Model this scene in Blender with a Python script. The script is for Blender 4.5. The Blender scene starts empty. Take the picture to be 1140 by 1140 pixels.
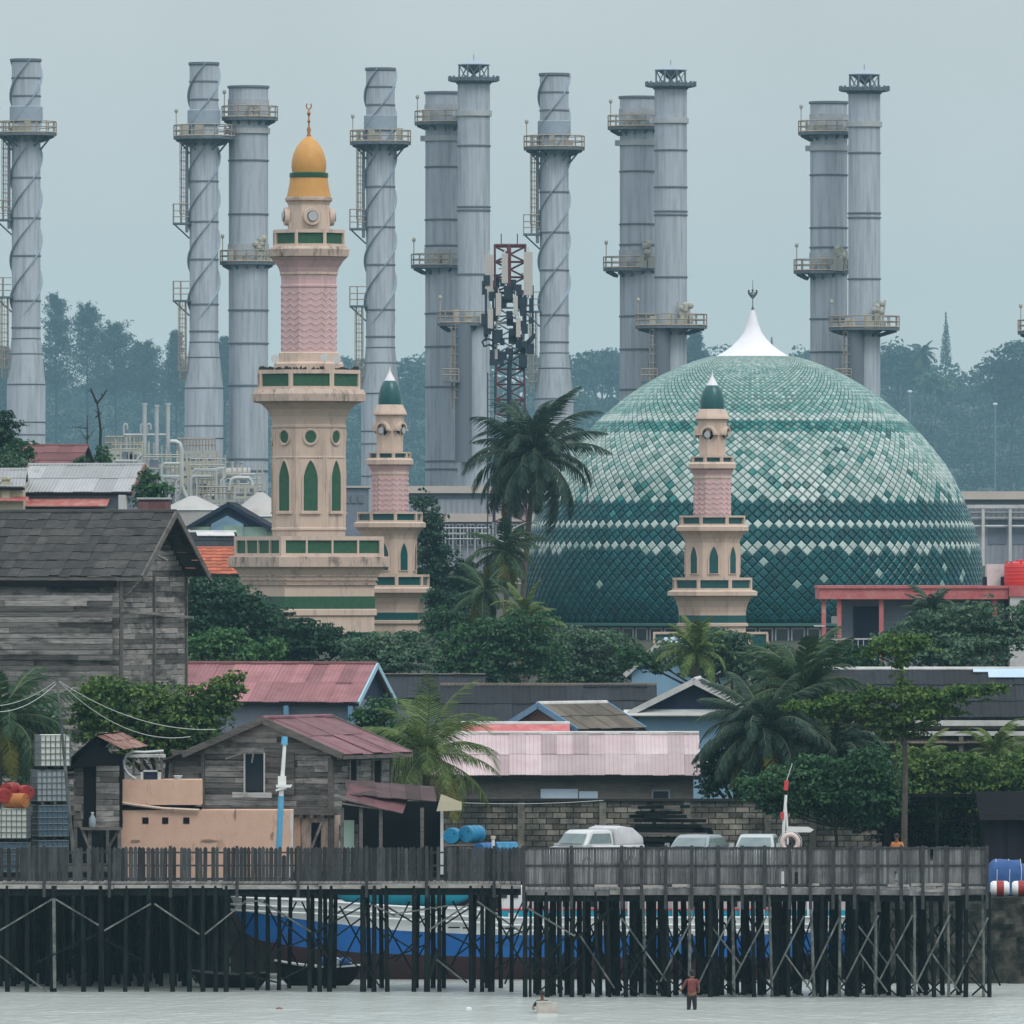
import bpy, math, random
import numpy as np
from mathutils import Vector, Matrix, noise
F = 12000.0; H = 16.0
R = math.radians; PI = math.pi
rnd = random.Random(7)
sc = bpy.context.scene
C = sc.collection
def X(px, D): return (px - 570) * D / F
def Z(py, D): return H + (630 - py) * D / F
def P(px, py, D): return Vector((X(px, D), D, Z(py, D)))

# ---------------------------------------------------------------- objects
INV = {}
def thing(name, label, cat, loc=(0, 0, 0), rz=0, group=None):
    o = bpy.data.objects.new(name, None); C.objects.link(o)
    o.empty_display_size = 0.3
    o.location = loc; o.rotation_euler = (0, 0, rz)
    o['label'] = label; o['category'] = cat
    if group: o['group'] = group
    INV[o.name] = (Matrix.Translation(Vector(loc)) @ Matrix.Rotation(rz, 4, 'Z')).inverted()
    return o
def tag(o, label=None, cat=None, group=None, kind=None):
    if label: o['label'] = label
    if cat: o['category'] = cat
    if group: o['group'] = group
    if kind: o['kind'] = kind
    return o
def copy_tree(o, parent=None):
    c = o.copy(); C.objects.link(c); c.parent = parent
    if parent is None and o.name in INV: INV[c.name] = INV[o.name]
    for ch in list(o.children): copy_tree(ch, c)
    return c
def place(o, loc, rz=0, label=None):
    o.location = loc; o.rotation_euler = (0, 0, rz)
    INV[o.name] = (Matrix.Translation(Vector(loc)) @ Matrix.Rotation(rz, 4, 'Z')).inverted()
    if label: o['label'] = label
    return o

SPL = set('barge_board corner_post flange_ring gable pale_plank instrument_box rail louvre brace saddle nozzle cross_beam loose_batten side_window pale_panel white_sheet bracket spacer side_window_frame rafter plastic_drum scupper tail_light post cleat flange inner_barge_board'.split())
class MB:
    def __init__(s): s.v = []; s.f = []; s.m = []; s.g = []
    def add(s, vs, fs, m=0):
        n = len(s.v); s.g.append((n, len(s.f))); s.v += [tuple(v) for v in vs]
        s.f += [tuple(i + n for i in f) for f in fs]; s.m += [m] * len(fs); return s
    def box(s, x0, x1, y0, y1, z0, z1, m=0):
        if x0 > x1: x0, x1 = x1, x0
        return s.add([(x0,y0,z0),(x1,y0,z0),(x1,y1,z0),(x0,y1,z0),(x0,y0,z1),(x1,y0,z1),(x1,y1,z1),(x0,y1,z1)],
              [(0,3,2,1),(4,5,6,7),(0,1,5,4),(1,2,6,5),(2,3,7,6),(3,0,4,7)], m)
    def cell(s, O, U, V, N, m=0):
        O = Vector(O); U = Vector(U); V = Vector(V); N = Vector(N)
        q = [O, O+U, O+U+V, O+V]
        return s.add(q + [p + N for p in q], [(0,3,2,1),(4,5,6,7),(0,1,5,4),(1,2,6,5),(2,3,7,6),(3,0,4,7)], m)
    def beam(s, a, b, w, h=None, m=0):
        a = Vector(a); b = Vector(b); d = b - a
        if d.length < 1e-6: return s
        h = h or w
        up = Vector((0,0,1)) if abs(d.normalized().z) < .95 else Vector((0,1,0))
        u = d.cross(up).normalized(); v = u.cross(d).normalized()
        return s.cell(a - u*w/2 - v*h/2, u*w, v*h, d, m)
    def tube(s, a, b, r, n=8, r2=None, m=0, cap=True):
        a = Vector(a); b = Vector(b); d = (b - a)
        if d.length < 1e-6: return s
        r2 = r if r2 is None else r2
        up = Vector((0,0,1)) if abs(d.normalized().z) < .95 else Vector((0,1,0))
        u = d.cross(up).normalized(); v = u.cross(d).normalized()
        vs = []
        for k in range(n):
            t = 2*PI*k/n; e = u*math.cos(t) + v*math.sin(t)
            vs.append(a + e*r)
        for k in range(n):
            t = 2*PI*k/n; e = u*math.cos(t) + v*math.sin(t)
            vs.append(b + e*r2)
        fs = [(k, (k+1) % n, n + (k+1) % n, n + k) for k in range(n)]
        if cap: fs += [tuple(range(n-1, -1, -1)), tuple(range(n, 2*n))]
        return s.add(vs, fs, m)
    def path(s, pts, r, n=6, r2=None, m=0):
        pts = [Vector(p) for p in pts]; r2 = r if r2 is None else r2
        rings = []; prev = None
        for i, p in enumerate(pts):
            d = (pts[min(i+1, len(pts)-1)] - pts[max(i-1, 0)])
            if d.length < 1e-7: d = Vector((0,0,1))
            d.normalize()
            if prev is None:
                up = Vector((0,0,1)) if abs(d.z) < .9 else Vector((0,1,0))
                u = d.cross(up).normalized()
            else: u = (prev - d*prev.dot(d)).normalized()
            prev = u; v = d.cross(u); rr = r + (r2-r)*i/max(1, len(pts)-1)
            rings.append([p + (u*math.cos(2*PI*k/n) + v*math.sin(2*PI*k/n))*rr for k in range(n)])
        vs = [q for g in rings for q in g]; fs = []
        for i in range(len(rings)-1):
            for k in range(n):
                fs.append((i*n+k, i*n+(k+1) % n, (i+1)*n+(k+1) % n, (i+1)*n+k))
        fs += [tuple(range(n-1, -1, -1)), tuple((len(rings)-1)*n + k for k in range(n))]
        return s.add(vs, fs, m)
    def lathe(s, cx, cy, prof, n=24, rot=0, m=0, ap=False, cap=True):
        # ap: radii are apothems (flat to flat) with a flat side facing the camera (-y)
        k = 1/math.cos(PI/n) if ap else 1
        a0 = -PI/2 + (PI/n if ap else 0) + rot
        vs = []
        for r, z in prof:
            for i in range(n):
                t = a0 + 2*PI*i/n
                vs.append((cx + r*k*math.cos(t), cy + r*k*math.sin(t), z))
        fs = []
        for j in range(len(prof)-1):
            for i in range(n):
                fs.append((j*n+i, j*n+(i+1) % n, (j+1)*n+(i+1) % n, (j+1)*n+i))
        if cap:
            fs.append(tuple(range(n-1, -1, -1))); fs.append(tuple((len(prof)-1)*n + i for i in range(n)))
        # orient upward profiles outwards
        if prof[-1][1] < prof[0][1]: fs = [tuple(reversed(f)) for f in fs]
        return s.add(vs, fs, m)
    def prism(s, pts, fn, d0, d1, m=0):
        n = len(pts)
        vs = [fn(u, w, d0) for u, w in pts] + [fn(u, w, d1) for u, w in pts]
        fs = [tuple(range(n-1, -1, -1)), tuple(range(n, 2*n))] + [(k, (k+1) % n, n+(k+1) % n, n+k) for k in range(n)]
        return s.add(vs, fs, m)
    def ell(s, c, r, n=10, k=7, m=0):
        c = Vector(c); vs = []; fs = []
        for j in range(k+1):
            ph = -PI/2 + PI*j/k
            for i in range(n):
                t = 2*PI*i/n
                vs.append((c.x + r[0]*math.cos(ph)*math.cos(t), c.y + r[1]*math.cos(ph)*math.sin(t), c.z + r[2]*math.sin(ph)))
        for j in range(k):
            for i in range(n): fs.append((j*n+i, j*n+(i+1) % n, (j+1)*n+(i+1) % n, (j+1)*n+i))
        return s.add(vs, fs, m)
    # sheets / tiles / boards: each piece is an island of its own
    def sheets(s, O, U, V, nu, nv, th=.02, jit=.01, gap=.0, m=0, lap=.06, slip=0):
        O = Vector(O); U = Vector(U); V = Vector(V); N = U.cross(V).normalized(); du = U/nu; dv = V/nv
        for j in range(nv):
            for i in range(nu):
                sl = dv.normalized()*rnd.uniform(-slip, slip)
                o = O + du*i + dv*j + N*(rnd.uniform(0, jit) + .5*th*(i % 2)) + N*(nv-1-j)*0 + du*gap/2 + sl
                s.cell(o, du*(1-gap) , dv*(1+lap), N*th, m)
                n = len(s.v) - 8
                if nv > 1:   # lift lower edge for a lap
                    for q in (0, 1, 4, 5):
                        v = Vector(s.v[n+q]) + N*th*.9; s.v[n+q] = tuple(v)
        return s
    def boards(s, O, U, V, rows, th=.025, jit=.015, lens=(1.5, 4), miss=0, m=0, tilt=.01):
        O = Vector(O); U = Vector(U); V = Vector(V); N = U.cross(V).normalized(); L = U.length; u = U/L; dv = V/rows
        for j in range(rows):
            a = -rnd.uniform(0, lens[0])
            while a < L:
                b = a + rnd.uniform(*lens); x0 = max(a, 0); x1 = min(b, L)
                if x1 - x0 > .05 and rnd.random() >= miss:
                    t0 = rnd.uniform(-tilt, tilt); t1 = rnd.uniform(-tilt, tilt)
                    k = .93 + rnd.uniform(-.06, .05)
                    o = O + u*(x0+.004) + dv*j + N*rnd.uniform(0, jit)
                    q = [o + dv.normalized()*t0, o + u*(x1-x0-.008) + dv.normalized()*t1]
                    q += [q[1] + dv*k, q[0] + dv*k]
                    s.add(q + [p + N*th for p in q], [(0,3,2,1),(4,5,6,7),(0,1,5,4),(1,2,6,5),(2,3,7,6),(3,0,4,7)], m)
                a = b
        return s
    def build(s, name, mats, parent=None, smooth=False, origin=None, local=False):
        if name in SPL and 2 <= len(s.g) <= 14:      # separate pieces become separate parts
            first = None
            for i, (v0, f0) in enumerate(s.g):
                v1, f1 = s.g[i+1] if i+1 < len(s.g) else (len(s.v), len(s.f))
                q = MB(); q.v = s.v[v0:v1]; q.f = [tuple(k-v0 for k in f) for f in s.f[f0:f1]]; q.m = s.m[f0:f1]
                o = q.build(name, mats, parent, smooth, origin, local); first = first or o
            return first
        me = bpy.data.meshes.new(name)
        vs = s.v
        if parent is not None and not local:
            mx = INV[parent.name]; vs = [mx @ Vector(v) for v in vs]
        elif origin is not None:
            o = Vector(origin); vs = [Vector(v) - o for v in vs]
        me.from_pydata(vs, [], s.f)
        if not isinstance(mats, (list, tuple)): mats = [mats]
        for m in mats: me.materials.append(m)
        if len(mats) > 1: me.polygons.foreach_set('material_index', s.m)
        if smooth:
            me.polygons.foreach_set('use_smooth', [True]*len(me.polygons))
            try: me.set_sharp_from_angle(angle=R(38))
            except Exception: pass
        me.update()
        o = bpy.data.objects.new(name, me); C.objects.link(o)
        if parent is not None:
            o.parent = parent; INV[o.name] = INV[parent.name]
        elif origin is not None: o.location = origin
        return o

# ---------------------------------------------------------------- materials
def mat(name, c, c2=None, scale=1.5, rough=.75, metal=0, bump=0, bscale=8, island=0, stretch=(1,1,1), streak=None,
        spec=.3, dirt=None, dscale=.6, dthr=(.55, .7), coat=0, wave=None, alpha=None):
    m = bpy.data.materials.new(name); m.use_nodes = True
    nt = m.node_tree; N = nt.nodes; L = nt.links; b = N['Principled BSDF']
    b.inputs['Roughness'].default_value = rough; b.inputs['Metallic'].default_value = metal
    b.inputs['Specular IOR Level'].default_value = spec
    if coat: b.inputs['Coat Weight'].default_value = coat; b.inputs['Coat Roughness'].default_value = .15
    tc = N.new('ShaderNodeTexCoord')
    mp = N.new('ShaderNodeMapping'); mp.inputs['Scale'].default_value = stretch
    L.new(tc.outputs['Object'], mp.inputs['Vector'])
    def tex(sc_, det=5):
        t = N.new('ShaderNodeTexNoise'); t.inputs['Scale'].default_value = sc_; t.inputs['Detail'].default_value = det
        t.inputs['Roughness'].default_value = .65
        L.new(mp.outputs[0], t.inputs['Vector']); return t.outputs['Fac']
    def mix(a, bb, f, mode='MIX'):
        x = N.new('ShaderNodeMix'); x.data_type = 'RGBA'; x.blend_type = mode
        for inp, v in ((6, a), (7, bb)):
            if isinstance(v, (tuple, list)): x.inputs[inp].default_value = (*v[:3], 1)
            else: L.new(v, x.inputs[inp])
        if isinstance(f, (int, float)): x.inputs[0].default_value = f
        else: L.new(f, x.inputs[0])
        return x.outputs[2]
    def rng(v, a, bb, c_=0, d=1):
        r = N.new('ShaderNodeMapRange'); L.new(v, r.inputs[0])
        for i, q in enumerate((a, bb, c_, d)): r.inputs[i+1].default_value = q
        return r.outputs[0]
    col = tuple(c)
    if c2 is not None: col = mix(c, c2, rng(tex(scale), .32, .68))
    if dirt is not None:
        t = N.new('ShaderNodeTexNoise'); t.inputs['Scale'].default_value = dscale; t.inputs['Detail'].default_value = 8
        t.inputs['Roughness'].default_value = .7
        m2 = N.new('ShaderNodeMapping'); m2.inputs['Scale'].default_value = streak or (1,1,1)
        L.new(tc.outputs['Object'], m2.inputs['Vector']); L.new(m2.outputs[0], t.inputs['Vector'])
        col = mix(col, dirt, rng(t.outputs['Fac'], *dthr, 0, .85))
    if island:
        g = N.new('ShaderNodeNewGeometry')
        v = rng(g.outputs['Random Per Island'], 0, 1, 1-island, 1+island*.6)
        cc = N.new('ShaderNodeCombineColor'); [L.new(v, cc.inputs[i]) for i in range(3)]
        col = mix(col, cc.outputs[0], 1.0, 'MULTIPLY')
    if isinstance(col, tuple): b.inputs['Base Color'].default_value = (*col[:3], 1)
    else: L.new(col, b.inputs['Base Color'])
    hgt = None
    if bump: hgt = tex(bscale, 6)
    if wave:   # corrugation: (axis index, pitch m, strength)
        sp = N.new('ShaderNodeSeparateXYZ'); L.new(tc.outputs['Object'], sp.inputs[0])
        mu = N.new('ShaderNodeMath'); mu.operation = 'MULTIPLY'; mu.inputs[1].default_value = 2*PI/wave[1]
        L.new(sp.outputs[wave[0]], mu.inputs[0])
        sn = N.new('ShaderNodeMath'); sn.operation = 'SINE'; L.new(mu.outputs[0], sn.inputs[0])
        wv = N.new('ShaderNodeBump'); wv.inputs['Strength'].default_value = wave[2]; wv.inputs['Distance'].default_value = wave[1]*.3
        L.new(sn.outputs[0], wv.inputs['Height']); L.new(wv.outputs[0], b.inputs['Normal'])
    if hgt is not None:
        bp = N.new('ShaderNodeBump'); bp.inputs['Strength'].default_value = bump; bp.inputs['Distance'].default_value = .05
        L.new(hgt, bp.inputs['Height'])
        if wave: L.new(wv.outputs[0], bp.inputs['Normal'])
        L.new(bp.outputs[0], b.inputs['Normal'])
    if alpha is not None: b.inputs['Alpha'].default_value = alpha
    m.diffuse_color = (*c[:3], 1)
    return m
def leafmat(name, c, c2, c3=None, scale=.7, trans=.25, isl=.5):
    m = bpy.data.materials.new(name); m.use_nodes = True
    nt = m.node_tree; N = nt.nodes; L = nt.links; b = N['Principled BSDF']
    tc = N.new('ShaderNodeTexCoord'); t = N.new('ShaderNodeTexNoise'); t.inputs['Scale'].default_value = scale; t.inputs['Detail'].default_value = 3
    L.new(tc.outputs['Object'], t.inputs['Vector'])
    g = N.new('ShaderNodeNewGeometry')
    ad = N.new('ShaderNodeMath'); ad.operation = 'MULTIPLY_ADD'
    L.new(g.outputs['Random Per Island'], ad.inputs[0]); ad.inputs[1].default_value = isl; L.new(t.outputs['Fac'], ad.inputs[2])
    cr = N.new('ShaderNodeValToRGB'); e = cr.color_ramp.elements
    e[0].position = .35; e[0].color = (*c, 1); e[1].position = .95; e[1].color = (*(c3 or c2), 1)
    if c3: k = e.new(.68); k.color = (*c2, 1)
    L.new(ad.outputs[0], cr.inputs[0]); L.new(cr.outputs[0], b.inputs['Base Color'])
    b.inputs['Roughness'].default_value = .6; b.inputs['Specular IOR Level'].default_value = .15
    tr = N.new('ShaderNodeBsdfTranslucent'); L.new(cr.outputs[0], tr.inputs['Color'])
    mx = N.new('ShaderNodeMixShader'); mx.inputs[0].default_value = trans
    L.new(b.outputs[0], mx.inputs[1]); L.new(tr.outputs[0], mx.inputs[2]); L.new(mx.outputs[0], N['Material Output'].inputs['Surface'])
    m.diffuse_color = (*c2, 1)
    return m
M = {}
M['steel'] = mat('stack_steel', (.4,.46,.52), (.5,.55,.6), scale=.5, rough=.7, stretch=(1,1,.35), dirt=(.27,.3,.33), dscale=1.1, dthr=(.46,.68), streak=(2.5,2.5,.12), bump=.2, bscale=3)
M['steel_dark'] = mat('strake_steel', (.29,.36,.42), (.35,.42,.48), rough=.6)
M['seam'] = mat('seam_steel', (.15,.18,.21), rough=.6)
M['plat'] = mat('platform_steel', (.09,.13,.17), (.15,.18,.2), rough=.7)
M['rail'] = mat('rusty_railing', (.42,.37,.3), (.3,.24,.2), scale=3, rough=.7)
M['galv'] = mat('galvanised_pipe', (.52,.55,.55), (.42,.45,.46), scale=.5, rough=.45, metal=.2)
M['tankwhite'] = mat('tank_paint', (.46,.44,.41), (.38,.37,.36), scale=.4, rough=.5, dirt=(.35,.3,.24), dscale=.5)
M['frame'] = mat('plant_frame', (.38,.4,.38), (.5,.46,.34), scale=.3, rough=.7)
M['cream'] = mat('cream_plaster', (.68,.53,.43), (.62,.48,.39), scale=1.2, rough=.9, dirt=(.33,.26,.22), dscale=1.3, dthr=(.52,.74), streak=(1.5,1.5,.25), bump=.15, bscale=10)
M['creamdirty'] = mat('stained_cream_plaster', (.6,.47,.39), (.52,.4,.33), scale=1.5, rough=.9, dirt=(.06,.055,.05), dscale=1.6, dthr=(.5,.66), streak=(1.2,1.2,.4), bump=.2)
M['pink'] = mat('pink_relief_plaster', (.7,.47,.46), (.62,.42,.42), scale=1.2, rough=.9, dirt=(.4,.29,.28), dscale=1.2, dthr=(.5,.76), streak=(1.5,1.5,.25))
M['pinkr'] = mat('pink_relief_rib', (.73,.53,.51), (.66,.46,.45), scale=2, rough=.9)
M['green'] = mat('green_panel', (.02,.09,.045), (.04,.12,.06), scale=3, rough=.6, dirt=(.08,.15,.09), dscale=4, dthr=(.6,.8))
M['greenglass'] = mat('dark_green_window', (.012,.07,.035), (.02,.09,.045), scale=3, rough=.35)
M['teal'] = mat('teal_glazed', (.006,.075,.08), (.01,.1,.1), scale=5, rough=.3, spec=.5)
M['gold'] = mat('ochre_gilt_paint', (.66,.34,.085), (.56,.28,.08), scale=1.5, rough=.45, dirt=(.4,.22,.1), dscale=1.2, dthr=(.62,.85))
M['copper'] = mat('finial_copper', (.4,.16,.05), rough=.4, metal=.4)
M['chrome'] = mat('finial_steel', (.12,.15,.15), rough=.3, metal=.6)
M['whitemetal'] = mat('white_sheet_metal', (.82,.82,.84), (.74,.74,.77), scale=.7, rough=.45, dirt=(.55,.5,.5), dscale=1.2, dthr=(.65,.8))
M['tile_w'] = mat('white_glazed_tile', (.39,.49,.46), rough=.35, island=.18, spec=.5)
M['tile_p'] = mat('pale_green_glazed_tile', (.24,.375,.345), rough=.35, island=.22, spec=.5)
M['tile_pm'] = mat('soft_green_glazed_tile', (.11,.27,.245), rough=.35, island=.25, spec=.4)
M['tile_m'] = mat('mid_green_glazed_tile', (.02,.16,.15), rough=.3, island=.5, spec=.35)
M['tile_d'] = mat('deep_teal_glazed_tile', (.002,.075,.085), rough=.3, island=.3, spec=.3)
M['tile_dm'] = mat('teal_glazed_tile', (.003,.085,.095), rough=.3, island=.3, spec=.35)
M['grout'] = mat('dome_grout', (.003,.048,.055), (.005,.058,.066), rough=.8)
M['grout_p'] = mat('dome_grout_upper', (.05,.14,.13), rough=.8)
M['concrete'] = mat('grey_concrete', (.32,.32,.3), (.22,.22,.21), scale=1, rough=.9, dirt=(.1,.1,.1), dscale=.9, bump=.3)
M['clad'] = mat('grey_cladding', (.36,.38,.42), (.3,.32,.37), scale=.6, rough=.6, wave=(0,.5,.4), dirt=(.25,.25,.27), dscale=1, streak=(2,2,.2))
M['beige'] = mat('beige_fascia', (.56,.5,.44), (.5,.44,.4), scale=.5, rough=.8)
M['oldwood'] = mat('weathered_grey_wood', (.36,.34,.31), (.17,.165,.16), scale=2, rough=.95, island=.7, stretch=(.5,.5,9), dirt=(.03,.03,.033), dscale=.7, dthr=(.48,.64), streak=(.8,.8,2.5), bump=.4)
M['oldwood2'] = mat('weathered_brown_wood', (.2,.18,.16), (.1,.095,.09), scale=2.5, rough=.95, island=.65, stretch=(.6,.6,10), dirt=(.03,.03,.03), dscale=1, dthr=(.5,.75), streak=(.8,.8,2), bump=.4)
M['darkvoid'] = mat('dark_board_and_void_shade', (.012,.012,.014), rough=.95, spec=.03)  # near-black stands in for shade in gaps and openings; also plain dark boards
M['shingle'] = mat('weathered_dark_shingle', (.07,.067,.062), (.04,.04,.042), scale=3, rough=.95, island=.3, dirt=(.11,.105,.095), dscale=.5, dthr=(.5,.75), bump=.4)
M['darkroof'] = mat('dark_sheet_roof', (.010,.013,.018), (.017,.021,.027), scale=1, rough=.75, island=.35, wave=(0,.25,.3), dirt=(.04,.04,.04), dscale=.6, dthr=(.6,.85))
M['greyroof'] = mat('pale_asbestos_roof', (.42,.43,.44), (.36,.37,.38), scale=.8, rough=.85, island=.2, wave=(0,.2,.5), dirt=(.25,.24,.23), dscale=.7, streak=(1.5,1,.6))
M['pinkroof'] = mat('faded_red_sheet_roof', (.33,.14,.15), (.38,.19,.2), scale=1.2, rough=.8, island=.25, wave=(0,.2,.5), dirt=(.2,.1,.1), dscale=.8, dthr=(.5,.72))
M['maroonroof'] = mat('maroon_sheet_roof', (.19,.08,.09), (.26,.13,.15), scale=1, rough=.65, island=.25, wave=(1,.2,.5), dirt=(.1,.055,.05), dscale=.9, dthr=(.5,.7))
M['paleroof'] = mat('pink_white_sheet_roof', (.55,.47,.475), (.47,.345,.36), scale=.35, rough=.75, island=.28, wave=(0,.18,.5), dirt=(.36,.27,.27), dscale=.7, streak=(1.6,1,.5), dthr=(.56,.8))
M['whiteridge'] = mat('pale_ridge_cap', (.62,.62,.6), (.45,.45,.44), scale=1.5, rough=.8)
M['brownroof'] = mat('moss_brown_roof', (.17,.14,.11), (.11,.1,.085), scale=1.5, rough=.95, island=.3, dirt=(.07,.08,.05), dscale=.8, wave=(0,.2,.4))
M['orangeroof'] = mat('orange_clay_tile', (.5,.15,.08), (.42,.12,.07), scale=2, rough=.85, island=.3)
M['redroof'] = mat('red_brown_old_roof', (.14,.07,.07), (.2,.08,.08), scale=1.2, rough=.9, island=.3)
M['rust'] = mat('rusted_sheet', (.16,.055,.04), (.3,.2,.17), scale=2.5, rough=.9, island=.3, bump=.3)
M['redfascia'] = mat('worn_red_fascia', (.38,.06,.07), (.45,.25,.2), scale=2.5, rough=.8)
M['paleyellow'] = mat('pale_yellow_wall', (.55,.5,.36), (.48,.44,.32), scale=1, rough=.9, dirt=(.3,.28,.22), dscale=.8)
M['peach'] = mat('peach_plaster', (.66,.44,.33), (.57,.37,.28), scale=1.2, rough=.9, dirt=(.16,.11,.08), dscale=1.1, dthr=(.56,.74), streak=(1.3,1.3,.5), bump=.2)
M['lightblue'] = mat('light_blue_wall', (.2,.36,.5), (.26,.42,.54), scale=1, rough=.85)
M['bluetrim'] = mat('blue_trim', (.1,.24,.38), (.16,.3,.42), scale=2, rough=.7)
M['skytrim'] = mat('pale_blue_trim', (.35,.55,.65), rough=.7)
M['palegreenw'] = mat('pale_green_wall', (.3,.45,.36), (.36,.5,.42), scale=1, rough=.9)
M['navy'] = mat('navy_gable', (.012,.02,.05), (.02,.03,.06), rough=.8)
M['bluesheet'] = mat('pale_blue_sheet', (.42,.56,.68), (.5,.62,.72), scale=1, rough=.6)
M['greyblue'] = mat('grey_blue_wall', (.17,.2,.26), (.22,.25,.3), scale=.8, rough=.9, dirt=(.1,.12,.15), dscale=1)
M['redpaint'] = mat('faded_pink_red_paint', (.48,.1,.11), (.56,.22,.21), scale=1.6, rough=.8, dirt=(.5,.35,.32), dscale=1.5)
M['whitewall'] = mat('white_wall', (.62,.62,.6), (.5,.5,.5), scale=1, rough=.85, dirt=(.33,.32,.3), dscale=.9)
M['glass'] = mat('dark_window_glass', (.02,.03,.04), rough=.12, spec=.6)
M['block'] = mat('concrete_block', (.3,.28,.23), (.2,.19,.16), scale=1.2, rough=.95, island=.6, dirt=(.05,.055,.05), dscale=.3, dthr=(.42,.58), bump=.3)
M['mortar'] = mat('dark_mortar', (.03,.03,.029), rough=.95)
M['fpost'] = mat('dark_fence_post', (.035,.036,.038), (.06,.06,.06), scale=4, rough=.95, spec=.05)
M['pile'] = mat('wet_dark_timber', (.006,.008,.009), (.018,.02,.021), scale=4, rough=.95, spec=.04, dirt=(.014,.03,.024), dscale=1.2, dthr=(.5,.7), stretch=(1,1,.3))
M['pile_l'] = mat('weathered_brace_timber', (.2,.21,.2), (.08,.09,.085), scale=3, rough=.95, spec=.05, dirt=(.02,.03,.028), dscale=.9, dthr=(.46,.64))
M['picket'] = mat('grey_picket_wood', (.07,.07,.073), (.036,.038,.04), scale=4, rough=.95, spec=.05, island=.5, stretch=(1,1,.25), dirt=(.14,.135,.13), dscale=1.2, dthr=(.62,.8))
M['slat'] = mat('grey_slat_wood', (.2,.197,.2), (.11,.11,.115), scale=4, rough=.95, spec=.05, island=.5, stretch=(1,1,.25), dirt=(.05,.05,.05), dscale=.8, dthr=(.55,.75))
M['edge'] = mat('pale_deck_edge', (.38,.36,.33), (.2,.19,.18), scale=1.6, rough=.9, stretch=(1,1,4), dirt=(.05,.05,.05), dscale=1.5, dthr=(.55,.7))
M['deck'] = mat('deck_plank', (.16,.15,.14), (.1,.1,.095), scale=3, rough=.95, island=.4)
M['seawall'] = mat('dark_seawall', (.015,.015,.016), (.03,.029,.026), scale=1.5, rough=.95, spec=.04, bump=.6, bscale=3)
M['hullblue'] = mat('cobalt_hull_paint', (.008,.1,.36), (.012,.14,.42), scale=1, rough=.4, dirt=(.02,.06,.16), dscale=.7, streak=(.6,1,2))
M['hullwhite'] = mat('white_hull_paint', (.72,.74,.74), (.62,.64,.65), scale=1.2, rough=.45, dirt=(.42,.4,.37), dscale=.9, streak=(2,2,.5), dthr=(.6,.8))
M['hullred'] = mat('maroon_antifouling', (.045,.015,.018), (.025,.012,.014), scale=1.5, rough=.7)
M['turq'] = mat('turquoise_paint', (.015,.29,.42), (.02,.34,.46), scale=1.5, rough=.45, dirt=(.05,.15,.2), dscale=1.2)
M['redline'] = mat('red_stripe_paint', (.55,.05,.06), rough=.5)
M['plwhite'] = mat('translucent_white_plastic', (.66,.68,.62), (.58,.6,.55), scale=1.5, rough=.4)
M['plgrey'] = mat('grey_plastic_tank', (.33,.38,.4), (.26,.31,.34), scale=1.5, rough=.4)
M['plblue'] = mat('dark_blue_plastic_tank', (.06,.11,.17), (.09,.15,.2), scale=1.5, rough=.4)
M['cage'] = mat('galvanised_cage', (.13,.15,.15), rough=.5, metal=.3)
M['barrelred'] = mat('red_drum_paint', (.3,.025,.025), (.24,.03,.025), scale=2, rough=.4)
M['barrelorange'] = mat('orange_drum_paint', (.42,.13,.025), (.34,.15,.05), scale=2, rough=.45)
M['drumblue'] = mat('blue_drum_paint', (.012,.16,.3), (.02,.2,.35), scale=2, rough=.35)
M['drumbluedk'] = mat('deep_blue_drum_paint', (.01,.09,.24), (.02,.12,.28), scale=2, rough=.35)
M['poleblue'] = mat('sky_blue_pole_paint', (.08,.34,.55), (.12,.38,.58), scale=3, rough=.5)
M['white'] = mat('white_paint', (.75,.76,.75), (.66,.67,.66), scale=2, rough=.5)
M['carwhite'] = mat('white_car_paint', (.6,.62,.62), (.52,.54,.54), scale=1, rough=.3, coat=.5)
M['cargrey'] = mat('silver_grey_car_paint', (.24,.28,.3), (.3,.34,.36), scale=1, rough=.3, metal=.2, coat=.5)
M['carsilver'] = mat('pale_silver_car_paint', (.42,.47,.47), (.48,.52,.52), scale=1, rough=.3, metal=.2, coat=.5)
M['canopy'] = mat('white_canvas', (.58,.58,.59), (.46,.46,.48), scale=1.5, rough=.8, bump=.4, bscale=3)
M['carglass'] = mat('car_glass', (.16,.22,.22), (.1,.14,.15), scale=1, rough=.15, spec=.6)
M['rubber'] = mat('black_rubber', (.02,.02,.02), rough=.8)
M['tarp'] = mat('blue_tarpaulin', (.02,.07,.22), (.03,.1,.28), scale=2, rough=.6, bump=.5, bscale=3)
M['redplastic'] = mat('red_water_tank_plastic', (.6,.045,.045), (.55,.05,.05), scale=2, rough=.5)
M['insul'] = mat('pale_insulated_cladding', (.46,.49,.51), (.38,.41,.44), scale=1.2, rough=.8, dirt=(.3,.25,.22), dscale=1.5, dthr=(.55,.75))
M['towerred'] = mat('tower_red_paint', (.11,.04,.055), (.16,.06,.075), scale=1, rough=.6)
M['towerwhite'] = mat('tower_white_paint', (.5,.52,.52), rough=.6)
M['towerdark'] = mat('dark_tower_equipment', (.025,.04,.06), rough=.6)
M['panel'] = mat('antenna_panel', (.55,.53,.48), (.5,.49,.45), rough=.5)
M['bark'] = mat('grey_bark', (.12,.1,.08), (.06,.055,.05), scale=4, rough=.95, bump=.5)
M['barkdark'] = mat('dark_bark', (.04,.035,.03), (.025,.022,.02), scale=4, rough=.95)
M['palmbark'] = mat('palm_bark', (.17,.14,.11), (.09,.08,.07), scale=3, rough=.95, stretch=(1,1,5), bump=.5)
M['skin'] = mat('brown_skin', (.2,.09,.055), rough=.6)
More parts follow.
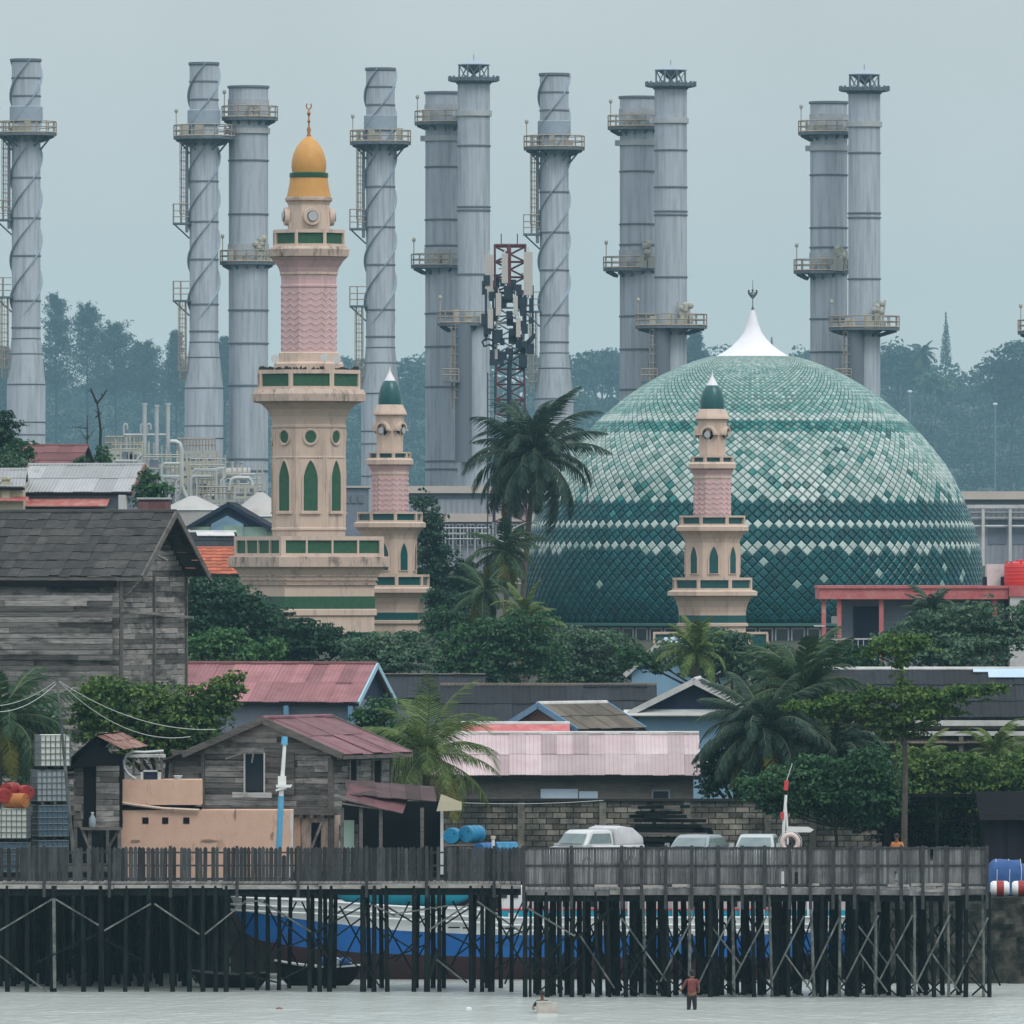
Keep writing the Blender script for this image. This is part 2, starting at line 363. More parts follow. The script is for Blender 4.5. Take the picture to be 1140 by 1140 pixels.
M['hair'] = mat('black_hair', (.01,.009,.009), rough=.5)
M['shirtred'] = mat('rust_red_shirt', (.12,.045,.038), (.2,.05,.045), scale=6, rough=.9)
M['trouser'] = mat('dark_wet_trousers', (.02,.018,.022), rough=.6)
M['shirtdark'] = mat('black_shirt', (.012,.013,.02), rough=.8)
M['shirtorange'] = mat('orange_shirt', (.5,.2,.06), rough=.9)
M['foam'] = mat('grubby_foam_box', (.5,.46,.41), (.38,.34,.31), scale=5, rough=.8)
M['soil'] = mat('earth_and_grass', (.035,.045,.028), (.06,.058,.045), scale=.15, rough=1, dirt=(.03,.05,.02), dscale=.05)
M['hillsoil'] = mat('wooded_hill_ground', (.03,.05,.04), (.045,.065,.05), scale=.02, rough=1)
M['gravel'] = mat('yard_dirt', (.2,.18,.15), (.12,.11,.1), scale=.5, rough=1)
M['rock'] = mat('dark_quay_stone', (.09,.085,.072), (.02,.021,.02), scale=2.2, rough=.95, spec=.05, dirt=(.02,.025,.022), dscale=1.1, dthr=(.45,.65), bump=.8, bscale=5)
M['cable'] = mat('pale_cable', (.55,.58,.56), rough=.6)
M['lf_dark'] = leafmat('dark_green_leaf', (.008,.03,.022), (.02,.06,.036), (.045,.11,.055))
M['lf_mid'] = leafmat('mid_green_leaf', (.014,.05,.024), (.035,.1,.042), (.07,.16,.065))
M['lf_light'] = leafmat('bright_green_leaf', (.025,.085,.03), (.06,.16,.05), (.12,.24,.08))
M['lf_grey'] = leafmat('grey_green_leaf', (.03,.075,.048), (.065,.135,.08), (.14,.22,.13))
M['lf_bright'] = leafmat('yellow_green_leaf', (.022,.06,.02), (.055,.12,.03), (.14,.22,.05))  # yellowish green leaf colours, varied at random from leaf to leaf
M['lf_hill'] = leafmat('hill_tree_leaf', (.014,.036,.026), (.03,.062,.042), (.06,.1,.06), scale=.12)
M['lf_cas'] = leafmat('casuarina_leaf', (.02,.045,.035), (.04,.07,.05), (.06,.09,.065), scale=.2)
M['lf_palm'] = leafmat('palm_leaflet', (.01,.032,.02), (.025,.06,.03), (.06,.105,.045))
M['lf_palmy'] = leafmat('young_palm_leaflet', (.03,.07,.02), (.075,.13,.035), (.18,.24,.07))
M['lf_palmo'] = leafmat('yellowing_palm_leaflet', (.07,.08,.02), (.14,.15,.03), (.22,.21,.05))
M['lf_palmd'] = leafmat('dark_palm_leaflet', (.010,.032,.026), (.026,.056,.04), (.06,.095,.065))
M['rachis'] = mat('frond_rib', (.16,.19,.08), (.1,.12,.06), rough=.7)

# ---------------------------------------------------------------- camera, sky, sun
cam = bpy.data.cameras.new('camera'); co = bpy.data.objects.new('camera', cam); C.objects.link(co)
co.location = (0, 0, H); co.rotation_euler = (R(90) + math.atan(60/F), 0, 0)
cam.sensor_width = 36; cam.lens = F/1140*36; cam.clip_start = 1; cam.clip_end = 12000
sc.camera = co
EL, AZ = R(52), R(35)      # sun elevation; azimuth right of the view's back
w = bpy.data.worlds.new('World'); sc.world = w; w.use_nodes = True
nt = w.node_tree; N = nt.nodes; L = nt.links
bg = N['Background']; bg.inputs['Strength'].default_value = 1.0
sky = N.new('ShaderNodeTexSky'); sky.sky_type = 'NISHITA'; sky.sun_disc = False
sky.sun_elevation = EL; sky.sun_rotation = PI - AZ; sky.dust_density = 3; sky.altitude = 10
geo = N.new('ShaderNodeTexCoord'); sp = N.new('ShaderNodeSeparateXYZ'); L.new(geo.outputs['Generated'], sp.inputs[0])
cr = N.new('ShaderNodeValToRGB'); e = cr.color_ramp.elements
e[0].position = 0.0; e[0].color = (.08,.1,.1,1); e[1].position = 1; e[1].color = (1.3,1.38,1.43,1)
for p, c in ((.497,(.16,.19,.19)), (.503,(.56,.625,.615)), (.512,(.555,.615,.605)), (.53,(.535,.583,.597)), (.6,(.62,.66,.685)), (.75,(.95,1.0,1.05))):
    k = e.new(p); k.color = (*c, 1)
mr = N.new('ShaderNodeMapRange'); L.new(sp.outputs[2], mr.inputs[0]); mr.inputs[1].default_value = -1; mr.inputs[2].default_value = 1
# soft cloud mottling
cn = N.new('ShaderNodeTexNoise'); cn.inputs['Scale'].default_value = 22; cn.inputs['Detail'].default_value = 4
L.new(geo.outputs['Generated'], cn.inputs['Vector'])
L.new(mr.outputs[0], cr.inputs[0])
cm = N.new('ShaderNodeMapRange'); L.new(cn.outputs['Fac'], cm.inputs[0]); cm.inputs[1].default_value = .3; cm.inputs[2].default_value = .7
cm.inputs[3].default_value = .94; cm.inputs[4].default_value = 1.04
mm = N.new('ShaderNodeMix'); mm.data_type = 'RGBA'; mm.blend_type = 'MULTIPLY'; mm.inputs[0].default_value = 1
cc = N.new('ShaderNodeCombineColor'); [L.new(cm.outputs[0], cc.inputs[i]) for i in range(3)]
L.new(cr.outputs[0], mm.inputs[6]); L.new(cc.outputs[0], mm.inputs[7])
sk = N.new('ShaderNodeMix'); sk.data_type = 'RGBA'; sk.blend_type = 'MULTIPLY'; sk.inputs[0].default_value = 1
L.new(sky.outputs[0], sk.inputs[6]); sk.inputs[7].default_value = (.1,.1,.1,1)
fm = N.new('ShaderNodeMix'); fm.data_type = 'RGBA'; fm.inputs[0].default_value = .1
L.new(mm.outputs[2], fm.inputs[6]); L.new(sk.outputs[2], fm.inputs[7]); L.new(fm.outputs[2], bg.inputs['Color'])
sl = bpy.data.lights.new('sun', 'SUN'); sl.energy = 1.0; sl.angle = R(25); sl.color = (1, .965, .91)
so = bpy.data.objects.new('sun', sl); C.objects.link(so)
dirn = Vector((math.sin(AZ)*math.cos(EL), -math.cos(AZ)*math.cos(EL), math.sin(EL)))
so.rotation_euler = dirn.to_track_quat('Z', 'Y').to_euler(); so.location = (60, -60, 140)
sc.view_settings.view_transform = 'Standard'; sc.view_settings.look = 'None'; sc.view_settings.exposure = 0.2; sc.view_settings.gamma = 1
cy = sc.cycles; cy.use_denoising = True; cy.max_bounces = 5; cy.diffuse_bounces = 2; cy.glossy_bounces = 2; cy.transparent_max_bounces = 8
cy.transmission_bounces = 2; cy.volume_bounces = 0; cy.caustics_reflective = False; cy.caustics_refractive = False
try: cy.denoiser = 'OPENIMAGEDENOISE'; cy.denoising_input_passes = 'RGB_ALBEDO_NORMAL'
except Exception: pass

# ---------------------------------------------------------------- setting
GY = [(424,3.9),(446,4.2),(520,5.6),(600,7.6),(640,9),(690,11),(760,12),(900,15),(1000,17),(1100,18),(1300,18.5),(4200,24),(4640,38),(5000,64),(5400,98),(5700,104),(6300,90)]
def ground(x, y):
    for (a, za), (b, zb) in zip(GY, GY[1:]):
        if y <= b:
            t = max(0, (y-a)/(b-a)); z = za + (zb-za)*t; break
    else: z = GY[-1][1]
    if y > 4300: z += 12*noise.noise(Vector((x*.006, y*.003, 0)))*min(1, (y-4300)/600)
    return z
mb = MB(); xs = list(range(-600, -160, 55)) + list(range(-160, 161, 8)) + list(range(200, 601, 50))
ys = [424,427,432,438,446,460,480,500,520,545,570,600,620,640,665,690,720,760,830,900,1000,1100,1300,1700,2300,3000,3600,4200] + list(range(4300, 6301, 100))
nx = len(xs); vs = [(x, y, ground(x, y)) for y in ys for x in xs]
mb.add(vs, [(j*nx+i, j*nx+i+1, (j+1)*nx+i+1, (j+1)*nx+i) for j in range(len(ys)-1) for i in range(nx-1)])
g = mb.build('ground', M['soil'], smooth=True); tag(g, kind='structure')
# water
def water_mat():
    m = bpy.data.materials.new('murky_estuary_water'); m.use_nodes = True; nt = m.node_tree; N = nt.nodes; L = nt.links; b = N['Principled BSDF']
    b.inputs['Base Color'].default_value = (.52,.565,.53,1); b.inputs['Roughness'].default_value = .2; b.inputs['IOR'].default_value = 1.33
    tc = N.new('ShaderNodeTexCoord'); mp = N.new('ShaderNodeMapping'); mp.inputs['Scale'].default_value = (1, .5, 1)
    L.new(tc.outputs['Object'], mp.inputs['Vector'])
    prev = None
    for s, st, d in ((1.6, .55, .35), (.35, .5, .7), (6, .4, .08)):
        t = N.new('ShaderNodeTexNoise'); t.inputs['Scale'].default_value = s; t.inputs['Detail'].default_value = 3
        L.new(mp.outputs[0], t.inputs['Vector'])
        bp = N.new('ShaderNodeBump'); bp.inputs['Strength'].default_value = st; bp.inputs['Distance'].default_value = d
        L.new(t.outputs['Fac'], bp.inputs['Height'])
        if prev: L.new(prev, bp.inputs['Normal'])
        prev = bp.outputs[0]
    L.new(prev, b.inputs['Normal'])
    return m
M['water'] = water_mat()
mb = MB(); mb.add([(-600,-15,0),(600,-15,0),(600,430,0),(-600,430,0)], [(0,1,2,3)])
o = mb.build('water', M['water']); tag(o, kind='structure')
# seawall and stone quay
mb = MB(); mb.box(-600, X(958,413), 423.6, 424.4, -2, 3.95)
for k in range(60):
    x = -60 + k*1.6
    if x < X(950,413): mb.box(x, x+.25, 423.45, 423.6, -2, 3.7)
SW = thing('seawall', 'dark concrete seawall behind the moored boat and left piles', 'seawall', (-20, 424, 0)); mb.build('wall', M['seawall'], SW)
mb = MB(); x0 = X(958, 413); nx, nz = 260, 22
vs = []
for j in range(nz):
    for i in range(nx):
        x = x0 + i*.22; z = -2 + 5.3*j/(nz-1)
        v = Vector((x*1.5, 0, z*1.9)); c = noise.voronoi(v)[0]
        vs.append((x, 413 + .5*min(1, c[0]*1.6) - .35 + .25*noise.noise(v*2), z))
mb.add(vs, [(j*nx+i, j*nx+i+1, (j+1)*nx+i+1, (j+1)*nx+i) for j in range(nz-1) for i in range(nx-1)])
mb.box(x0+.1, x0+57, 413.4, 424.6, -2, 3.25)
QY = thing('stone_quay', 'dark rough stone quay at the right behind the last piles', 'quay', (x0+10, 413, 0)); mb.build('wall', M['rock'], QY)
mb = MB(); mb.box(x0+57, 600, 413, 424.6, -2, 3.3)
mb.build('rear_block', M['rock'], QY)
# haze
def haze(dens):
    m = bpy.data.materials.new('sea_air'); m.use_nodes = True; nt = m.node_tree; nt.nodes.clear()
    out = nt.nodes.new('ShaderNodeOutputMaterial'); v = nt.nodes.new('ShaderNodeVolumePrincipled')
    v.inputs['Color'].default_value = (.46,.82,1.0,1); v.inputs['Density'].default_value = dens; v.inputs['Anisotropy'].default_value = 0
    nt.links.new(v.outputs[0], out.inputs['Volume'])
    mb = MB(); mb.box(-640, 640, -25, 6400, -3.5, 190)
    o = mb.build('haze', m); tag(o, kind='stuff')
haze(.000085)
# ================================================================ plant: stacks
DS = 1100.0; SS = F/DS
def zs(py): return Z(py, DS)
def ring_rail(mb, cx, cy, r, z, h=1.1, n=16, rot=0):
    pts = [(cx + r*math.cos(2*PI*i/n+rot), cy + r*math.sin(2*PI*i/n+rot)) for i in range(n)]
    for i, (x, y) in enumerate(pts):
        x2, y2 = pts[(i+1) % n]
        mb.tube((x,y,z), (x,y,z+h), .06, 4)
        for q in (h, h*.55, .12): mb.tube((x,y,z+q), (x2,y2,z+q), .055 if q > .2 else .09, 4)
def cxr(r): return max(1.75, r*.62)
def platform(root, cx, cy, px0, px1, py, dark=True, equip=1, seed=0, front=1.2):
    # deck between px0 and px1 (stack seen between), deck top at py
    rr = random.Random(seed)
    z = zs(py); x0, x1 = X(px0, DS), X(px1, DS); c = (x0+x1)/2; r = (x1-x0)/2
    if abs(c - cx) < 1.2:
        mb = MB(); mb.lathe(c, cy, [(r, z-.22), (r, z)], 16)
        for k in range(12): a = 2*PI*k/12; ca, sa = math.cos(a), math.sin(a); mb.beam((c+ca*1.6, cy+sa*1.6, z-.75), (c+(r-.3)*ca, cy+(r-.3)*sa, z-.24), .12, .3)
        p = mb.build('platform', M['plat'], root)
        mb = MB(); ring_rail(mb, c, cy, r-.05, z, 1.25)
    else:
        mb = MB(); mb.box(x0, x1, cy-2.6, cy+2.6, z-.35, z)
        for k in range(5):
            xx = x0 + (x1-x0)*k/4; mb.box(xx-.08, xx+.08, cy-2.4, cy+2.4, z-.75, z-.35)
        mb.beam((x0+.2, cy-2.2, z-.4), (cx-1.2 if x0 < cx-2 else x0+.6, cy-1.4, z-2.2), .15)
        p = mb.build('platform', M['plat'], root)
        mb = MB(); n = 10
        for yy in (cy-2.55, cy+2.55):
            for k in range(n+1):
                xx = x0 + (x1-x0)*k/n; mb.tube((xx,yy,z), (xx,yy,z+1.2), .06, 4)
            for q in (.12, .65, 1.2): mb.tube((x0,yy,z+q), (x1,yy,z+q), .06, 4)
        for xx in (x0, x1):
            for q in (.12, .65, 1.2): mb.tube((xx,cy-2.55,z+q), (xx,cy+2.55,z+q), .06, 4)
    mb.build('railing', M['rail'], p)
    mb = MB()
    for k in range(equip*3):
        a = rr.uniform(-2.6, -.5); rad = min(r, 2.9)-.4; xx = cx + rad*math.cos(a); yy = cy + rad*math.sin(a)
        s = rr.uniform(.2, .42); mb.box(xx-s, xx+s, yy-.2, yy+.2, z+.02, z+rr.uniform(.7, 1.5))
    mb.tube((x0+.3, cy-.5, z), (x0+.3, cy-.5, z+2.6), .05, 4); mb.ell((x0+.3, cy-.5, z+2.7), (.2,.2,.25), 6, 4)
    if equip > 1:
        for k in range(5):
            xx = cx + rr.uniform(.3, .9)*(x1-cx)*.8; mb.tube((xx, cy-2, z), (xx+rr.uniform(-.4,.4), cy-2, z+rr.uniform(1.5, 3)), .12, 5)
            mb.ell((xx, cy-2, z+rr.uniform(1.2, 2.6)), (.35,.3,.35), 7, 5)
    mb.build('instrument_box', M['frame'], p)
    return p
def ladder(root, x, y, z0, z1, cage=True):
    mb = MB()
    for s in (-.28, .28): mb.tube((x+s, y, z0), (x+s, y, z1), .07, 4)
    z = z0
    while z < z1: mb.beam((x-.28, y, z), (x+.28, y, z), .05); z += .45
    if cage:
        z = z0+1
        while z < z1:
            mb.path([(x-.35,y,z), (x-.42,y-.5,z), (x,y-.8,z), (x+.42,y-.5,z), (x+.35,y,z)], .04, 4); z += .9
        for q in ((-.42,-.5), (0,-.8), (.42,-.5)): mb.tube((x+q[0], y+q[1], z0+1), (x+q[0], y+q[1], z1), .035, 4)
    mb.build('ladder', M['rail'], root)
STK = 'flue stacks of the gas plant'
def strake_stack(pxc, top, label, dy=0, hwtop=16, grp=STK):
    cx = X(pxc, DS); cy = DS; gz = ground(cx, cy)
    t = thing('strake_stack', label, 'chimney stack', (cx, cy, gz), 0, grp)
    r = hwtop/SS; zt = zs(top); o = top - 66
    zc1, zc0 = zs(375+o), zs(428+o)
    mb = MB(); mb.lathe(cx, cy, [(21.5/SS, gz-.3), (21.5/SS, zc0), (r, zc1), (r, zt), (r*.9, zt), (r*.9, zt-2)], 40, cap=False)
    sh = mb.build('shell', M['steel'], t, True)
    mb = MB()
    for py in (87, 107, 198, 243, 285, 335, 365): 
        mb.lathe(cx, cy, [(r+.0, zs(py+o)-.1), (r+.07, zs(py+o)-.07), (r+.07, zs(py+o)+.07), (r+.0, zs(py+o)+.1)], 32, cap=False)
    for py, hw in ((377, 16.2), (394, 18), (428, 21.6), (470, 21.6), (484, 21.6), (520, 21.6)):
        mb.lathe(cx, cy, [(hw/SS, zs(py+o)-.08), (hw/SS+.07, zs(py+o)), (hw/SS, zs(py+o)+.08)], 32, cap=False)
    mb.lathe(cx, cy, [(r, zt-.3), (r+.12, zt-.2), (r+.12, zt+.05), (r, zt+.05)], 32, cap=False)
    mb.build('flange_ring', M['seam'], sh)
    # three helical strakes
    pitch = 12.6; zb = zs(352+o)
    for s in range(3):
        mb = MB(); n = int((zt-zb)/.3); vs = []
        for k in range(n+1):
            z = zb + (zt-zb)*k/n; a = 2*PI*(z/pitch) + 2*PI*s/3 + .6
            c, sn = math.cos(a), math.sin(a); fade = min(1, k/6)
            for rr_, dz in ((r-.02, -.06), (r+.25*fade, -.06), (r+.25*fade, .06), (r-.02, .06)):
                vs.append((cx + rr_*c, cy + rr_*sn, z+dz))
        fs = []
        for k in range(n):
            for q in range(4): fs.append((k*4+q, k*4+(q+1) % 4, k*4+4+(q+1) % 4, k*4+4+q))
        mb.add(vs, fs); mb.build('helical_strake', M['steel_dark'], t)
    mb = MB(); mb.lathe(cx, cy, [(r+.05, zs(136+o)), (r+.22, zs(135+o)), (r+.22, zs(119+o)), (r+.05, zs(118+o))], 24, cap=False)
    mb.build('shroud_band', M['steel_dark'], t, True)
    p = platform(t, cx, cy, pxc-34, pxc+34, 149+o, equip=1, seed=int(pxc))
    mb = MB()
    for sx in (-1, 1):
        mb.tube((cx+sx*2.7, cy-.4, zs(150+o)), (cx+sx*r, cy-.4, zs(167+o)), .1, 5)
        mb.tube((cx+sx*2.0, cy-2, zs(150+o)), (cx+sx*r*.6, cy-r*.85, zs(163+o)), .1, 5)
    mb.build('bracket', M['seam'], p)
    lx = cx - r - .9
    ladder(t, lx+.35, cy-.3, zs(245+o), zs(149+o)+1.2)
    mb = MB(); mb.tube((cx-r-.25, cy-.8, zs(255+o)), (cx-r-.25, cy-.8, zs(150+o)), .16, 6); mb.build('conduit', M['seam'], t)
    for py in (244, 330):
        z = zs(py+o); mb = MB(); mb.box(cx-r-1.7, cx-r+.05, cy-1, cy+1, z-.2, z)
        mb.tube((cx-r-1.5, cy, z-.2), (cx-r, cy, z-1.6), .08, 5)
        q = mb.build('side_platform', M['plat'], t)
        mb = MB()
        for xx in (cx-r-1.65, cx-r-.9):
            for yy in (cy-.95, cy+.95): mb.tube((xx,yy,z), (xx,yy,z+1.9), .05, 4)
        for hq in (.6, 1.2, 1.9):
            mb.tube((cx-r-1.65, cy-.95, z+hq), (cx-r, cy-.95, z+hq), .05, 4); mb.tube((cx-r-1.65, cy-.95, z+hq), (cx-r-1.65, cy+.95, z+hq), .05, 4)
        mb.build('railing', M['rail'], q)
    ladder(t, cx-r-.7, cy-.4, zs(420+o), zs(332+o), True)
    return t
strake_stack(29, 66, 'spiral-finned grey stack leftmost in the row, beside the dark left tree', hwtop=16)
strake_stack(227, 70, 'spiral-finned grey stack just left of the large gold-topped minaret')
strake_stack(423.5, 76, 'spiral-finned grey stack between the gold-topped minaret and the small left minaret')
strake_stack(617, 82, 'spiral-finned grey stack rising behind the tall coconut palm')
def plain_stack(pxl, pxr, top, label, plats, dy=3.5, caps=False, rings=(), bands=(), ladderx=None):
    pxc = (pxl+pxr)/2; cx = X(pxc, DS); cy = DS + dy; gz = ground(cx, cy); r = (pxr-pxl)/2/SS; zt = zs(top)
    t = thing('flue_stack', label, 'chimney stack', (cx, cy, gz), 0, STK)
    mb = MB(); mb.lathe(cx, cy, [(r, gz-.3), (r, zt), (r*.92, zt), (r*.92, zt-2)], 40, cap=False)
    sh = mb.build('shell', M['steel'], t, True)
    mb = MB()
    for py in rings: mb.lathe(cx, cy, [(r, zs(py)-.1), (r+.1, zs(py)-.07), (r+.1, zs(py)+.07), (r, zs(py)+.1)], 32, cap=False)
    mb.lathe(cx, cy, [(r, zt-.25), (r+.14, zt-.2), (r+.14, zt+.03), (r, zt+.03)], 32, cap=False)
    mb.build('flange_ring', M['seam'], sh)
    for py in bands:
        mb = MB(); mb.lathe(cx, cy, [(r, zs(py+6)), (r+.2, zs(py+6)), (r+.2, zs(py)), (r, zs(py))], 32, cap=False)
        mb.box(cx-r-.5, cx-r, cy-.4, cy+.4, zs(py+6), zs(py)); mb.build('lug_band', M['galv'], t)
    for (a, b, py, q) in plats[:2] if not caps else ():
        mb = MB(); mb.lathe(cx, cy, [(r+.01, zs(py-1)), (r+.09, zs(py-1)), (r+.09, zs(py-21)), (r+.01, zs(py-21))], 36, cap=False); mb.build('insulated_band', M['insul'], t, True)
    for (a, b, py, q) in plats: platform(t, cx, cy, a, b, py, equip=q, seed=int(pxc+py))
    if ladderx:
        x, y0, y1 = ladderx; ladder(t, X(x, DS), cy-r-.4, zs(y1), zs(y0), True)
        mb = MB(); xx = X(x+9, DS)
        mb.tube((xx, cy-r-.45, zs(y1+60)), (xx, cy-r-.45, zs(y0)), .85, 10); mb.build('downcomer_duct', M['seam'], t, True)
        mb = MB(); zz = zs(y1-30); mb.box(X(x-14,DS), X(x+4,DS), cy-r-2, cy-r+.1, zz-.2, zz)
        q = mb.build('side_platform', M['plat'], t); mb = MB()
        for xx in (X(x-14,DS), X(x-5,DS), X(x+4,DS)): mb.tube((xx, cy-r-1.95, zz), (xx, cy-r-1.95, zz+1.2), .06, 4)
        for hq in (.6, 1.2): mb.tube((X(x-14,DS), cy-r-1.95, zz+hq), (X(x+4,DS), cy-r-1.95, zz+hq), .06, 4)
        mb.build('railing', M['rail'], q)
    if caps:
        mb = MB(); n = 20; rp = r + .85
        mb.lathe(cx, cy, [(r, zt-.1), (rp, zt+.05), (rp, zt+.45), (r*.9, zt+.45)], n, cap=False)
        for k in range(n):
            a = 2*PI*k/n; mb.box(cx+rp*math.cos(a)-.12, cx+rp*math.cos(a)+.12, cy+rp*math.sin(a)-.12, cy+rp*math.sin(a)+.12, zt+.1, zt+.6)
        mb.build('crown_walkway', M['plat'], t)
        h = 1.72; mb = MB(); m_ = 8
        for k in range(m_):
            a, b = 2*PI*(k+.5)/m_, 2*PI*(k+1.5)/m_; rr = r*.97
            p0 = (cx+rr*math.cos(a), cy+rr*math.sin(a)); p1 = (cx+rr*math.cos(b), cy+rr*math.sin(b))
            mb.tube((*p0, zt), (*p0, zt+h), .09, 5); mb.tube((*p0, zt+h), (*p1, zt+h), .09, 5)
            mb.tube((*p0, zt), (*p1, zt+h), .05, 4); mb.tube((*p1, zt), (*p0, zt+h), .05, 4)
        mb.build('cap_frame', M['seam'], t)
        mb = MB(); mb.lathe(cx, cy, [(.1, zt+h-1.0), (r*.75, zt+h-.12), (r*1.0, zt+h), (r*1.0, zt+h+.08), (.1, zt+h+.55)], 24)
        mb.tube((cx, cy, zt+h+.4), (cx, cy, zt+h+1.1), .05, 4)
        mb.build('rain_cap', M['steel_dark'], t, True)
    return t
plain_stack(254, 298, 95, 'wide plain stack partly hidden behind the gold-topped minaret', [(246,309,131,1), (244,306,292,2)], bands=(142,), rings=(178,238,345,382,429,511,524), dy=2)
plain_stack(473, 514, 100, 'wide plain stack with two walkways, left partner of the capped stack by the antenna tower', [(461,530,135,1), (457,520,295,1)], bands=(149,), rings=(184,243,272,348,385,430,513,522), dy=5)
plain_stack(509.5, 545.5, 92, 'slender capped stack immediately left of the red and white antenna tower', [(487,547,361,1)], caps=True, bands=(124,), rings=(163,231,235,306), ladderx=(507,362,455), dy=-1.5)
plain_stack(690.5, 732, 105, 'wide plain stack above the left slope of the green dome', [(677,738,140,1), (672,735,298,2)], bands=(154,), rings=(189,248,271,351,388,433), dy=5)
plain_stack(728.5, 764.5, 98, 'slender capped stack behind the left shoulder of the green dome', [(707,787,364,2)], caps=True, bands=(132,), rings=(168,209,236,240,309), ladderx=(727,362,455), dy=-1.5)
plain_stack(903.5, 945, 111, 'wide plain stack above the right slope of the green dome', [(890,952,146,1), (885,948,301,2)], bands=(160,), rings=(193,252,274,354,391,436), dy=5)
plain_stack(944, 979.5, 103, 'slender capped stack furthest right, beside the dome and hill', [(922,1001,366,2)], caps=True, bands=(136,), rings=(171,238,243,311), ladderx=(942,364,455), dy=-1.5)
plain_stack(1149, 1190, 110, 'stack whose walkway end pokes in at the right edge of the photo', [(1133,1200,370,1)], rings=(171,238,311), dy=0)

# ================================================================ process area left
DP = 1050.0
def zp(py): return Z(py, DP)
def xp(px): return X(px, DP)
for px, top, lab in ((161, 450, 'white vent pipe, left one of three in the process area'), (174.5, 452, 'white vent pipe, middle one of three in the process area'), (187, 450, 'white vent pipe, right one of three, next to the bent pipe')):
    gz = ground(xp(px), DP)
    t = thing('vent_pipe', lab, 'pipe', (xp(px), DP, gz), 0, 'upright vent pipes')
    mb = MB(); mb.tube((xp(px),DP,gz-.1), (xp(px),DP,zp(top)), .2, 12); mb.build('riser', M['galv'], t, True)
    mb = MB(); mb.tube((xp(px),DP,zp(top)-.1), (xp(px),DP,zp(top)+.12), .26, 12); mb.tube((xp(px),DP,zp(top+60)), (xp(px),DP,zp(top+62)), .3, 12); mb.build('flange', M['galv'], t)
mb = MB(); mb.path([(xp(190),DP-1,zp(492)), (xp(196),DP-1,zp(492)), (xp(200),DP-1,zp(494)), (xp(202),DP-1,zp(500)), (xp(202),DP-1,zp(540)), (xp(205),DP-1,zp(549)), (xp(209),DP-1,zp(556)), (xp(209.5),DP-1,ground(0,DP)-.1)], .26, 10)
tag(mb.build('bent_pipe', M['galv'], origin=(xp(209.5),DP-1,ground(0,DP)), smooth=True), 'bent white process pipe dropping in front of the vessels', 'pipe')
mb = MB(); 
for px in (139, 158, 165):
    mb.path([(xp(px-2),DP+2,zp(486)), (xp(px-2),DP+2,zp(474)), (xp(px-1),DP+2,zp(472)), (xp(px+1),DP+2,zp(472)), (xp(px+2),DP+2,zp(474)), (xp(px+2),DP+2,zp(478))], .1, 6)
mb.tube((xp(138),DP+2,zp(484)), (xp(187),DP+2,zp(484)), .14, 8)
for px in (140,160,186): mb.tube((xp(px),DP+2,zp(484)), (xp(px),DP+2,ground(0,DP)), .1, 6)
tag(mb.build('manifold_pipe', M['galv'], origin=(xp(160),DP+2,ground(0,DP))), 'white manifold with three gooseneck vents behind the vent pipes', 'pipe')
def rack(name, label, px0, px1, D, levels, bays, depth=3, m='frame', railtop=True):
    x0, x1 = X(px0,D), X(px1,D); gz = ground(0, D)
    t = thing(name, label, 'pipe rack', ((x0+x1)/2, D, gz))
    mb = MB()
    for k in range(bays+1):
        x = x0 + (x1-x0)*k/bays
        for y in (D-depth/2, D+depth/2): mb.box(x-.12, x+.12, y-.12, y+.12, gz-.1, Z(levels[0], D))
        for lv in levels: mb.box(x-.1, x+.1, D-depth/2, D+depth/2, Z(lv,D)-.3, Z(lv,D)-.05)
    for lv in levels:
        for y in (D-depth/2, D+depth/2): mb.box(x0, x1, y-.1, y+.1, Z(lv,D)-.33, Z(lv,D)-.03)
    mb.build('frame', M[m], t)
    mb = MB()
    for j, lv in enumerate(levels[1:]):
        for q in range(4): y = D-depth/2+.4+q*.6; mb.tube((x0,y,Z(lv,D)+.2), (x1,y,Z(lv,D)+.2), .12+.05*((q+j) % 3), 6)
    mb.build('pipe_run', M['galv'], t)
    if railtop:
        mb = MB(); z = Z(levels[0], D); n = bays*3
        for k in range(n+1): x = x0+(x1-x0)*k/n; mb.tube((x,D-depth/2,z), (x,D-depth/2,z+1.2), .07, 4)
        for q in (.6, 1.2): mb.tube((x0,D-depth/2,z+q), (x1,D-depth/2,z+q), .07, 4)
        mb.build('railing', M['rail'], t)
    return t
rack('pipe_rack', 'cream and yellow pipe rack walkway left of the vent pipes', 118, 160, 1060, (500,508,516), 4)
rack('pipe_rack', 'pipe rack with railings behind the bent white pipe', 198, 240, 1062, (502,513,524,535), 4)
rack('pipe_rack', 'blue grey steel access frame right of the bent pipe', 222, 262, 1035, (556,566,580), 3)
rack('pipe_rack', 'small blue grey frame with pipe loop beside the gold-topped minaret', 262, 285, 1030, (540,552,564,576), 2, railtop=False)
rack('pipe_rack', 'low pipe rack under the vent pipes', 150, 222, 1056, (516,532,545), 6, railtop=False)
mb = MB(); mb.path([(xp(262),1029,zp(548)), (xp(264),1029,zp(536)), (xp(268),1029,zp(534)), (xp(283),1029,zp(534)), (xp(286),1029,zp(538)), (xp(286),1029,ground(0,1029))], .2, 8)
tag(mb.build('pipe_loop', M['galv'], origin=(xp(286),1029,ground(0,1029)), smooth=True), 'white square pipe loop on the small frame beside the minaret', 'pipe')
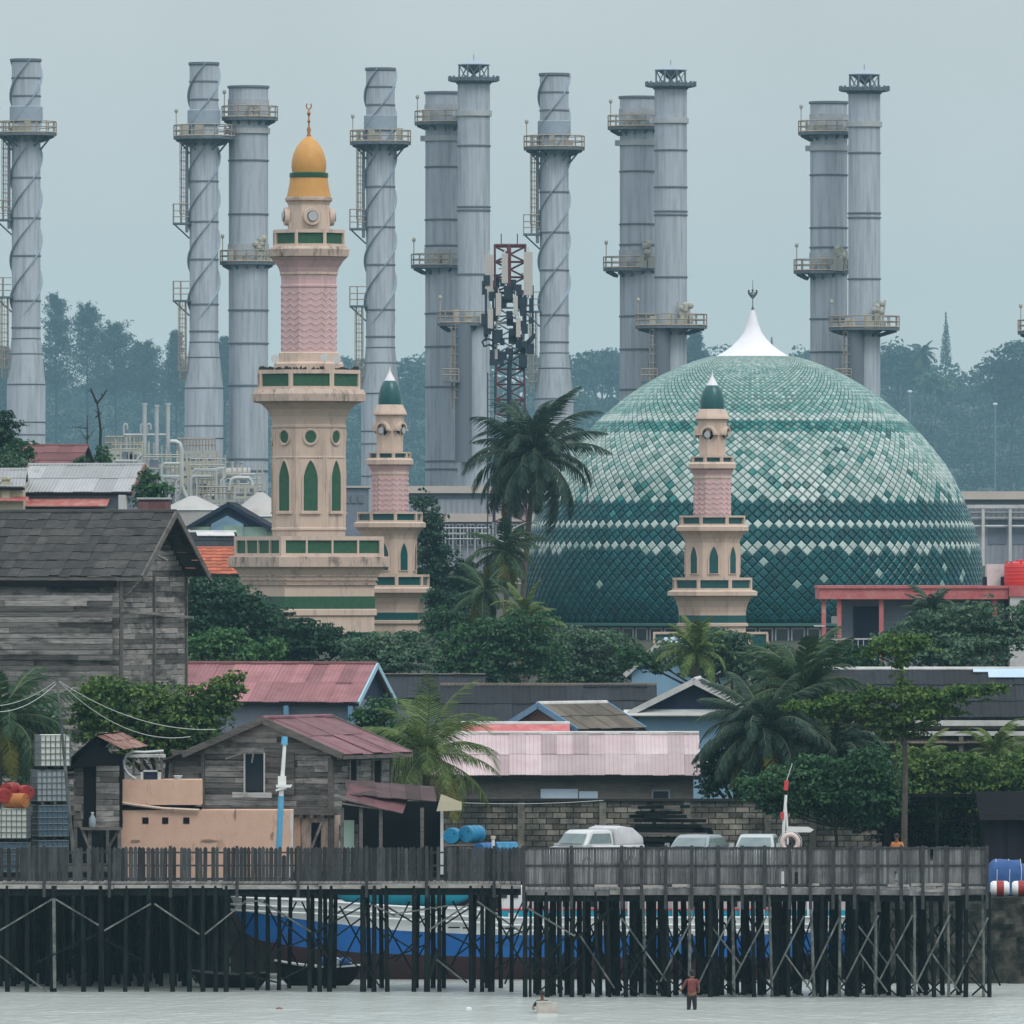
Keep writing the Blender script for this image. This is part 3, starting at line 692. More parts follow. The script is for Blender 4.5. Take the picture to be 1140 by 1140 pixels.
def vessel(label, px0, px1, py, r, D, shade='tankwhite'):
    x0, x1 = X(px0,D), X(px1,D); z = Z(py,D); gz = ground(0,D)
    t = thing('horizontal_vessel', label, 'tank', ((x0+x1)/2, D, gz), 0)
    mb = MB(); n = 24; prof = []
    for k in range(7): a = PI/2*k/6; prof.append((x0 + r*.6*(1-math.sin(a)), r*math.cos(PI/2-a) if False else r*math.sin(a)))
    prof = [(x0 + r*.6*(1-math.cos(PI/2-PI/2*(1-k/6))) , r*math.sin(PI/2*k/6)) for k in range(7)]
    prof = [(x0 + r*.6*(1-math.sin(PI/2*k/6)), r*math.sqrt(max(0,1-(1-math.sin(PI/2*k/6))**2))) for k in range(7)]
    prof += [(x1 - (a-x0), b) for a, b in reversed(prof)]
    vs = [(a, D + b*math.cos(2*PI*i/n), z + b*math.sin(2*PI*i/n)) for a, b in prof for i in range(n)]
    mb.add(vs, [(j*n+i, j*n+(i+1)%n, (j+1)*n+(i+1)%n, (j+1)*n+i) for j in range(len(prof)-1) for i in range(n)])
    mb.build('shell', M[shade], t, True)
    mb = MB()
    for f in (.2, .8):
        x = x0+(x1-x0)*f; mb.box(x-.3, x+.3, D-r*.8, D+r*.8, gz-.1, z-r*.4)
    mb.build('saddle', M['concrete'], t)
    mb = MB()
    for f in (.3, .5, .75):
        x = x0+(x1-x0)*f; mb.tube((x,D,z+r*.9), (x,D,z+r+.5), .15, 8); mb.tube((x,D,z+r+.45), (x,D,z+r+.6), .25, 8)
    mb.build('nozzle', M['galv'], t)
vessel('cream horizontal vessel under the vent pipes', 188, 232, 526, .72, 1068)
vessel('white horizontal vessel right of the vent pipes', 238, 279, 528, .66, 1066)
vessel('short white vessel end behind the grey metal roof', 119, 142, 517, .6, 1080)
def roundtank(label, pxc, hw, ytop, ycone, D):
    cx = X(pxc, D); r = hw*D/F; gz = ground(0,D)
    t = thing('storage_tank', label, 'tank', (cx, D, gz)); 
    mb = MB(); mb.lathe(cx, D, [(r, gz-.1), (r, Z(ycone,D)), (r+.1, Z(ycone,D)), (.3, Z(ytop,D))], 40); mb.build('shell', M['tankwhite'], t, True)
    mb = MB(); mb.lathe(cx, D, [(r+.02, Z(ycone,D)-.1), (r+.15, Z(ycone,D)), (r+.02, Z(ycone,D)+.1)], 40, cap=False)
    mb.lathe(cx, D, [(r+.01, Z(ycone+22,D)-.05), (r+.06, Z(ycone+22,D)), (r+.01, Z(ycone+22,D)+.05)], 40, cap=False); mb.build('rim', M['galv'], t)
roundtank('white cone-roofed tank behind the green gabled house, left side', 215, 36, 552, 568, 1010)
roundtank('white cone-roofed tank partly behind the gold-topped minaret', 290, 36, 548, 575, 1000)
# scaffolding and thin pipework
def scaffold(label, px0, px1, top, bot, D, seed, nx=7):
    rr = random.Random(seed); x0, x1 = X(px0,D), X(px1,D); gz = ground(0,D); zt = Z(top,D)
    t = thing('scaffold', label, 'scaffold', ((x0+x1)/2, D, gz), 0, 'scaffolds in the process area'); mb = MB()
    for y in (D, D+2.5):
        for k in range(nx+1): x = x0+(x1-x0)*k/nx; mb.tube((x,y,gz-.1), (x,y,zt+rr.uniform(-2.5,.8)), .07, 4)
        z = Z(bot,D)
        while z < zt: mb.tube((x0,y,z), (x1,y,z), .06, 4); z += rr.uniform(.8,1.5)
    for k in range(nx): 
        a = x0+(x1-x0)*k/nx; b = x0+(x1-x0)*(k+1)/nx; z = Z(bot,D)+rr.uniform(0,2)
        if rr.random() < .7: mb.tube((a,D,z), (b,D,z+2), .05, 4)
    mb.build('tube_frame', M['frame'], t)
    mb = MB()
    for k in range(9):
        x = rr.uniform(x0,x1); z = rr.uniform(Z(bot,D), zt-1); L_ = rr.uniform(1,4); 
        mb.path([(x,D-.5,gz+.2), (x,D-.5,z), (x+.25,D-.5,z+.3), (min(x1,x+L_),D-.5,z+.3)], rr.uniform(.07,.16), 6)
    mb.build('process_pipe', M['galv'], t)
    mb = MB()
    for k in range(5): x = rr.uniform(x0,x1-1); z = rr.uniform(Z(bot,D), zt-1.5); mb.box(x, x+rr.uniform(.5,1.4), D+.3, D+1.6, z, z+rr.uniform(.4,1.1))
    mb.build('equipment_box', M['greyblue'], t)
scaffold('tangle of thin pipes and scaffold left of the vent pipes', 124, 158, 492, 548, 1045, 1)
scaffold('tangle of thin pipes and scaffold between vent pipes and bent pipe', 160, 200, 500, 560, 1043, 2, 8)
scaffold('tangle of thin pipes and scaffold right of the bent pipe', 211, 250, 506, 575, 1041, 3, 8)
scaffold('tall thin scaffold close beside the gold-topped minaret', 252, 292, 520, 590, 1044, 4, 7)
# industrial buildings
def ibuild(name, label, px0, px1, D, bands, depth=18, posts=0, cat='building'):
    """bands: (py_top, py_bottom, material, proud)"""
    x0, x1 = X(px0,D), X(px1,D); gz = ground(0,D)
    t = thing(name, label, cat, ((x0+x1)/2, D+depth/2, gz))
    for k, (a, b, m, pr) in enumerate(bands):
        nm = ('roof_fascia' if k == 0 else 'wall_band')
        mb = MB(); mb.box(x0-pr, x1+pr, D-pr, D+depth+pr, max(Z(b,D), gz-.2) if b < 1e3 else gz-.2, Z(a,D)); mb.build(nm, M[m], t)
    return t, x0, x1, gz
t, x0, x1, gz = ibuild('plant_building', 'long grey plant building with cream fascia between small minaret and palm', 455, 640, 930,
    [(541,549,'beige',.5), (549,556,'greyblue',0), (556,572,'clad',.1), (572,581,'beige',.2), (581,1e4,'clad',-.2)])
D = 930
for k in range(14):
    a = X(472+k*12, D); mb = MB(); mb.box(a, a+.62, D-.02, D+.1, Z(606,D), Z(585,D)); w_ = mb.build('window', M['glass'], t)
    mb = MB()
    for q in (a, a+.31, a+.62): mb.box(q-.04, q+.04, D-.1, D-.02, Z(607,D), Z(584,D))
    for q in (584, 595, 607): mb.box(a, a+.62, D-.09, D-.03, Z(q,D)-.04, Z(q,D)+.04)
    mb.build('window_frame', M['clad'], w_)
mb = MB()
for q in (588, 594, 600): mb.tube((X(455,D),D-1.4,Z(q,D)), (X(545,D),D-1.4,Z(q,D)), .06, 4)
for k in range(12): x = X(455+k*8.2, D); mb.tube((x,D-1.4,gz), (x,D-1.4,Z(588,D)), .06, 4)
mb.build('railing', M['galv'], t)
t, x0, x1, gz = ibuild('plant_building', 'grey box-shaped plant building between the two left minarets', 375, 408, 925, [(541,543,'beige',.25), (543,1e4,'greyblue',0)], 14)
mb = MB(); D = 925
for a in range(3): mb.box(X(383+a*8,D), X(389+a*8,D), D-.12, D-.02, Z(560,D), Z(551,D))
mb.build('louvre', M['seam'], t)
t, x0, x1, gz = ibuild('plant_building', 'grey clad plant building with cream roof edge right of the dome', 1066, 1190, 950,
    [(547,556,'beige',.6), (556,561,'seam',.1), (561,1e4,'clad',0)], 25)
D = 950; mb = MB()
mb.box(X(1060,D), x1, D-1.2, D-.9, Z(566,D), Z(562,D))
for px in (1094, 1124, 1154): mb.box(X(px,D)-.13, X(px,D)+.13, D-1.15, D-.9, gz, Z(564,D))
mb.build('white_post_frame', M['whitewall'], t)
mb = MB()
for q in (571, 577, 586): mb.tube((X(1070,D),D-.5,Z(q,D)), (x1,D-.5,Z(q,D)), .14, 6)
mb.build('pipe_run', M['galv'], t)
for k in range(3):
    a = X(1100+k*26, D); mb = MB(); mb.box(a, a+1.6, D-.06, D+.1, Z(606,D), Z(578,D)); mb.build('louvre', M['greyblue'], t)

# ================================================================ antenna tower
DT = 880.0
def tower():
    cx = X(568, DT); gz = ground(cx, DT); s = F/DT
    t = thing('antenna_tower', 'red and white lattice antenna tower crowded with panels and cables', 'tower', (cx, DT, gz))
    def hw(z): 
        zt = Z(273,DT); f = max(0, min(1, (zt-z)/(zt-gz))); return (17 if z > Z(330,DT) else 13.5+6*f)/s
    zz = gz; zt = Z(273, DT); lev = []
    while zz < zt: lev.append(zz); zz += 1.25
    lev.append(zt)
    segs = {'towerred': MB(), 'towerwhite': MB()}
    def band(z):
        py = 630-(z-H)*s
        return 'towerred' if py < 328 or 402 < py < 460 or 520 < py < 580 else 'towerwhite'
    for a, b in zip(lev, lev[1:]):
        mb = segs[band((a+b)/2)]; ra, rb = hw(a), hw(b)
        ca = [(cx+sx*ra, DT+sy*ra) for sx, sy in ((-1,-1),(1,-1),(1,1),(-1,1))]; cb = [(cx+sx*rb, DT+sy*rb) for sx, sy in ((-1,-1),(1,-1),(1,1),(-1,1))]
        for k in range(4):
            k2 = (k+1) % 4
            mb.tube((*ca[k],a), (*cb[k],b), .1, 5); mb.tube((*ca[k],a), (*ca[k2],a), .06, 4)
            mb.tube((*ca[k],a), (*cb[k2],b), .05, 4); mb.tube((*ca[k2],a), (*cb[k],b), .05, 4)
    mb = segs['towerred']; r = hw(zt)
    for sx, sy, ex, ey in ((-1,-1,1,-1),(1,-1,1,1),(1,1,-1,1),(-1,1,-1,-1)): mb.tube((cx+sx*r,DT+sy*r,zt), (cx+ex*r,DT+ey*r,zt), .09, 5)
    mb.tube((cx-.1, DT-r, Z(330,DT)), (cx-.1, DT-r, zt), .18, 6)
    segs['towerred'].build('red_lattice', M['towerred'], t); segs['towerwhite'].build('white_lattice', M['towerwhite'], t)
    for px, y0, y1, w_, yd in ((544.5,284,330,9,-1), (562,283,316,7,-1.9), (588,281,329,10,-1.2), (546,344,366,6,-1.6), (555,327,352,6,-1.8), (551,367,401,6,-1), (574,330,352,5,-1.8), (577,355,376,5,-1.8), (592,374,392,5,-.8)):
        x = X(px,DT); w2 = w_/s/2; mb = MB(); y = DT+yd*1.1
        mb.box(x-w2, x+w2, y-.2, y+.15, Z(y1,DT), Z(y0,DT)); mb.box(x-.05, x+.05, y+.15, y+.35, Z(y1,DT)-.2, Z(y0,DT)+.4)
        mb.beam((x,y+.3,(Z(y1,DT)+Z(y0,DT))/2), (cx+(.9 if x>cx else -.9), DT-.9, (Z(y1,DT)+Z(y0,DT))/2), .09)
        mb.build('panel_antenna', M['panel'], t)
    rr = random.Random(4)
    for k in range(46):
        px = rr.choice([541,548,554,560,566,572,578,583,590]) + rr.uniform(-2,2); py = rr.uniform(312, 408); x = X(px,DT); z = Z(py,DT)
        y = DT - rr.uniform(1, 1.7); a = rr.uniform(.18,.34); h = rr.uniform(.25,.6)
        mb = MB(); mb.box(x-a, x+a, y-.15, y+.15, z-h, z+h)
        mb.beam((x,y+.1,z), (cx+(.8 if x>cx else -.8), DT-.8, z-.1), .1); mb.build('radio_unit', M['towerdark'], t)
    for px, y0, y1 in ((541,322,380), (593,318,376), (549,330,400), (585,325,372)):
        mb = MB(); x = X(px,DT); mb.tube((x,DT-1.3,Z(y1,DT)), (x,DT-1.3,Z(y0,DT)), .09, 6)
        mb.beam((x,DT-1.3,Z((y0+y1)/2,DT)), (cx+(.8 if x>cx else -.8),DT-.9,Z((y0+y1)/2,DT)), .1); mb.build('mount_pole', M['towerdark'], t)
    for k in range(3):
        mb = MB(); o = k*1.5
        mb.path([(X(595,DT),DT-1.6,Z(372+o,DT)), (X(590,DT),DT-1.6,Z(378+o,DT)), (X(582,DT),DT-1.5,Z(385+o,DT)), (X(575,DT),DT-1.4,Z(392,DT)), (X(568+k,DT),DT-1.3,Z(394,DT)), (X(566+k,DT),DT-1.3,Z(410,DT)), (X(566+k,DT),DT-1.35,gz+1)], .13, 6)
        mb.build('feeder_cable', M['towerdark'], t)
    mb = MB(); mb.path([P(551,380,DT)+Vector((0,-1.5,0)), P(541,377,DT)+Vector((0,-1.6,0)), P(537,381,DT)+Vector((0,-1.6,0)), P(539,386,DT)+Vector((0,-1.6,0)), P(545,384,DT)+Vector((0,-1.5,0)), P(552,388,DT)+Vector((0,-1.3,0))], .1, 6)
    mb.build('feeder_cable', M['towerdark'], t)
    mb = MB()
    for px in (558, 576): mb.tube((X(px,DT),DT-r,zt), (X(px,DT),DT-r,zt+.9), .04, 4)
    mb.build('lightning_rod', M['towerdark'], t)
    mb = MB()
    for px in (543, 551): mb.tube((X(px,DT),DT-1.6,gz), (X(px,DT),DT-1.6,Z(415,DT)), .05, 4)
    z = gz
    while z < Z(415,DT): mb.beam((X(543,DT),DT-1.6,z), (X(551,DT),DT-1.6,z), .04); z += .5
    mb.build('ladder', M['towerdark'], t)
tower()
# ================================================================ mosque
DM = 715.0; MX = X(838, DM); sm = F/DM
def face_fn(cx, cy, ang, ap):
    # ang 0 = facing the camera (-y); u to the right seen from outside
    n = Vector((math.sin(ang), -math.cos(ang), 0)); u = Vector((math.cos(ang), math.sin(ang), 0))
    def fn(a, z, d): p = Vector((cx, cy, 0)) + n*(ap+d) + u*a; return (p.x, p.y, z)
    return fn
def arch_pts(w, z0, z1, tip=.35):
    zs_ = z1 - w*1.25; pts = [(-w/2, z0), (w/2, z0), (w/2, zs_)]
    for k in range(1, 6):
        t = k/6; pts.append((w/2*(1-t**1.7), zs_ + (z1-zs_)*math.sin(t*PI/2)**1.0*(.55*t+.45)))
    pts.append((0, z1)); 
    for k in range(5, 0, -1):
        t = k/6; pts.append((-w/2*(1-t**1.7), zs_ + (z1-zs_)*math.sin(t*PI/2)**1.0*(.55*t+.45)))
    pts.append((-w/2, zs_)); return pts
def parapet(root, cx, cy, ap, z0, z1, n, rot, per=1, gm='green'):
    k = 1/math.cos(PI/n); h = z1-z0; a = ap
    mb = MB(); mb.lathe(cx, cy, [(a-.14, z0+.03), (a-.14, z1-.03), (a-.3, z1-.03), (a-.3, z0+.03)], n, rot, ap=True, cap=False)
    for f in mb.f: pass
    g = mb.build('green_panel', M[gm], root)
    mb = MB()
    for (za, zb) in ((z0, z0+h*.16), (z1-h*.2, z1)):
        mb.lathe(cx, cy, [(a-.34, za), (a, za), (a, zb), (a-.34, zb), (a-.34, za)], n, rot, ap=True, cap=False)
    L_ = 2*ap*math.tan(PI/n)
    for i in range(n):
        fn = face_fn(cx, cy, rot + 2*PI*i/n, a)
        w_ = max(.12, .065*L_/per)
        for q in range(per+1):
            u0 = -L_/2 + L_*q/per; ww = w_ if 0 < q < per or True else w_
            a0, a1 = (u0, u0+ww) if q == 0 else ((u0-ww, u0) if q == per else (u0-ww/2, u0+ww/2))
            mb.prism([(a0, z0+h*.15), (a1, z0+h*.15), (a1, z1-h*.19), (a0, z1-h*.19)], fn, -.33, -.01 + .006*(i % 2))
    mb.build('parapet', M['cream'], root)
def zigzag(root, cx, cy, ap, z0, z1, n, rot, pitch, wave):
    L_ = 2*ap*math.tan(PI/n); mb = MB(); m_ = 4
    for i in range(n):
        fn = face_fn(cx, cy, rot + 2*PI*i/n, ap); z = z0
        while z < z1 - wave:
            for q in range(m_):
                u0 = -L_/2 + L_*q/m_; u1 = u0 + L_/m_; za, zb = (z, z+wave) if q % 2 else (z+wave, z)
                mb.prism([(u0,za), (u1,zb), (u1,zb+pitch*.2), (u0,za+pitch*.2)], fn, -.01, .03)
            z += pitch
    mb.build('zigzag_relief', M['pinkr'], root)
def big_minaret():
    D = 700.0; s = F/D; cx = X(342.5, D); cy = D + 4; gz = ground(cx, cy) - .2
    z = lambda py: Z(py, D); rot = R(4)
    t = thing('minaret', 'tall pink and cream minaret with gold dome, green balcony panels and square base', 'minaret', (cx, cy, gz), 0, 'minarets of the mosque')
    def lz(name, prof, m, n=8, r_=rot, ap=True, smooth=False):
        mb = MB(); mb.lathe(cx, cy, [(a/s, b) for a, b in prof], n, r_, ap=ap); return mb.build(name, M[m], t, smooth)
    # square base turned 26 degrees
    q = R(26); kq = math.cos(PI/4)
    def sq(name, prof, m): mb = MB(); mb.lathe(cx, cy, [(a/s*kq, zz) for a, zz in prof], 4, q, ap=True); return mb.build(name, M[m], t)
    sq('base_wall', [(78,gz), (78,z(655)), (79,z(650)), (82,z(642)), (88,z(634)), (93,z(631))], 'cream')
    sq('base_ledge', [(79.5,z(686)), (81,z(685)), (81,z(679)), (79.5,z(678))], 'cream')
    sq('green_band', [(78.8,z(678.2)), (78.8,z(664))], 'green')
    sq('base_cornice', [(90,z(632)), (96.5,z(631)), (96.5,z(620)), (92,z(619.5))], 'creamdirty')
    for zz in (641, 645.5, 650): sq('base_moulding', [(82,z(zz+1)), (83.5 - (zz-641)*.25,z(zz+.8)), (83.5 - (zz-641)*.25,z(zz-.8)), (82,z(zz-1))], 'creamdirty')
    parapet(t, cx, cy, 89.4/s*kq, z(619.5), z(597), 4, q, 4)
    for zz in (710,):
        for i in range(4):
            fn = face_fn(cx, cy, q + PI/2*i, 78/s*kq)
            for u in (-2.2, 0, 2.2): mb = MB(); mb.prism([(u-.8,z(722)), (u+.8,z(722)), (u+.8,z(704)), (u-.8,z(704))], fn, -.01, .05); mb.build('window', M['greenglass'], t)
    lz('lower_shaft', [(40,z(622)), (40,z(475)), (40.6,z(470)), (42,z(463)), (46,z(455)), (52,z(449)), (57,z(446))], 'cream')
    lz('lower_moulding', [(40.6,z(476)), (41.2,z(475)), (41.2,z(473)), (40.6,z(472))], 'cream')
    lz('lower_moulding', [(40.2,z(510)), (40.7,z(509.4)), (40.7,z(508)), (40.2,z(507.5))], 'cream')
    lz('lower_moulding', [(40.2,z(591)), (41.2,z(590)), (41.2,z(588)), (40.2,z(587))], 'cream')
    lz('lower_cornice', [(57,z(447.5)), (62,z(446)), (62.5,z(438)), (60,z(433)), (57,z(432.8))], 'creamdirty')
    parapet(t, cx, cy, 56.5/s, z(433), z(411), 8, rot, 1)
    mb = MB()    # overgrown, broken top edge
    rr = random.Random(3)
    for i in range(8):
        fn = face_fn(cx, cy, rot + 2*PI*i/8, 56/s)
        L_ = 2*56/s*math.tan(PI/8)
        u = -L_/2+.15
        while u < L_/2-.2:
            w_ = rr.uniform(.1,.35); 
            if rr.random() < .8: mb.prism([(u,z(411)), (u+w_,z(411)), (u+w_*.8,z(411)+rr.uniform(.06,.26)), (u+.02,z(411)+rr.uniform(.05,.22))], fn, -.3, -.05)
            u += w_*1.05
    mb.build('weathered_coping', M['barkdark'], t)
    L8 = 2*40/s*math.tan(PI/8)
    for i in range(8):
        fn = face_fn(cx, cy, rot + 2*PI*i/8, 40/s)
        mb = MB(); mb.prism(arch_pts(.92, z(568.5), z(512)), fn, -.01, .03); wn = mb.build('arched_window', M['green'], t)
        mb = MB(); o = arch_pts(1.12, z(569.5), z(510)); inn = arch_pts(.92, z(568.5), z(512)); n_ = len(o)
        vs = [fn(a,b,0) for a,b in o] + [fn(a,b,.09) for a,b in o] + [fn(a,b,.09) for a,b in inn] + [fn(a,b,.02) for a,b in inn]
        fs = []
        for r_ in range(3):
            for k in range(n_): fs.append((r_*n_+k, r_*n_+(k+1)%n_, (r_+1)*n_+(k+1)%n_, (r_+1)*n_+k))
        mb.add(vs, fs); mb.prism([(-.66,z(572)), (.66,z(572)), (.66,z(569.5)), (-.66,z(569.5))], fn, -.01, .14); mb.build('window_surround', M['cream'], wn)
        mb = MB(); pts = [(.34*math.cos(2*PI*k/18), z(486)+.38*math.sin(2*PI*k/18)) for k in range(18)]; mb.prism(pts, fn, -.01, .04); wn = mb.build('round_window', M['green'], t)
        mb = MB()
        vs = []; n_ = 24
        for rr_, d in ((.36,.03), (.4,.11), (.5,.11), (.53,0)): vs += [fn(rr_*math.cos(2*PI*k/n_), z(486)+rr_*1.1*math.sin(2*PI*k/n_), d) for k in range(n_)]
        mb.add(vs, [(r_*n_+k, r_*n_+(k+1)%n_, (r_+1)*n_+(k+1)%n_, (r_+1)*n_+k) for r_ in range(3) for k in range(n_)]); mb.build('window_surround', M['cream'], wn)
        mb = MB()
        for u in (-L8/2+.08, L8/2-.08): mb.prism([(u-.07,z(589)), (u+.07,z(589)), (u+.07,z(478)), (u-.07,z(478))], fn, -.01, .035)
        mb.build('corner_pilaster', M['cream'], t)
    lz('upper_plinth', [(38,z(433)), (38,z(404)), (36,z(402)), (33,z(402)), (33,z(392)), (31,z(391))], 'cream')
    lz('upper_shaft', [(30.3,z(393)), (30.3,z(310)), (31,z(303)), (33.5,z(296)), (38,z(289)), (42,z(285))], 'pink')
    zigzag(t, cx, cy, 30.3/s, z(389), z(319), 8, rot, .4, .2)
    lz('shaft_moulding', [(30.5,z(319)), (31.2,z(318)), (31.2,z(316)), (30.5,z(315))], 'pink')
    lz('shaft_moulding', [(31,z(305)), (32,z(304)), (32,z(302)), (31.2,z(301))], 'cream')
    lz('upper_cornice', [(38.5,z(286)), (43.5,z(284)), (44.5,z(276)), (42,z(273)), (39,z(272.6))], 'creamdirty')
    parapet(t, cx, cy, 39.5/s, z(273), z(254), 8, rot, 1)
    lz('lantern_drum', [(23.5,z(272)), (22.5,z(226)), (24,z(223)), (25.5,z(222))], 'cream')
    lz('eave_ring', [(24,z(222.6)), (26.5,z(221)), (26.5,z(218)), (23.5,z(216.5))], 'creamdirty', 24, 0, False)
    for i in range(4):
        fn = face_fn(cx, cy, R(10) + PI/2*i, 22.5/s)
        mb = MB(); n_ = 20; vs = []
        for rr_, d in ((.34,.12), (.36,.32), (.58,.32), (.62,0)): vs += [fn(rr_*math.cos(2*PI*k/n_), z(239)+rr_*math.sin(2*PI*k/n_), d) for k in range(n_)]
        mb.add(vs, [(r_*n_+k, r_*n_+(k+1)%n_, (r_+1)*n_+(k+1)%n_, (r_+1)*n_+k) for r_ in range(3) for k in range(n_)]); mb.build('niche_ring', M['cream'], t)
        mb = MB(); c = fn(0, z(239), 0); d = fn(0, z(239), .45); mb.tube(c, d, .1, 12, r2=.32); mb.build('loudspeaker', M['galv'], t)
        mb = MB(); c = Vector(fn(.0, z(239), .01)); mb.prism([(.33*math.cos(2*PI*k/16), z(239)+.33*math.sin(2*PI*k/16)) for k in range(16)], fn, .0, .06); mb.build('niche_recess', M['darkvoid'], t)
    lz('gold_skirt', [(25,z(217)), (24.3,z(214)), (22.2,z(204)), (21,z(195.5))], 'gold', 32, 0, False, True)
    lz('green_collar', [(20,z(196)), (21.8,z(195)), (21.8,z(190.5)), (20,z(189.5))], 'greenglass', 32, 0, False, True)
    lz('gold_dome', [(18.5,z(190)), (19.6,z(184)), (19.3,z(177)), (17.5,z(169)), (14,z(161)), (9.5,z(155)), (5,z(151)), (2.5,z(149))], 'gold', 32, 0, False, True)
    lz('finial', [(2.6,z(151)), (2.6,z(148)), (1.6,z(146)), (2.4,z(141)), (1,z(138)), (.7,z(135)), (1.9,z(132)), (.7,z(129)), (.7,z(127)), (2.2,z(123)), (.6,z(120)), (.5,z(118))], 'copper', 12, 0, False, True)
    mb = MB(); c = Vector((cx, cy, z(115))); pts = [c + Vector((.16*math.sin(a), 0, -.2*math.cos(a))) for a in [R(v) for v in range(-140, 141, 20)]]
    mb.path(pts, .045, 6); mb.build('crescent', M['copper'], t)
    for px, py in ((306,400), (361,398), (375,401)):
        mb = MB(); x = X(px,D); mb.tube((x, cy-2.6, z(py)-.3), (x, cy-2.6, z(py)), .04, 5); mb.tube((x, cy-2.55, z(py)), (x, cy-2.95, z(py)+.05), .1, 12, r2=.28); mb.build('loudspeaker', M['whitewall'], t)
big_minaret()
def small_minaret(D, pxc, label, rot, src=None):
    s = F/650.0; cx, cy = X(pxc, 650.0), 650.0; gz = ground(cx, cy) - .5
    z = lambda py: Z(py, 650.0)
    t = thing('minaret', label, 'minaret', (cx, cy, gz), 0, 'minarets of the mosque')
    def lz(name, prof, m, n=8, r_=rot, ap=True, smooth=False):
        mb = MB(); mb.lathe(cx, cy, [(a/s, z(b) if b < 2000 else gz) for a, b in prof], n, r_, ap=ap); return mb.build(name, M[m], t, smooth)
    lz('base_wall', [(36.5,5000), (36.5,z and 694), (36.5,682), (37.5,676), (40,669), (44,664)], 'cream')
    lz('base_ledge', [(37,697.5), (39,697), (39,694), (37,693.3)], 'cream')
    lz('green_band', [(37.1,693.4), (37.1,685)], 'teal')
    lz('base_cornice', [(44,664.5), (49,663), (49,658.5), (45,657)], 'cream')
    parapet(t, cx, cy, 43.5/s, z(657), z(643), 8, rot, 1, 'teal')
    lz('lower_shaft', [(29.8,658), (29.8,604), (31,600), (34,595), (37,592)], 'cream')
    L8 = 2*29.8/s*math.tan(PI/8)
    for i in range(8):
        fn = face_fn(cx, cy, rot + 2*PI*i/8, 29.8/s)
        mb = MB(); mb.prism(arch_pts(.54, z(638.5), z(608.5)), fn, -.01, .03); wn = mb.build('arched_window', M['teal'], t)
        mb = MB(); o = arch_pts(.72, z(639.3), z(606.8)); inn = arch_pts(.54, z(638.5), z(608.5)); n_ = len(o)
        vs = [fn(a,b,0) for a,b in o] + [fn(a,b,.07) for a,b in o] + [fn(a,b,.07) for a,b in inn] + [fn(a,b,.02) for a,b in inn]
        mb.add(vs, [(r_*n_+k, r_*n_+(k+1)%n_, (r_+1)*n_+(k+1)%n_, (r_+1)*n_+k) for r_ in range(3) for k in range(n_)])
        mb.build('window_surround', M['cream'], wn)
    lz('middle_cornice', [(36,592.4), (39.5,591), (39.5,586.5), (37,585)], 'cream')
    parapet(t, cx, cy, 36/s, z(585), z(574), 8, rot, 1, 'teal')
    lz('upper_shaft', [(20.3,586), (20.3,532), (21,528), (23.5,523)], 'pink')
    zigzag(t, cx, cy, 20.3/s, z(573), z(534), 8, rot, .3, .14)
    lz('shaft_moulding', [(20.5,533.5), (21,532.5), (21,530.5), (20.6,530)], 'cream')
    lz('upper_cornice', [(22,523.4), (25.8,521.5), (25.8,516.5), (24,515)], 'cream')
    parapet(t, cx, cy, 23.3/s, z(515.4), z(508), 8, rot, 1, 'teal')
    lz('lantern_drum', [(14.2,516), (14.8,485), (15.5,474), (16,467)], 'cream')
    lz('eave_ring', [(15,468), (19,466.5), (18.5,464.5), (14.5,456), (13.5,455.5)], 'cream')
    for i in range(4):
        fn = face_fn(cx, cy, rot - R(20) + PI/2*i, 14.8/s)
        mb = MB(); n_ = 16; vs = []
        for rr_, d in ((.33,.05), (.34,.22), (.46,.22), (.5,-.1)): vs += [fn(rr_*math.cos(PI*k/(n_-1)), z(483)+rr_*math.sin(PI*k/(n_-1)), d) for k in range(n_)]
        mb.add(vs, [(r_*n_+k, r_*n_+k+1, (r_+1)*n_+k+1, (r_+1)*n_+k) for r_ in range(3) for k in range(n_-1)])
        for sx in (-1, 1): mb.prism([(sx*.34,z(484.5)), (sx*.62,z(484.5)), (sx*.62,z(482.5)), (sx*.34,z(482.5))][::sx], fn, -.1, .2)
        mb.build('arch_hood', M['cream'], t)
        mb = MB(); mb.prism([(.32*math.cos(2*PI*k/16), z(483.5)+.34*math.sin(2*PI*k/16)) for k in range(16)], fn, -.1, .02); mb.build('niche_recess', M['darkvoid'], t)
        mb = MB(); mb.tube(fn(0,z(484),-.05), fn(0,z(484),.25), .06, 10, r2=.2); mb.build('loudspeaker', M['galv'], t)
    lz('teal_dome', [(13.5,456.3), (13.7,450), (13,443), (11,436), (8,430.5), (6.5,429)], 'teal', 28, 0, False, True)
    lz('finial_cone', [(6.8,429.5), (5,426), (2.2,421), (.8,417.5), (.3,412)], 'whitemetal', 20, 0, False, True)
    return t
sm1 = small_minaret(650, 793, 'slim pink and cream minaret with teal dome standing in front of the big green dome', R(2))
sm2 = copy_tree(sm1)
k = 716.0; r0 = ground(X(793,650.0), 650)-.5; kf = F/k
sm2.scale = (1.05, 1.05, 1.11)
place(sm2, (X(434, k), k, 16+60/kf - 1.11*(19.03-r0)), R(-14), 'slim teal-domed minaret between the gold-topped minaret and the dark tree')

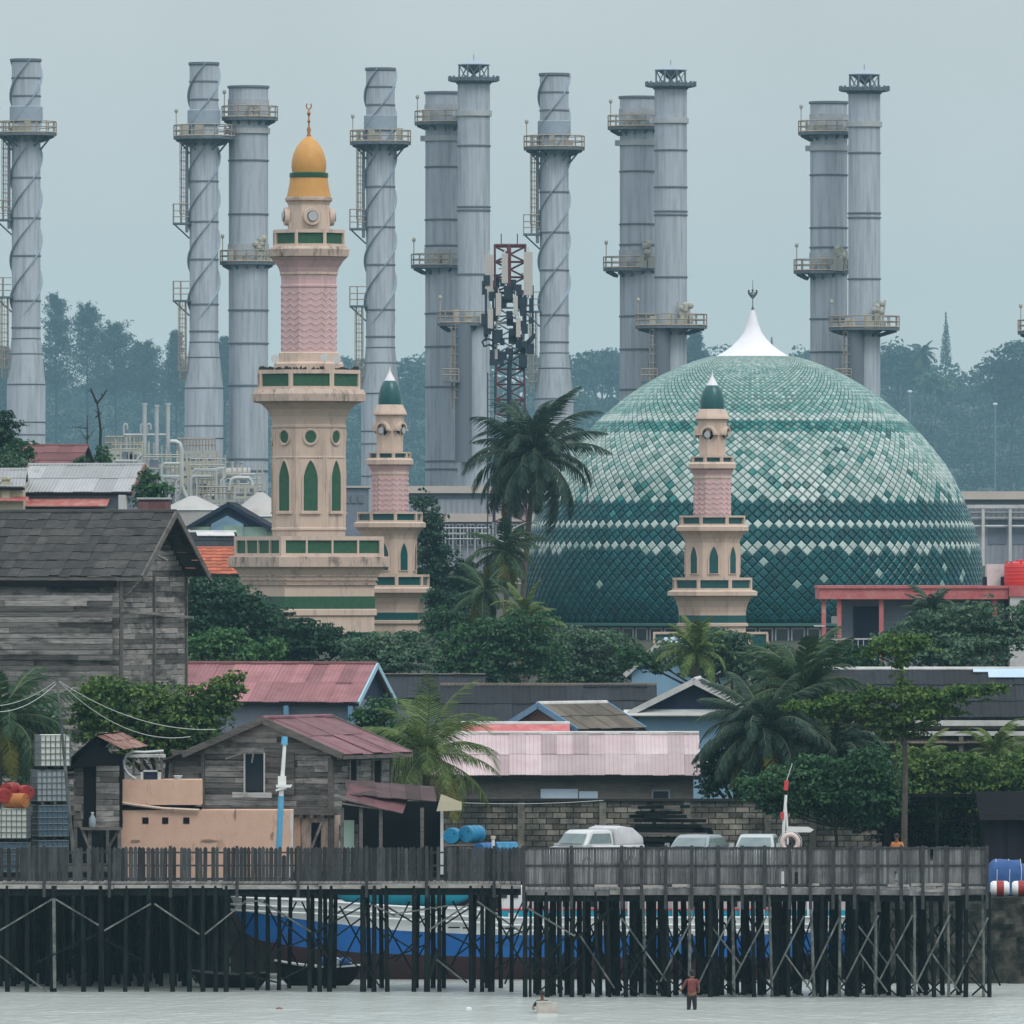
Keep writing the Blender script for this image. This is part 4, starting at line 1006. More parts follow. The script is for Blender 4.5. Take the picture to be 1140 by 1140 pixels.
def mosque():
    t = thing('mosque', 'mosque hall under a huge dome tiled in green and white diamonds', 'mosque', (MX, DM, ground(MX, DM)-.3))
    gz = ground(MX, DM) - 1.2; z = lambda py: Z(py, DM)
    pr = [(693,250), (675,255), (646,256), (609,252), (570,240), (528,220.5), (496,197), (470,173), (442,140), (421,107), (408,79), (401,60), (397,45)]
    # smooth resample (Catmull-Rom)
    pts = [Vector((hw/sm, z(py))) for py, hw in pr]; fine = []
    for i in range(len(pts)-1):
        p0, p1, p2, p3 = pts[max(i-1,0)], pts[i], pts[i+1], pts[min(i+2, len(pts)-1)]
        for k in range(12):
            u = k/12; fine.append(.5*((2*p1) + (p2-p0)*u + (2*p0-5*p1+4*p2-p3)*u*u + (3*p1-p0-3*p2+p3)*u**3))
    fine.append(pts[-1])
    mb = MB(); mb.lathe(MX, DM, [(p[0]-.08, p[1]) for p in fine], 128)
    mb.build('dome_shell', M['grout'], t, True)
    NT = 132; s_ = 0; tab = [(0.0, 0)]
    for a, b in zip(fine, fine[1:]): s_ += (b-a).length/((a[0]+b[0])/2); tab.append((s_, 0))
    def at(q):
        for i in range(len(tab)-1):
            if q <= tab[i+1][0]:
                f = (q-tab[i][0])/(tab[i+1][0]-tab[i][0]); p = fine[i]*(1-f) + fine[i+1]*f; return p
        return fine[-1]
    step = PI/NT*1.02; rows = int(s_/step) - 1
    rr = random.Random(11); mb = MB(); vs = []; fs = []; ms = []
    def py_of(p): return 630-(p[1]-H)*sm
    for k in range(1, rows):
        c = at(k*step); lo = at((k-1)*step); hi = at((k+1)*step)
        py = py_of(c); dirv = (hi-lo).normalized(); nrm = Vector((dirv[1], -dirv[0]))
        if nrm[0] < 0 and c[1] < z(640): nrm = -nrm
        kk = k % 2
        for i in range(NT):
            th = 2*PI*(i + .5*kk)/NT; u = noise.noise(Vector((th*6, py*.03, 1.3))); q = rr.random()
            if py < 404: m = 1 if q < .6 else 0
            elif py < 410: m = 0 if q < .35 else 1
            elif py < 421: m = (1 if q < .8 else 0) if kk else (5.5 if q < .6 else 1)
            elif py < 450: m = (1 if q < .75 else 0) if kk else (5.5 if q < .8 else 1)
            elif py < 463: m = 5.5 if q < .6 else 1
            elif py < 470: m = 0 if q < .75 else 1
            elif py < 481: m = 2 if q < .6 else 5.5
            elif py < 556:
                m = 0 if q < .55 else (1 if q < .88 else 5.5)
                dg = ((i + (k if rr.random() < .9 else 0)//2) % 11 == 0)
                if u > .3 and q < .12: m = 2
                if dg and q < .5: m = 1
                if py > 540 and q > .85: m = 2
            elif py < 563: m = (0 if i % 3 else 2) if kk else 3
            elif py < 578: m = 3 if q < .6 else (4.5 if q < .95 else 2)
            elif py < 586: m = 14
            elif py < 606: m = 3 if q < .6 else 4.5
            elif py < 622: m = 15
            elif py < 668: m = 3 if q < .6 else (4.5 if q < .97 or py > 655 else 1)
            else: m = 3 if q < .85 else 4.5
            row_info.setdefault(k, py)
            if m == 14: m = 0 if k == white_row(580, 586, rows, py_of, at, step) else 3
            if m == 15:
                zr = white_row(606, 614, rows, py_of, at, step)
                m = (0 if q < .85 else 1) if k == zr or (k == zr-1 and (i % 3) != 0) else 3
                if m == 0 and u < -.15 and k != zr: m = 3
            m = {4.5: 4, 5.5: 5}.get(m, m)
            g = .91; da = PI/NT*g
            pl = c; base = len(vs)
            def pt(r_, zz, a, off): r_ = r_ + nrm[0]*off; zz = zz + nrm[1]*off; return (MX + r_*math.sin(a), DM - r_*math.cos(a), zz)
            lo2 = c + (lo-c)*g; hi2 = c + (hi-c)*g
            lo3 = c + (lo-c)*g*.72; hi3 = c + (hi-c)*g*.72
            vs += [pt(lo2[0], lo2[1], th, 0), pt(c[0], c[1], th+da, 0), pt(hi2[0], hi2[1], th, 0), pt(c[0], c[1], th-da, 0)]
            vs += [pt(lo3[0], lo3[1], th, .045), pt(c[0], c[1], th+da*.72, .045), pt(hi3[0], hi3[1], th, .035), pt(c[0], c[1], th-da*.72, .045)]
            fs += [tuple(base+x for x in f) for f in ((4,5,6,7), (0,1,5,4), (1,2,6,5), (2,3,7,6), (3,0,4,7))]; ms += [m]*5
    mb.v = vs; mb.f = fs; mb.m = ms
    mb.build('dome_tiling', [M['tile_w'], M['tile_p'], M['tile_m'], M['tile_d'], M['tile_dm'], M['tile_pm']], t)
    mb = MB(); mb.lathe(MX, DM, [(47/sm, z(399)), (47/sm, z(397)), (40/sm, z(396.4)), (31/sm, z(391)), (23/sm, z(385)), (15.5/sm, z(377.5)), (10/sm, z(370)), (6.5/sm, z(361)), (4/sm, z(352)), (2/sm, z(345))], 48)
    cap_ = mb.build('white_cap', M['whitemetal'], t, True)
    mb = MB(); mb.lathe(MX, DM, [(1.6/sm, z(346)), (1.8/sm, z(344)), (.6/sm, z(341)), (.5/sm, z(333)), (3.2/sm, z(330)), (4.3/sm, z(328)), (3.4/sm, z(325.5)), (.5/sm, z(324.5)), (1.4/sm,z(322.8)), (.4/sm,z(321.5)), (.3/sm, z(312))], 14)
    mb.build('finial', M['chrome'], cap_, True)
    mb = MB(); pts = [Vector((MX, DM, z(325))) + Vector((.27*math.sin(a), 0, -.27*math.cos(a))) for a in [R(v) for v in range(-120, 121, 20)]]
    mb.path(pts, .06, 6); mb.build('crescent', M['chrome'], cap_)
    # drum, gutter and windows
    r0 = 246/sm
    mb = MB(); mb.lathe(MX, DM, [(r0, gz), (r0, z(692))], 96); mb.build('hall_wall', M['teal'], t)
    mb = MB(); mb.lathe(MX, DM, [(r0, z(696.5)), (r0+.75, z(695.5)), (r0+.75, z(693)), (r0+.1, z(692.4))], 96); mb.build('gutter_ring', M['grout_p'], t)
    for i in range(44):
        a = R(-90 + 180*(i+.5)/44*1.0)
        if abs(a) > R(84): continue
        fn = face_fn(MX, DM, a, r0); w_ = .46
        mb = MB(); mb.prism([(-w_+.06,z(718)), (w_-.06,z(718)), (w_-.06,z(698.5)), (-w_+.06,z(698.5))], fn, -.02, .05); wn = mb.build('window', M['glass'], t)
        mb = MB()
        for (a0, b0, a1, b1) in ((-w_,719,-w_+.09,697.5), (w_-.09,719,w_,697.5), (-w_,699,w_,697.5), (-w_,719,w_,717.5)):
            mb.prism([(a0,z(b0)), (a1,z(b0)), (a1,z(b1)), (a0,z(b1))], fn, -.02, .1)
        mb.build('window_frame', M['galv'], wn)
row_info = {}
_wr = {}
def white_row(a, b, rows, py_of, at, step):
    if (a, b) not in _wr:
        best = min(range(1, rows), key=lambda k: abs(py_of(at(k*step)) - (a+b)/2)); _wr[(a, b)] = best
    return _wr[(a, b)]
mosque()
# low forecourt wall of the mosque (white framed panels at the foot of the slim minaret)
t = thing('forecourt_wall', 'low white-framed wall at the foot of the slim front minaret', 'wall', (X(791,645), 645, ground(0,645)))
mb = MB(); mb.box(X(727,645), X(855,645), 645, 645.3, ground(0,645)-.2, Z(706,645)); mb.build('panel', M['teal'], t)
mb = MB(); mb.box(X(727,645), X(855,645), 644.9, 645.4, Z(706,645), Z(703.5,645))
for px in (727, 749, 770, 812, 833, 853): mb.box(X(px,645), X(px+2.5,645), 644.9, 645.35, ground(0,645)-.2, Z(706,645))
mb.build('frame', M['cream'], t)
# ================================================================ houses
def win(root, fn_o, U, zc, w_, h_, n, frame='white', glass='glass', pane=True):
    """window centred at fn_o (Vector), U unit vector along wall, n outward"""
    o = Vector(fn_o); U = Vector(U); n = Vector(n); Zv = Vector((0,0,1))
    mb = MB(); mb.cell(o - U*w_/2 - Zv*h_/2 - n*.03, U*w_, Zv*h_, n*.05); wd = mb.build('window', M[glass], root, local=True)
    if frame:
        mb = MB(); f = .07
        mb.cell(o - U*(w_/2+f) - Zv*(h_/2+f), U*f, Zv*(h_+2*f), n*.07); mb.cell(o + U*(w_/2) - Zv*(h_/2+f), U*f, Zv*(h_+2*f), n*.07)
        mb.cell(o - U*w_/2 - Zv*(h_/2+f), U*w_, Zv*f, n*.068); mb.cell(o - U*w_/2 + Zv*h_/2, U*w_, Zv*f, n*.068)
        mb.build('window_frame', M[frame], wd, local=True)
    return wd
def gable(name, label, px, D, th, W, L, py_e, py_r, wall, roof, axis='x', ox=.5, oy=.5, zb=None, pitchW=None, cat='house',
          board=False, gablem=None, trim=None, nu=8, nv=3, ridge=None, sth=.04, jit=.012, fascia='darkvoid', skip_roof=False, group=None, slip=0):
    """local frame: corner at origin, front wall along -x, right side wall along +y. th = turn to show the right side."""
    gx = X(px, D); gz = ground(gx, D) if zb is None else zb
    t = thing(name, label, cat, (gx, D, gz), -th, group)
    ze = Z(py_e, D) - gz
    # depth of ridge for its height
    if axis == 'x': Dr = D + W/2*math.cos(th)
    else: Dr = D
    zr = Z(py_r, Dr) - gz
    if axis == 'x': A = (-L, 0, 0, W)     # x0,x1,y0,y1 ridge along x at y=W/2
    else: A = (-W, 0, 0, L)
    x0, x1, y0, y1 = A
    if axis == 'x': slope = (zr-ze)/(W/2+oy)
    else: slope = (zr-ze)/(W/2+ox)
    zw = (zr - slope*W/2) - .04  # wall top
    if board:
        mb = MB(); rows = max(4, int(zw/.22))
        mb.boards((x0,0,0), (x1-x0,0,0), (0,0,zw), rows, lens=board)
        mb.boards((0,0,0), (0,y1,0), (0,0,zw), rows, lens=board)
        if axis == 'x':
            nr = max(3, int((zr-zw)/.22)); 
            for k in range(nr):
                f = (k+.5)/nr; a = W/2*(1-f) ; mb.boards((0, W/2-a, zw+(zr-zw)*k/nr), (0, 2*a, 0), (0,0,(zr-zw)/nr), 1, lens=board)
        else:
            nr = max(3, int((zr-zw)/.22))
            for k in range(nr):
                f = (k+.5)/nr; a = W/2*(1-f); mb.boards((-W/2-a, 0, zw+(zr-zw)*k/nr), (2*a, 0, 0), (0,0,(zr-zw)/nr), 1, lens=board)
        wl = mb.build('wall', M[wall], t, local=True)
        mb = MB(); mb.box(x0+.05, x1-.06, .06, y1-.05, -.2, zw-.05); mb.build('inner_wall', M['darkvoid'], wl, local=True)
    else:
        mb = MB(); mb.box(x0, x1, y0, y1, -.3, zw)
        wl = mb.build('wall', M[wall], t, local=True)
    mb = MB()
    if axis == 'x':
        for xx, d in ((0-.03, -.15), (-L+.03, .15)):
            mb.add([(xx,.06,zw),(xx,W-.06,zw),(xx,W/2,zr-.1),(xx+d,.06,zw),(xx+d,W-.06,zw),(xx+d,W/2,zr-.1)], [(0,1,2),(5,4,3),(0,3,4,1),(1,4,5,2),(2,5,3,0)])
    else:
        for yy, d in ((.03, .15), (L-.03, -.15)):
            mb.add([(-W+.06,yy,zw),(-.06,yy,zw),(-W/2,yy,zr-.1),(-W+.06,yy+d,zw),(-.06,yy+d,zw),(-W/2,yy+d,zr-.1)], [(0,1,2),(5,4,3),(0,3,4,1),(1,4,5,2),(2,5,3,0)])
    mb.build('gable', M[gablem or ('darkvoid' if board else wall)], t, local=True)
    if not skip_roof:
        for side in (0, 1):
            mb = MB()
            if axis == 'x':
                if side == 0: O, U, V = (-L-ox, -oy, ze), (L+2*ox, 0, 0), (0, W/2+oy, zr-ze)
                else: O, U, V = (ox, W+oy, ze), (-L-2*ox, 0, 0), (0, -W/2-oy, zr-ze)
            else:
                if side == 0: O, U, V = (ox, -oy, ze), (0, L+2*oy, 0), (-W/2-ox, 0, zr-ze)
                else: O, U, V = (-W-ox, L+oy, ze), (0, -L-2*oy, 0), (W/2+ox, 0, zr-ze)
            mb.sheets(O, U, V, nu, nv, sth, jit, slip=slip)
            mb.build('roof', M[roof], t, local=True)
        rc = MB()
        if axis == 'x': rc.tube((-L-ox, W/2, zr+.04), (ox, W/2, zr+.04), .12, 8)
        else: rc.tube((-W/2, -oy, zr+.04), (-W/2, L+oy, zr+.04), .12, 8)
        rc.build('ridge_cap', M[ridge or roof], t, local=True)
        if trim:
            mb = MB()
            if axis == 'x':
                for xx in (ox, -L-ox):
                    mb.beam((xx, -oy, ze-.02), (xx, W/2, zr-.02), .08, .26); mb.beam((xx, W+oy, ze-.02), (xx, W/2, zr-.02), .08, .26)
            else:
                for yy in (-oy, L+oy):
                    mb.beam((ox, yy, ze-.02), (-W/2, yy, zr-.02), .08, .26); mb.beam((-W-ox, yy, ze-.02), (-W/2, yy, zr-.02), .08, .26)
            mb.build('barge_board', M[trim], t, local=True)
        mb = MB()
        if axis == 'x': mb.box(-L-ox, ox, -oy-.05, -oy, ze-.14, ze+.0)
        else: mb.box(ox, ox+.05, -oy, L+oy, ze-.14, ze)
        mb.build('fascia', M[fascia], t, local=True)
    return t, zw, zr, ze

# A: tall weathered timber building (left)
th = R(18.7); W, L = 8.0, 13.0
t, zw, zr, ze = gable('timber_building', 'tall windowless weathered timber building with dark shingle roof on the left', 133, 460, th, W, L, 643, 571, 'oldwood', 'shingle',
    ox=1.1, oy=.15, zb=4.6, board=(1.5, 5), nu=32, nv=8, sth=.03, jit=.03, cat='building', slip=.05, fascia='oldwood2', trim='oldwood2', gablem='darkvoid')
mb = MB()
mb.box(-L, -.1, -.32, -.12, ze-1.0+.6, ze-.12); mb.build('painted_eave_shade', M['darkvoid'], t, local=True)  # near-black strip stands in for the shade under the eave
mb = MB(); mb.boards((-L,-.28,0), (L-.2-0*1.3,0,0), (0,0,ze-.75), 44, lens=(2.5,8), miss=.04, jit=.05); mb.build('outer_siding', M['oldwood'], t, local=True)
mb = MB()
for yy in (W*.5, W-.05, .05): mb.box(0.02, .14, yy-.06, yy+.06, 0, zw)
mb.build('corner_post', M['oldwood2'], t, local=True)
mb = MB(); mb.beam((.2,-.2,9.9-.4), (W*.5,.5,9.9-.4) if False else (.2, W+.5, 9.5-.35), .07, .12); mb.build('tie_beam', M['oldwood'], t, local=True)
for xx in (-5.2, -7.3, -9.0, -11.0):
    mb = MB(); mb.prism([(xx+.14*math.cos(2*PI*k/10), 8.3-4.6+2.9+.12*math.sin(2*PI*k/10)) for k in range(10)], lambda a, z, d: (a, -.36-d, z), 0, .04); mb.build('bird_hole', M['darkvoid'], t, local=True)
mb = MB(); mb.cell((-6.2-4.1, W/2-1.45, zr-1.15+.18), (2.6,0,0), (0,.55,.42), (0,-.04,.05)); mb.build('roof_patch', M['whitewall'], t, local=True)
mb = MB(); mb.beam((.95, -.12, ze-.15), (.1, .35, ze-.9), .1); mb.beam((1.0, 1.7, ze+1.0), (.9, 3.4, ze+.75), .1); mb.build('brace', M['oldwood'], t, local=True)

# B: pale grey sheet-roofed house with red fascia
D = 600
t, zw, zr, ze = gable('house', 'pale grey sheet-roofed house with worn red awning behind the tall timber building', 141, D, R(12), 5.5, 6.0, 549, 518.5, 'greyblue', 'greyroof', ox=.35, oy=.3, nu=6, nv=2, ridge='greyroof', trim='rust', gablem='navy')
mb = MB(); mb.cell((-6.2,-.95,ze-.75), (5.3,0,0), (0,.8,.42), (0,0,.05)); mb.build('awning', M['redfascia'], t, local=True)
mb = MB(); mb.box(-6.2,-1.0,-.75,-.05,-.2,ze-.9); mb.build('lower_wall', M['paleyellow'], t, local=True)
mb = MB(); mb.box(-.35,.05,-.5,-.1,-.2,ze-.1); mb.build('column', M['whitewall'], t, local=True)
t, zw, zr, ze = gable('house', 'low pale-roofed house at the left edge with small yellow chimney box', 26, 598, 0, 5, 9, 543, 524, 'paleyellow', 'greyroof', ox=.1, oy=.4, nu=9, nv=2, ridge='greyroof')
mb = MB(); mb.cell((-9,-.5,ze-.75), (9.3,0,0), (0,.4,.2), (0,0,.05)); mb.build('awning', M['redfascia'], t, local=True)
mb = MB(); mb.box(-1.2,-.75,-.2,.25,ze-.6,ze+.45); mb.box(-1.28,-.67,-.28,.33,ze+.45,ze+.55); mb.build('chimney_box', M['paleyellow'], t, local=True)
gable('house', 'brown red old roof of a house below the leftmost stack', 84, 660, R(6), 7, 6.5, 522, 497, 'greyblue', 'redroof', ox=.3, oy=.3, nu=8, nv=3)
# little brick thing
t = thing('brick_shed', 'small red brick shed top between grey roof and green gabled house', 'shed', (X(172,575),575,ground(0,575)))
mb = MB(); mb.sheets((X(154,575),574,ground(0,575)-.2), (X(190,575)-X(154,575),0,0), (0,0,Z(556,575)-ground(0,575)), 6, 14, .05, .02); mb.box(X(154,575)+.02,X(190,575)-.02,574.06,576,ground(0,575)-.2,Z(556,575)); mb.build('wall', M['redroof'], t)
mb = MB(); mb.box(X(153,575),X(191,575),573.9,576.1,Z(556,575),Z(554,575)); mb.build('coping', M['galv'], t)
# C: green gabled house
t, zw, zr, ze = gable('house', 'green walled house with dark double gable left of the gold-topped minaret', 297, 770, R(3), 5.5, 7, 589, 561, 'palegreenw', 'darkroof', axis='y', ox=.35, oy=.4, nu=6, nv=3, trim='navy', gablem='navy')
mb = MB()
for s_, c in ((-1, -W/2),): pass
xm = -2.8; mb.beam((xm,-.9,zr-.75), (xm-1.45,-.9,zr-1.5), .1, .14); mb.beam((xm,-.9,zr-.75), (xm+1.45,-.9,zr-1.5), .1, .14)
mb.build('inner_barge_board', M['navy'], t, local=True)
mb = MB(); mb.add([(xm-1.15,-.5,zr-1.45),(xm+1.15,-.5,zr-1.45),(xm,-.5,zr-.85),(xm-1.15,-.1,zr-1.45),(xm+1.15,-.1,zr-1.45),(xm,-.1,zr-.85)], [(0,1,2),(5,4,3),(0,3,4,1),(1,4,5,2),(2,5,3,0)])
mb.box(xm-1.15,xm+1.15,-.5,-.1,-.2,zr-1.45); mb.build('porch_wall', M['lightblue'], t, local=True)
mb = MB(); mb.box(xm-.25,xm+1.1,-.56,-.5,-.2,zr-1.55); mb.build('porch_panel', M['palegreenw'], t, local=True)
t, zw, zr, ze = gable('house', 'small dark hipped roof with white ridge sheet below the green gabled house', 264, 740, R(-8), 4.6, 7, 613, 593, 'whitewall', 'darkroof', ox=.2, oy=.3, nu=5, nv=2, ridge='whiteridge')
mb = MB(); mb.cell((-2.6,2.3,zr+.05), (2.6,0,0), (0,-.9,-.28), (0,.03,.06)); mb.build('roof_patch', M['whitewall'], t, local=True)
gable('house', 'orange clay tiled roof beside the square base of the gold-topped minaret', 272, 722, 0, 5, 8, 640, 611, 'whitewall', 'orangeroof', ox=.2, oy=.3, nu=24, nv=8, sth=.05)
# D: pink roofed long house
t, zw, zr, ze = gable('house', 'long house with faded pink-red sheet roof and pale blue gable trim', 395, 520, R(13.5), 6.6, 10.5, 783, 740, 'greyblue', 'pinkroof', ox=.3, oy=.45, nu=14, nv=2, jit=.03, slip=.03, trim='skytrim', gablem='navy', ridge='redroof', sth=.03)
for xx in (-2.2, -4.6, -7.5): win(t, (xx,0,1.6), (1,0,0), 0, 1.0, .9, (0,-1,0), 'greyblue')
mb = MB()
for xx in (-.1,-3.3): mb.box(xx-.12,xx+.12,-.5,-.3,-.2,ze-.1)
mb.build('post', M['bluetrim'], t, local=True)
# E: long dark roofs
gable('house', 'long low dark sheet roof in the centre, behind the small blue-trimmed gable', 725, 505, 0, 7, 9.6, 806, 764, 'whitewall', 'darkroof', ox=.3, oy=.3, nu=12, nv=2, ridge='brownroof')
gable('house', 'second dark roof peeping above the near coconut palm at centre left', 536, 545, 0, 6, 6, 778, 753, 'greyblue', 'darkroof', ox=.2, oy=.3, nu=8, nv=1, ridge='brownroof')
# F: small blue trimmed gable with brown roof
t, zw, zr, ze = gable('house', 'small brown-roofed house with blue-trimmed gable above the long pale roof', 640, 478, R(38), 3.6, 4.3, 813, 785, 'brownroof', 'brownroof', axis='y', ox=.4, oy=.35, nu=6, nv=2, trim='bluetrim', ridge='whiteridge', gablem='oldwood2')
# G: gable with navy panel and light blue wall
t, zw, zr, ze = gable('house', 'light blue house with dark navy gable behind the large coconut palm', 834, 490, R(3), 5.0, 6.5, 794, 758, 'lightblue', 'darkroof', axis='y', ox=.45, oy=.5, nu=6, nv=3, trim='whiteridge', gablem='navy', ridge='whiteridge')
mb = MB(); mb.cell((-5.7,-.75,ze-.12), (6.4,0,0), (0,.75,.22), (0,0,.06)); mb.build('porch_roof', M['whiteridge'], t, local=True)
for xx in (-4.2, -2.4): win(t, (xx,0,2.0), (1,0,0), 0, .9, 1.0, (0,-1,0), 'white')
gable('house', 'dark grey roof wing running left from the navy gable', 712, 500, 0, 6, 2.2, 797, 766, 'greyblue', 'darkroof', ox=.4, oy=.3, nu=5, nv=2)
# G2: pale blue house behind
t, zw, zr, ze = gable('house', 'pale blue walled house half hidden by palms at the foot of the dome', 775, 575, R(18), 3.6, 5, 752, 713, 'lightblue', 'bluesheet', axis='y', ox=.3, oy=.3, nu=6, nv=2, trim='whiteridge', gablem='lightblue')
# H: long pink white roof
t, zw, zr, ze = gable('long_shed', 'long shed with patchy pink and white corrugated roof behind the block wall', 772, 462, 0, 7.0, 11.0, 864, 818, 'oldwood2', 'paleroof', ox=.3, oy=.45, nu=17, nv=2, ridge='whiteridge', sth=.025, cat='shed', jit=.025, slip=.03)
mb = MB()
for a, b, c, d, m_ in ((-6.6,-5.0,.28,.08,0), (-5.9,-5.0,0,.2,0)): pass
mb.box(-6.55,-4.95,-.06,.0,ze-.95,ze-.55); mb.box(-4.9,-4.1,-.06,0,ze-.95,ze-.65); mb.build('pale_panel', M['bluesheet'], t, local=True)
mb = MB(); mb.box(-8.6,-7.3,-.06,0,ze-1.25,ze-1.05); mb.box(-3.3,-2.3,-.06,0,ze-1.2,ze-1.05); mb.build('white_sheet', M['whitewall'], t, local=True)
win(t, (-1.4,0,ze-.85), (1,0,0), 0, .65, .4, (0,-1,0), 'greyblue')
gable('shed', 'low orange-red roof strip behind the ridge of the long pale shed', 632, 476, 0, 3, 4.6, 822, 807, 'redroof', 'redpaint', ox=.1, oy=.2, nu=6, nv=1, ridge='whiteridge', cat='shed')
# I: long dark roof right
t, zw, zr, ze = gable('long_shed', 'long dark-roofed shed on the right with pale blue roof patches', 1185, 505, 0, 9, 11.0, 800, 746, 'greyblue', 'darkroof', ox=.3, oy=.4, nu=14, nv=3, ridge='whiteridge', cat='shed')
slope = Vector((0, 4.9, zr-ze)).normalized(); nn = Vector((0, -slope.z, slope.y))
mb = MB(); o = Vector((-4.1, 4.5, zr)) - slope*.15 + nn*.12
mb.cell(o - slope*.35, (4.5,0,0), slope*.35, nn*.03); mb.cell(o - slope*.95 + Vector((.7,0,0)), (3.8,0,0), slope*.6, nn*.03); mb.build('roof_patch', M['bluesheet'], t, local=True)
t = thing('open_shed', 'open shed with two pale cross beams and beige wall behind the layered tree', 'shed', (X(1060,470), 470, ground(0,470)))
mb = MB(); D = 470
for py, h in ((802,6), (814,5)): mb.box(X(930,D), X(1180,D), D-.1+.05*(py>810), D+.2+.05*(py>810), Z(py+h,D), Z(py,D))
mb.build('cross_beam', M['whiteridge'], t)
mb = MB(); mb.box(X(930,D), X(1180,D), D+.3, D+6, Z(812,D), Z(808,D)+.05); mb.sheets((X(930,D),D-.2,Z(828,D)), (X(1180,D)-X(930,D),0,0), (0,2,.55), 12, 1, .03, .01); mb.build('roof', M['brownroof'], t)
mb = MB(); mb.box(X(930,D), X(1180,D), D+1.8, D+5, ground(0,D)-.2, Z(816,D)); mb.build('wall', M['oldwood2'], t)
mb = MB(); mb.box(X(1030,D), X(1068,D), D+1.7, D+1.82, ground(0,D)-.1, Z(838,D)); mb.build('beige_panel', M['peach'], t)
for px in (940, 1000, 1070, 1130): mb = MB(); mb.box(X(px,D)-.1, X(px,D)+.1, D-.05, D+.15, ground(0,D)-.1, Z(820,D)); mb.build('post', M['oldwood2'], t)
# J: flat roof building
D = 600; gz = ground(0, D)
t = thing('flat_roof_building', 'flat-roofed building with faded pink-red fascia and columns right of the dome', 'building', (X(1015,D), D+4, gz))
mb = MB(); mb.box(X(912,D), X(1122,D), D-.6, D+8, Z(667,D), Z(653,D)); mb.box(X(911,D), X(1123,D), D-.7, D+8.1, Z(655,D), Z(652,D)); mb.build('roof_fascia', M['redpaint'], t)
mb = MB(); mb.box(X(938,D), X(1120,D), D+1.2, D+7.8, gz-.2, Z(667,D)); mb.build('wall', M['greyblue'], t)
for a in (917, 934, 981, 1107): mb = MB(); mb.box(X(a,D)-.12, X(a,D)+.12, D-.3, D-.05, gz, Z(667,D)); mb.build('column', M['redpaint'], t)
mb = MB(); mb.box(X(951,D), X(979,D), D+1.1, D+1.25, gz, Z(675,D)); mb.build('door', M['navy'], t)
mb = MB(); mb.box(X(1077,D), X(1104,D), D+1.1, D+1.25, Z(692,D), Z(673,D)); mb.build('window', M['glass'], t)
mb = MB(); mb.box(X(907,D), X(992,D), D-.5, D-.42, Z(712,D), Z(710.5,D))
for a in range(907, 993, 6): mb.tube((X(a,D),D-.46,gz+.2), (X(a,D),D-.46,Z(711,D)), .025, 4)
mb.box(X(906,D), X(918,D), D-.5, D-.42, Z(697.5,D), Z(696,D)); mb.build('railing', M['whitewall'], t)
mb = MB(); mb.box(X(926,D), X(933,D), D+.6, D+.9, Z(694,D), Z(686,D)); mb.build('air_conditioner', M['white'], t)
t = thing('white_annex', 'white annex with pink-red lintel at the right edge under the red tank', 'building', (X(1160,D), D, gz))
mb = MB(); mb.box(X(1123.5,D), X(1190,D), D-.9, D+7, gz-.2, Z(664,D)); mb.build('wall', M['whitewall'], t)
mb = MB(); mb.box(X(1122.5,D), X(1190,D), D-1, D+7.1, Z(664,D)+.003, Z(652,D)); mb.build('lintel', M['redpaint'], t)
mb = MB(); mb.box(X(1135,D), X(1160,D), D-1, D-.88, Z(698,D), Z(668,D)); mb.build('window', M['glass'], t)
mb = MB(); cx, cy = X(1136,602), 602; r = 18/20
zb = Z(652,600); zt = Z(626,602); mb.lathe(cx, cy, [(r*.96, zb), (r, zb+.1), (r, zt-.2), (r*.9, zt-.05), (r*.3, zt+.05)], 28)
t = thing('water_tank', 'red plastic water tank on the roof at the right edge', 'water tank', (cx, cy, zb))
mb.build('body', M['redplastic'], t, True)
mb = MB()
for k in range(5): zz = zb+.2+k*.2; mb.lathe(cx, cy, [(r, zz), (r+.03, zz+.03), (r, zz+.06)], 28, cap=False)
for k in range(8): a = 2*PI*k/8; mb.box(cx+r*.85*math.cos(a)-.06, cx+r*.85*math.cos(a)+.06, cy+r*.85*math.sin(a)-.06, cy+r*.85*math.sin(a)+.06, zt-.12, zt+.06)
mb.lathe(cx, cy, [(.25, zt), (.25, zt+.12), (.05, zt+.15)], 16); mb.build('rib', M['redplastic'], t)
t = thing('roof_hut', 'small stained white box room on the flat roof beside the red tank', 'hut', (X(1107,604), 604, Z(653,600)))
mb = MB(); mb.box(X(1098,604), X(1117,604), 603, 605, Z(653,600), Z(628,604)); mb.build('wall', M['whitewall'], t)
mb = MB(); mb.box(X(1094,604)-.02, X(1098,604)-.03, 603.2, 604, Z(653,600), Z(642,604)); mb.box(X(1113,604), X(1118,604), 602.5, 602.9, Z(653,600), Z(642,604)); mb.build('plastic_drum', M['navy'], t)

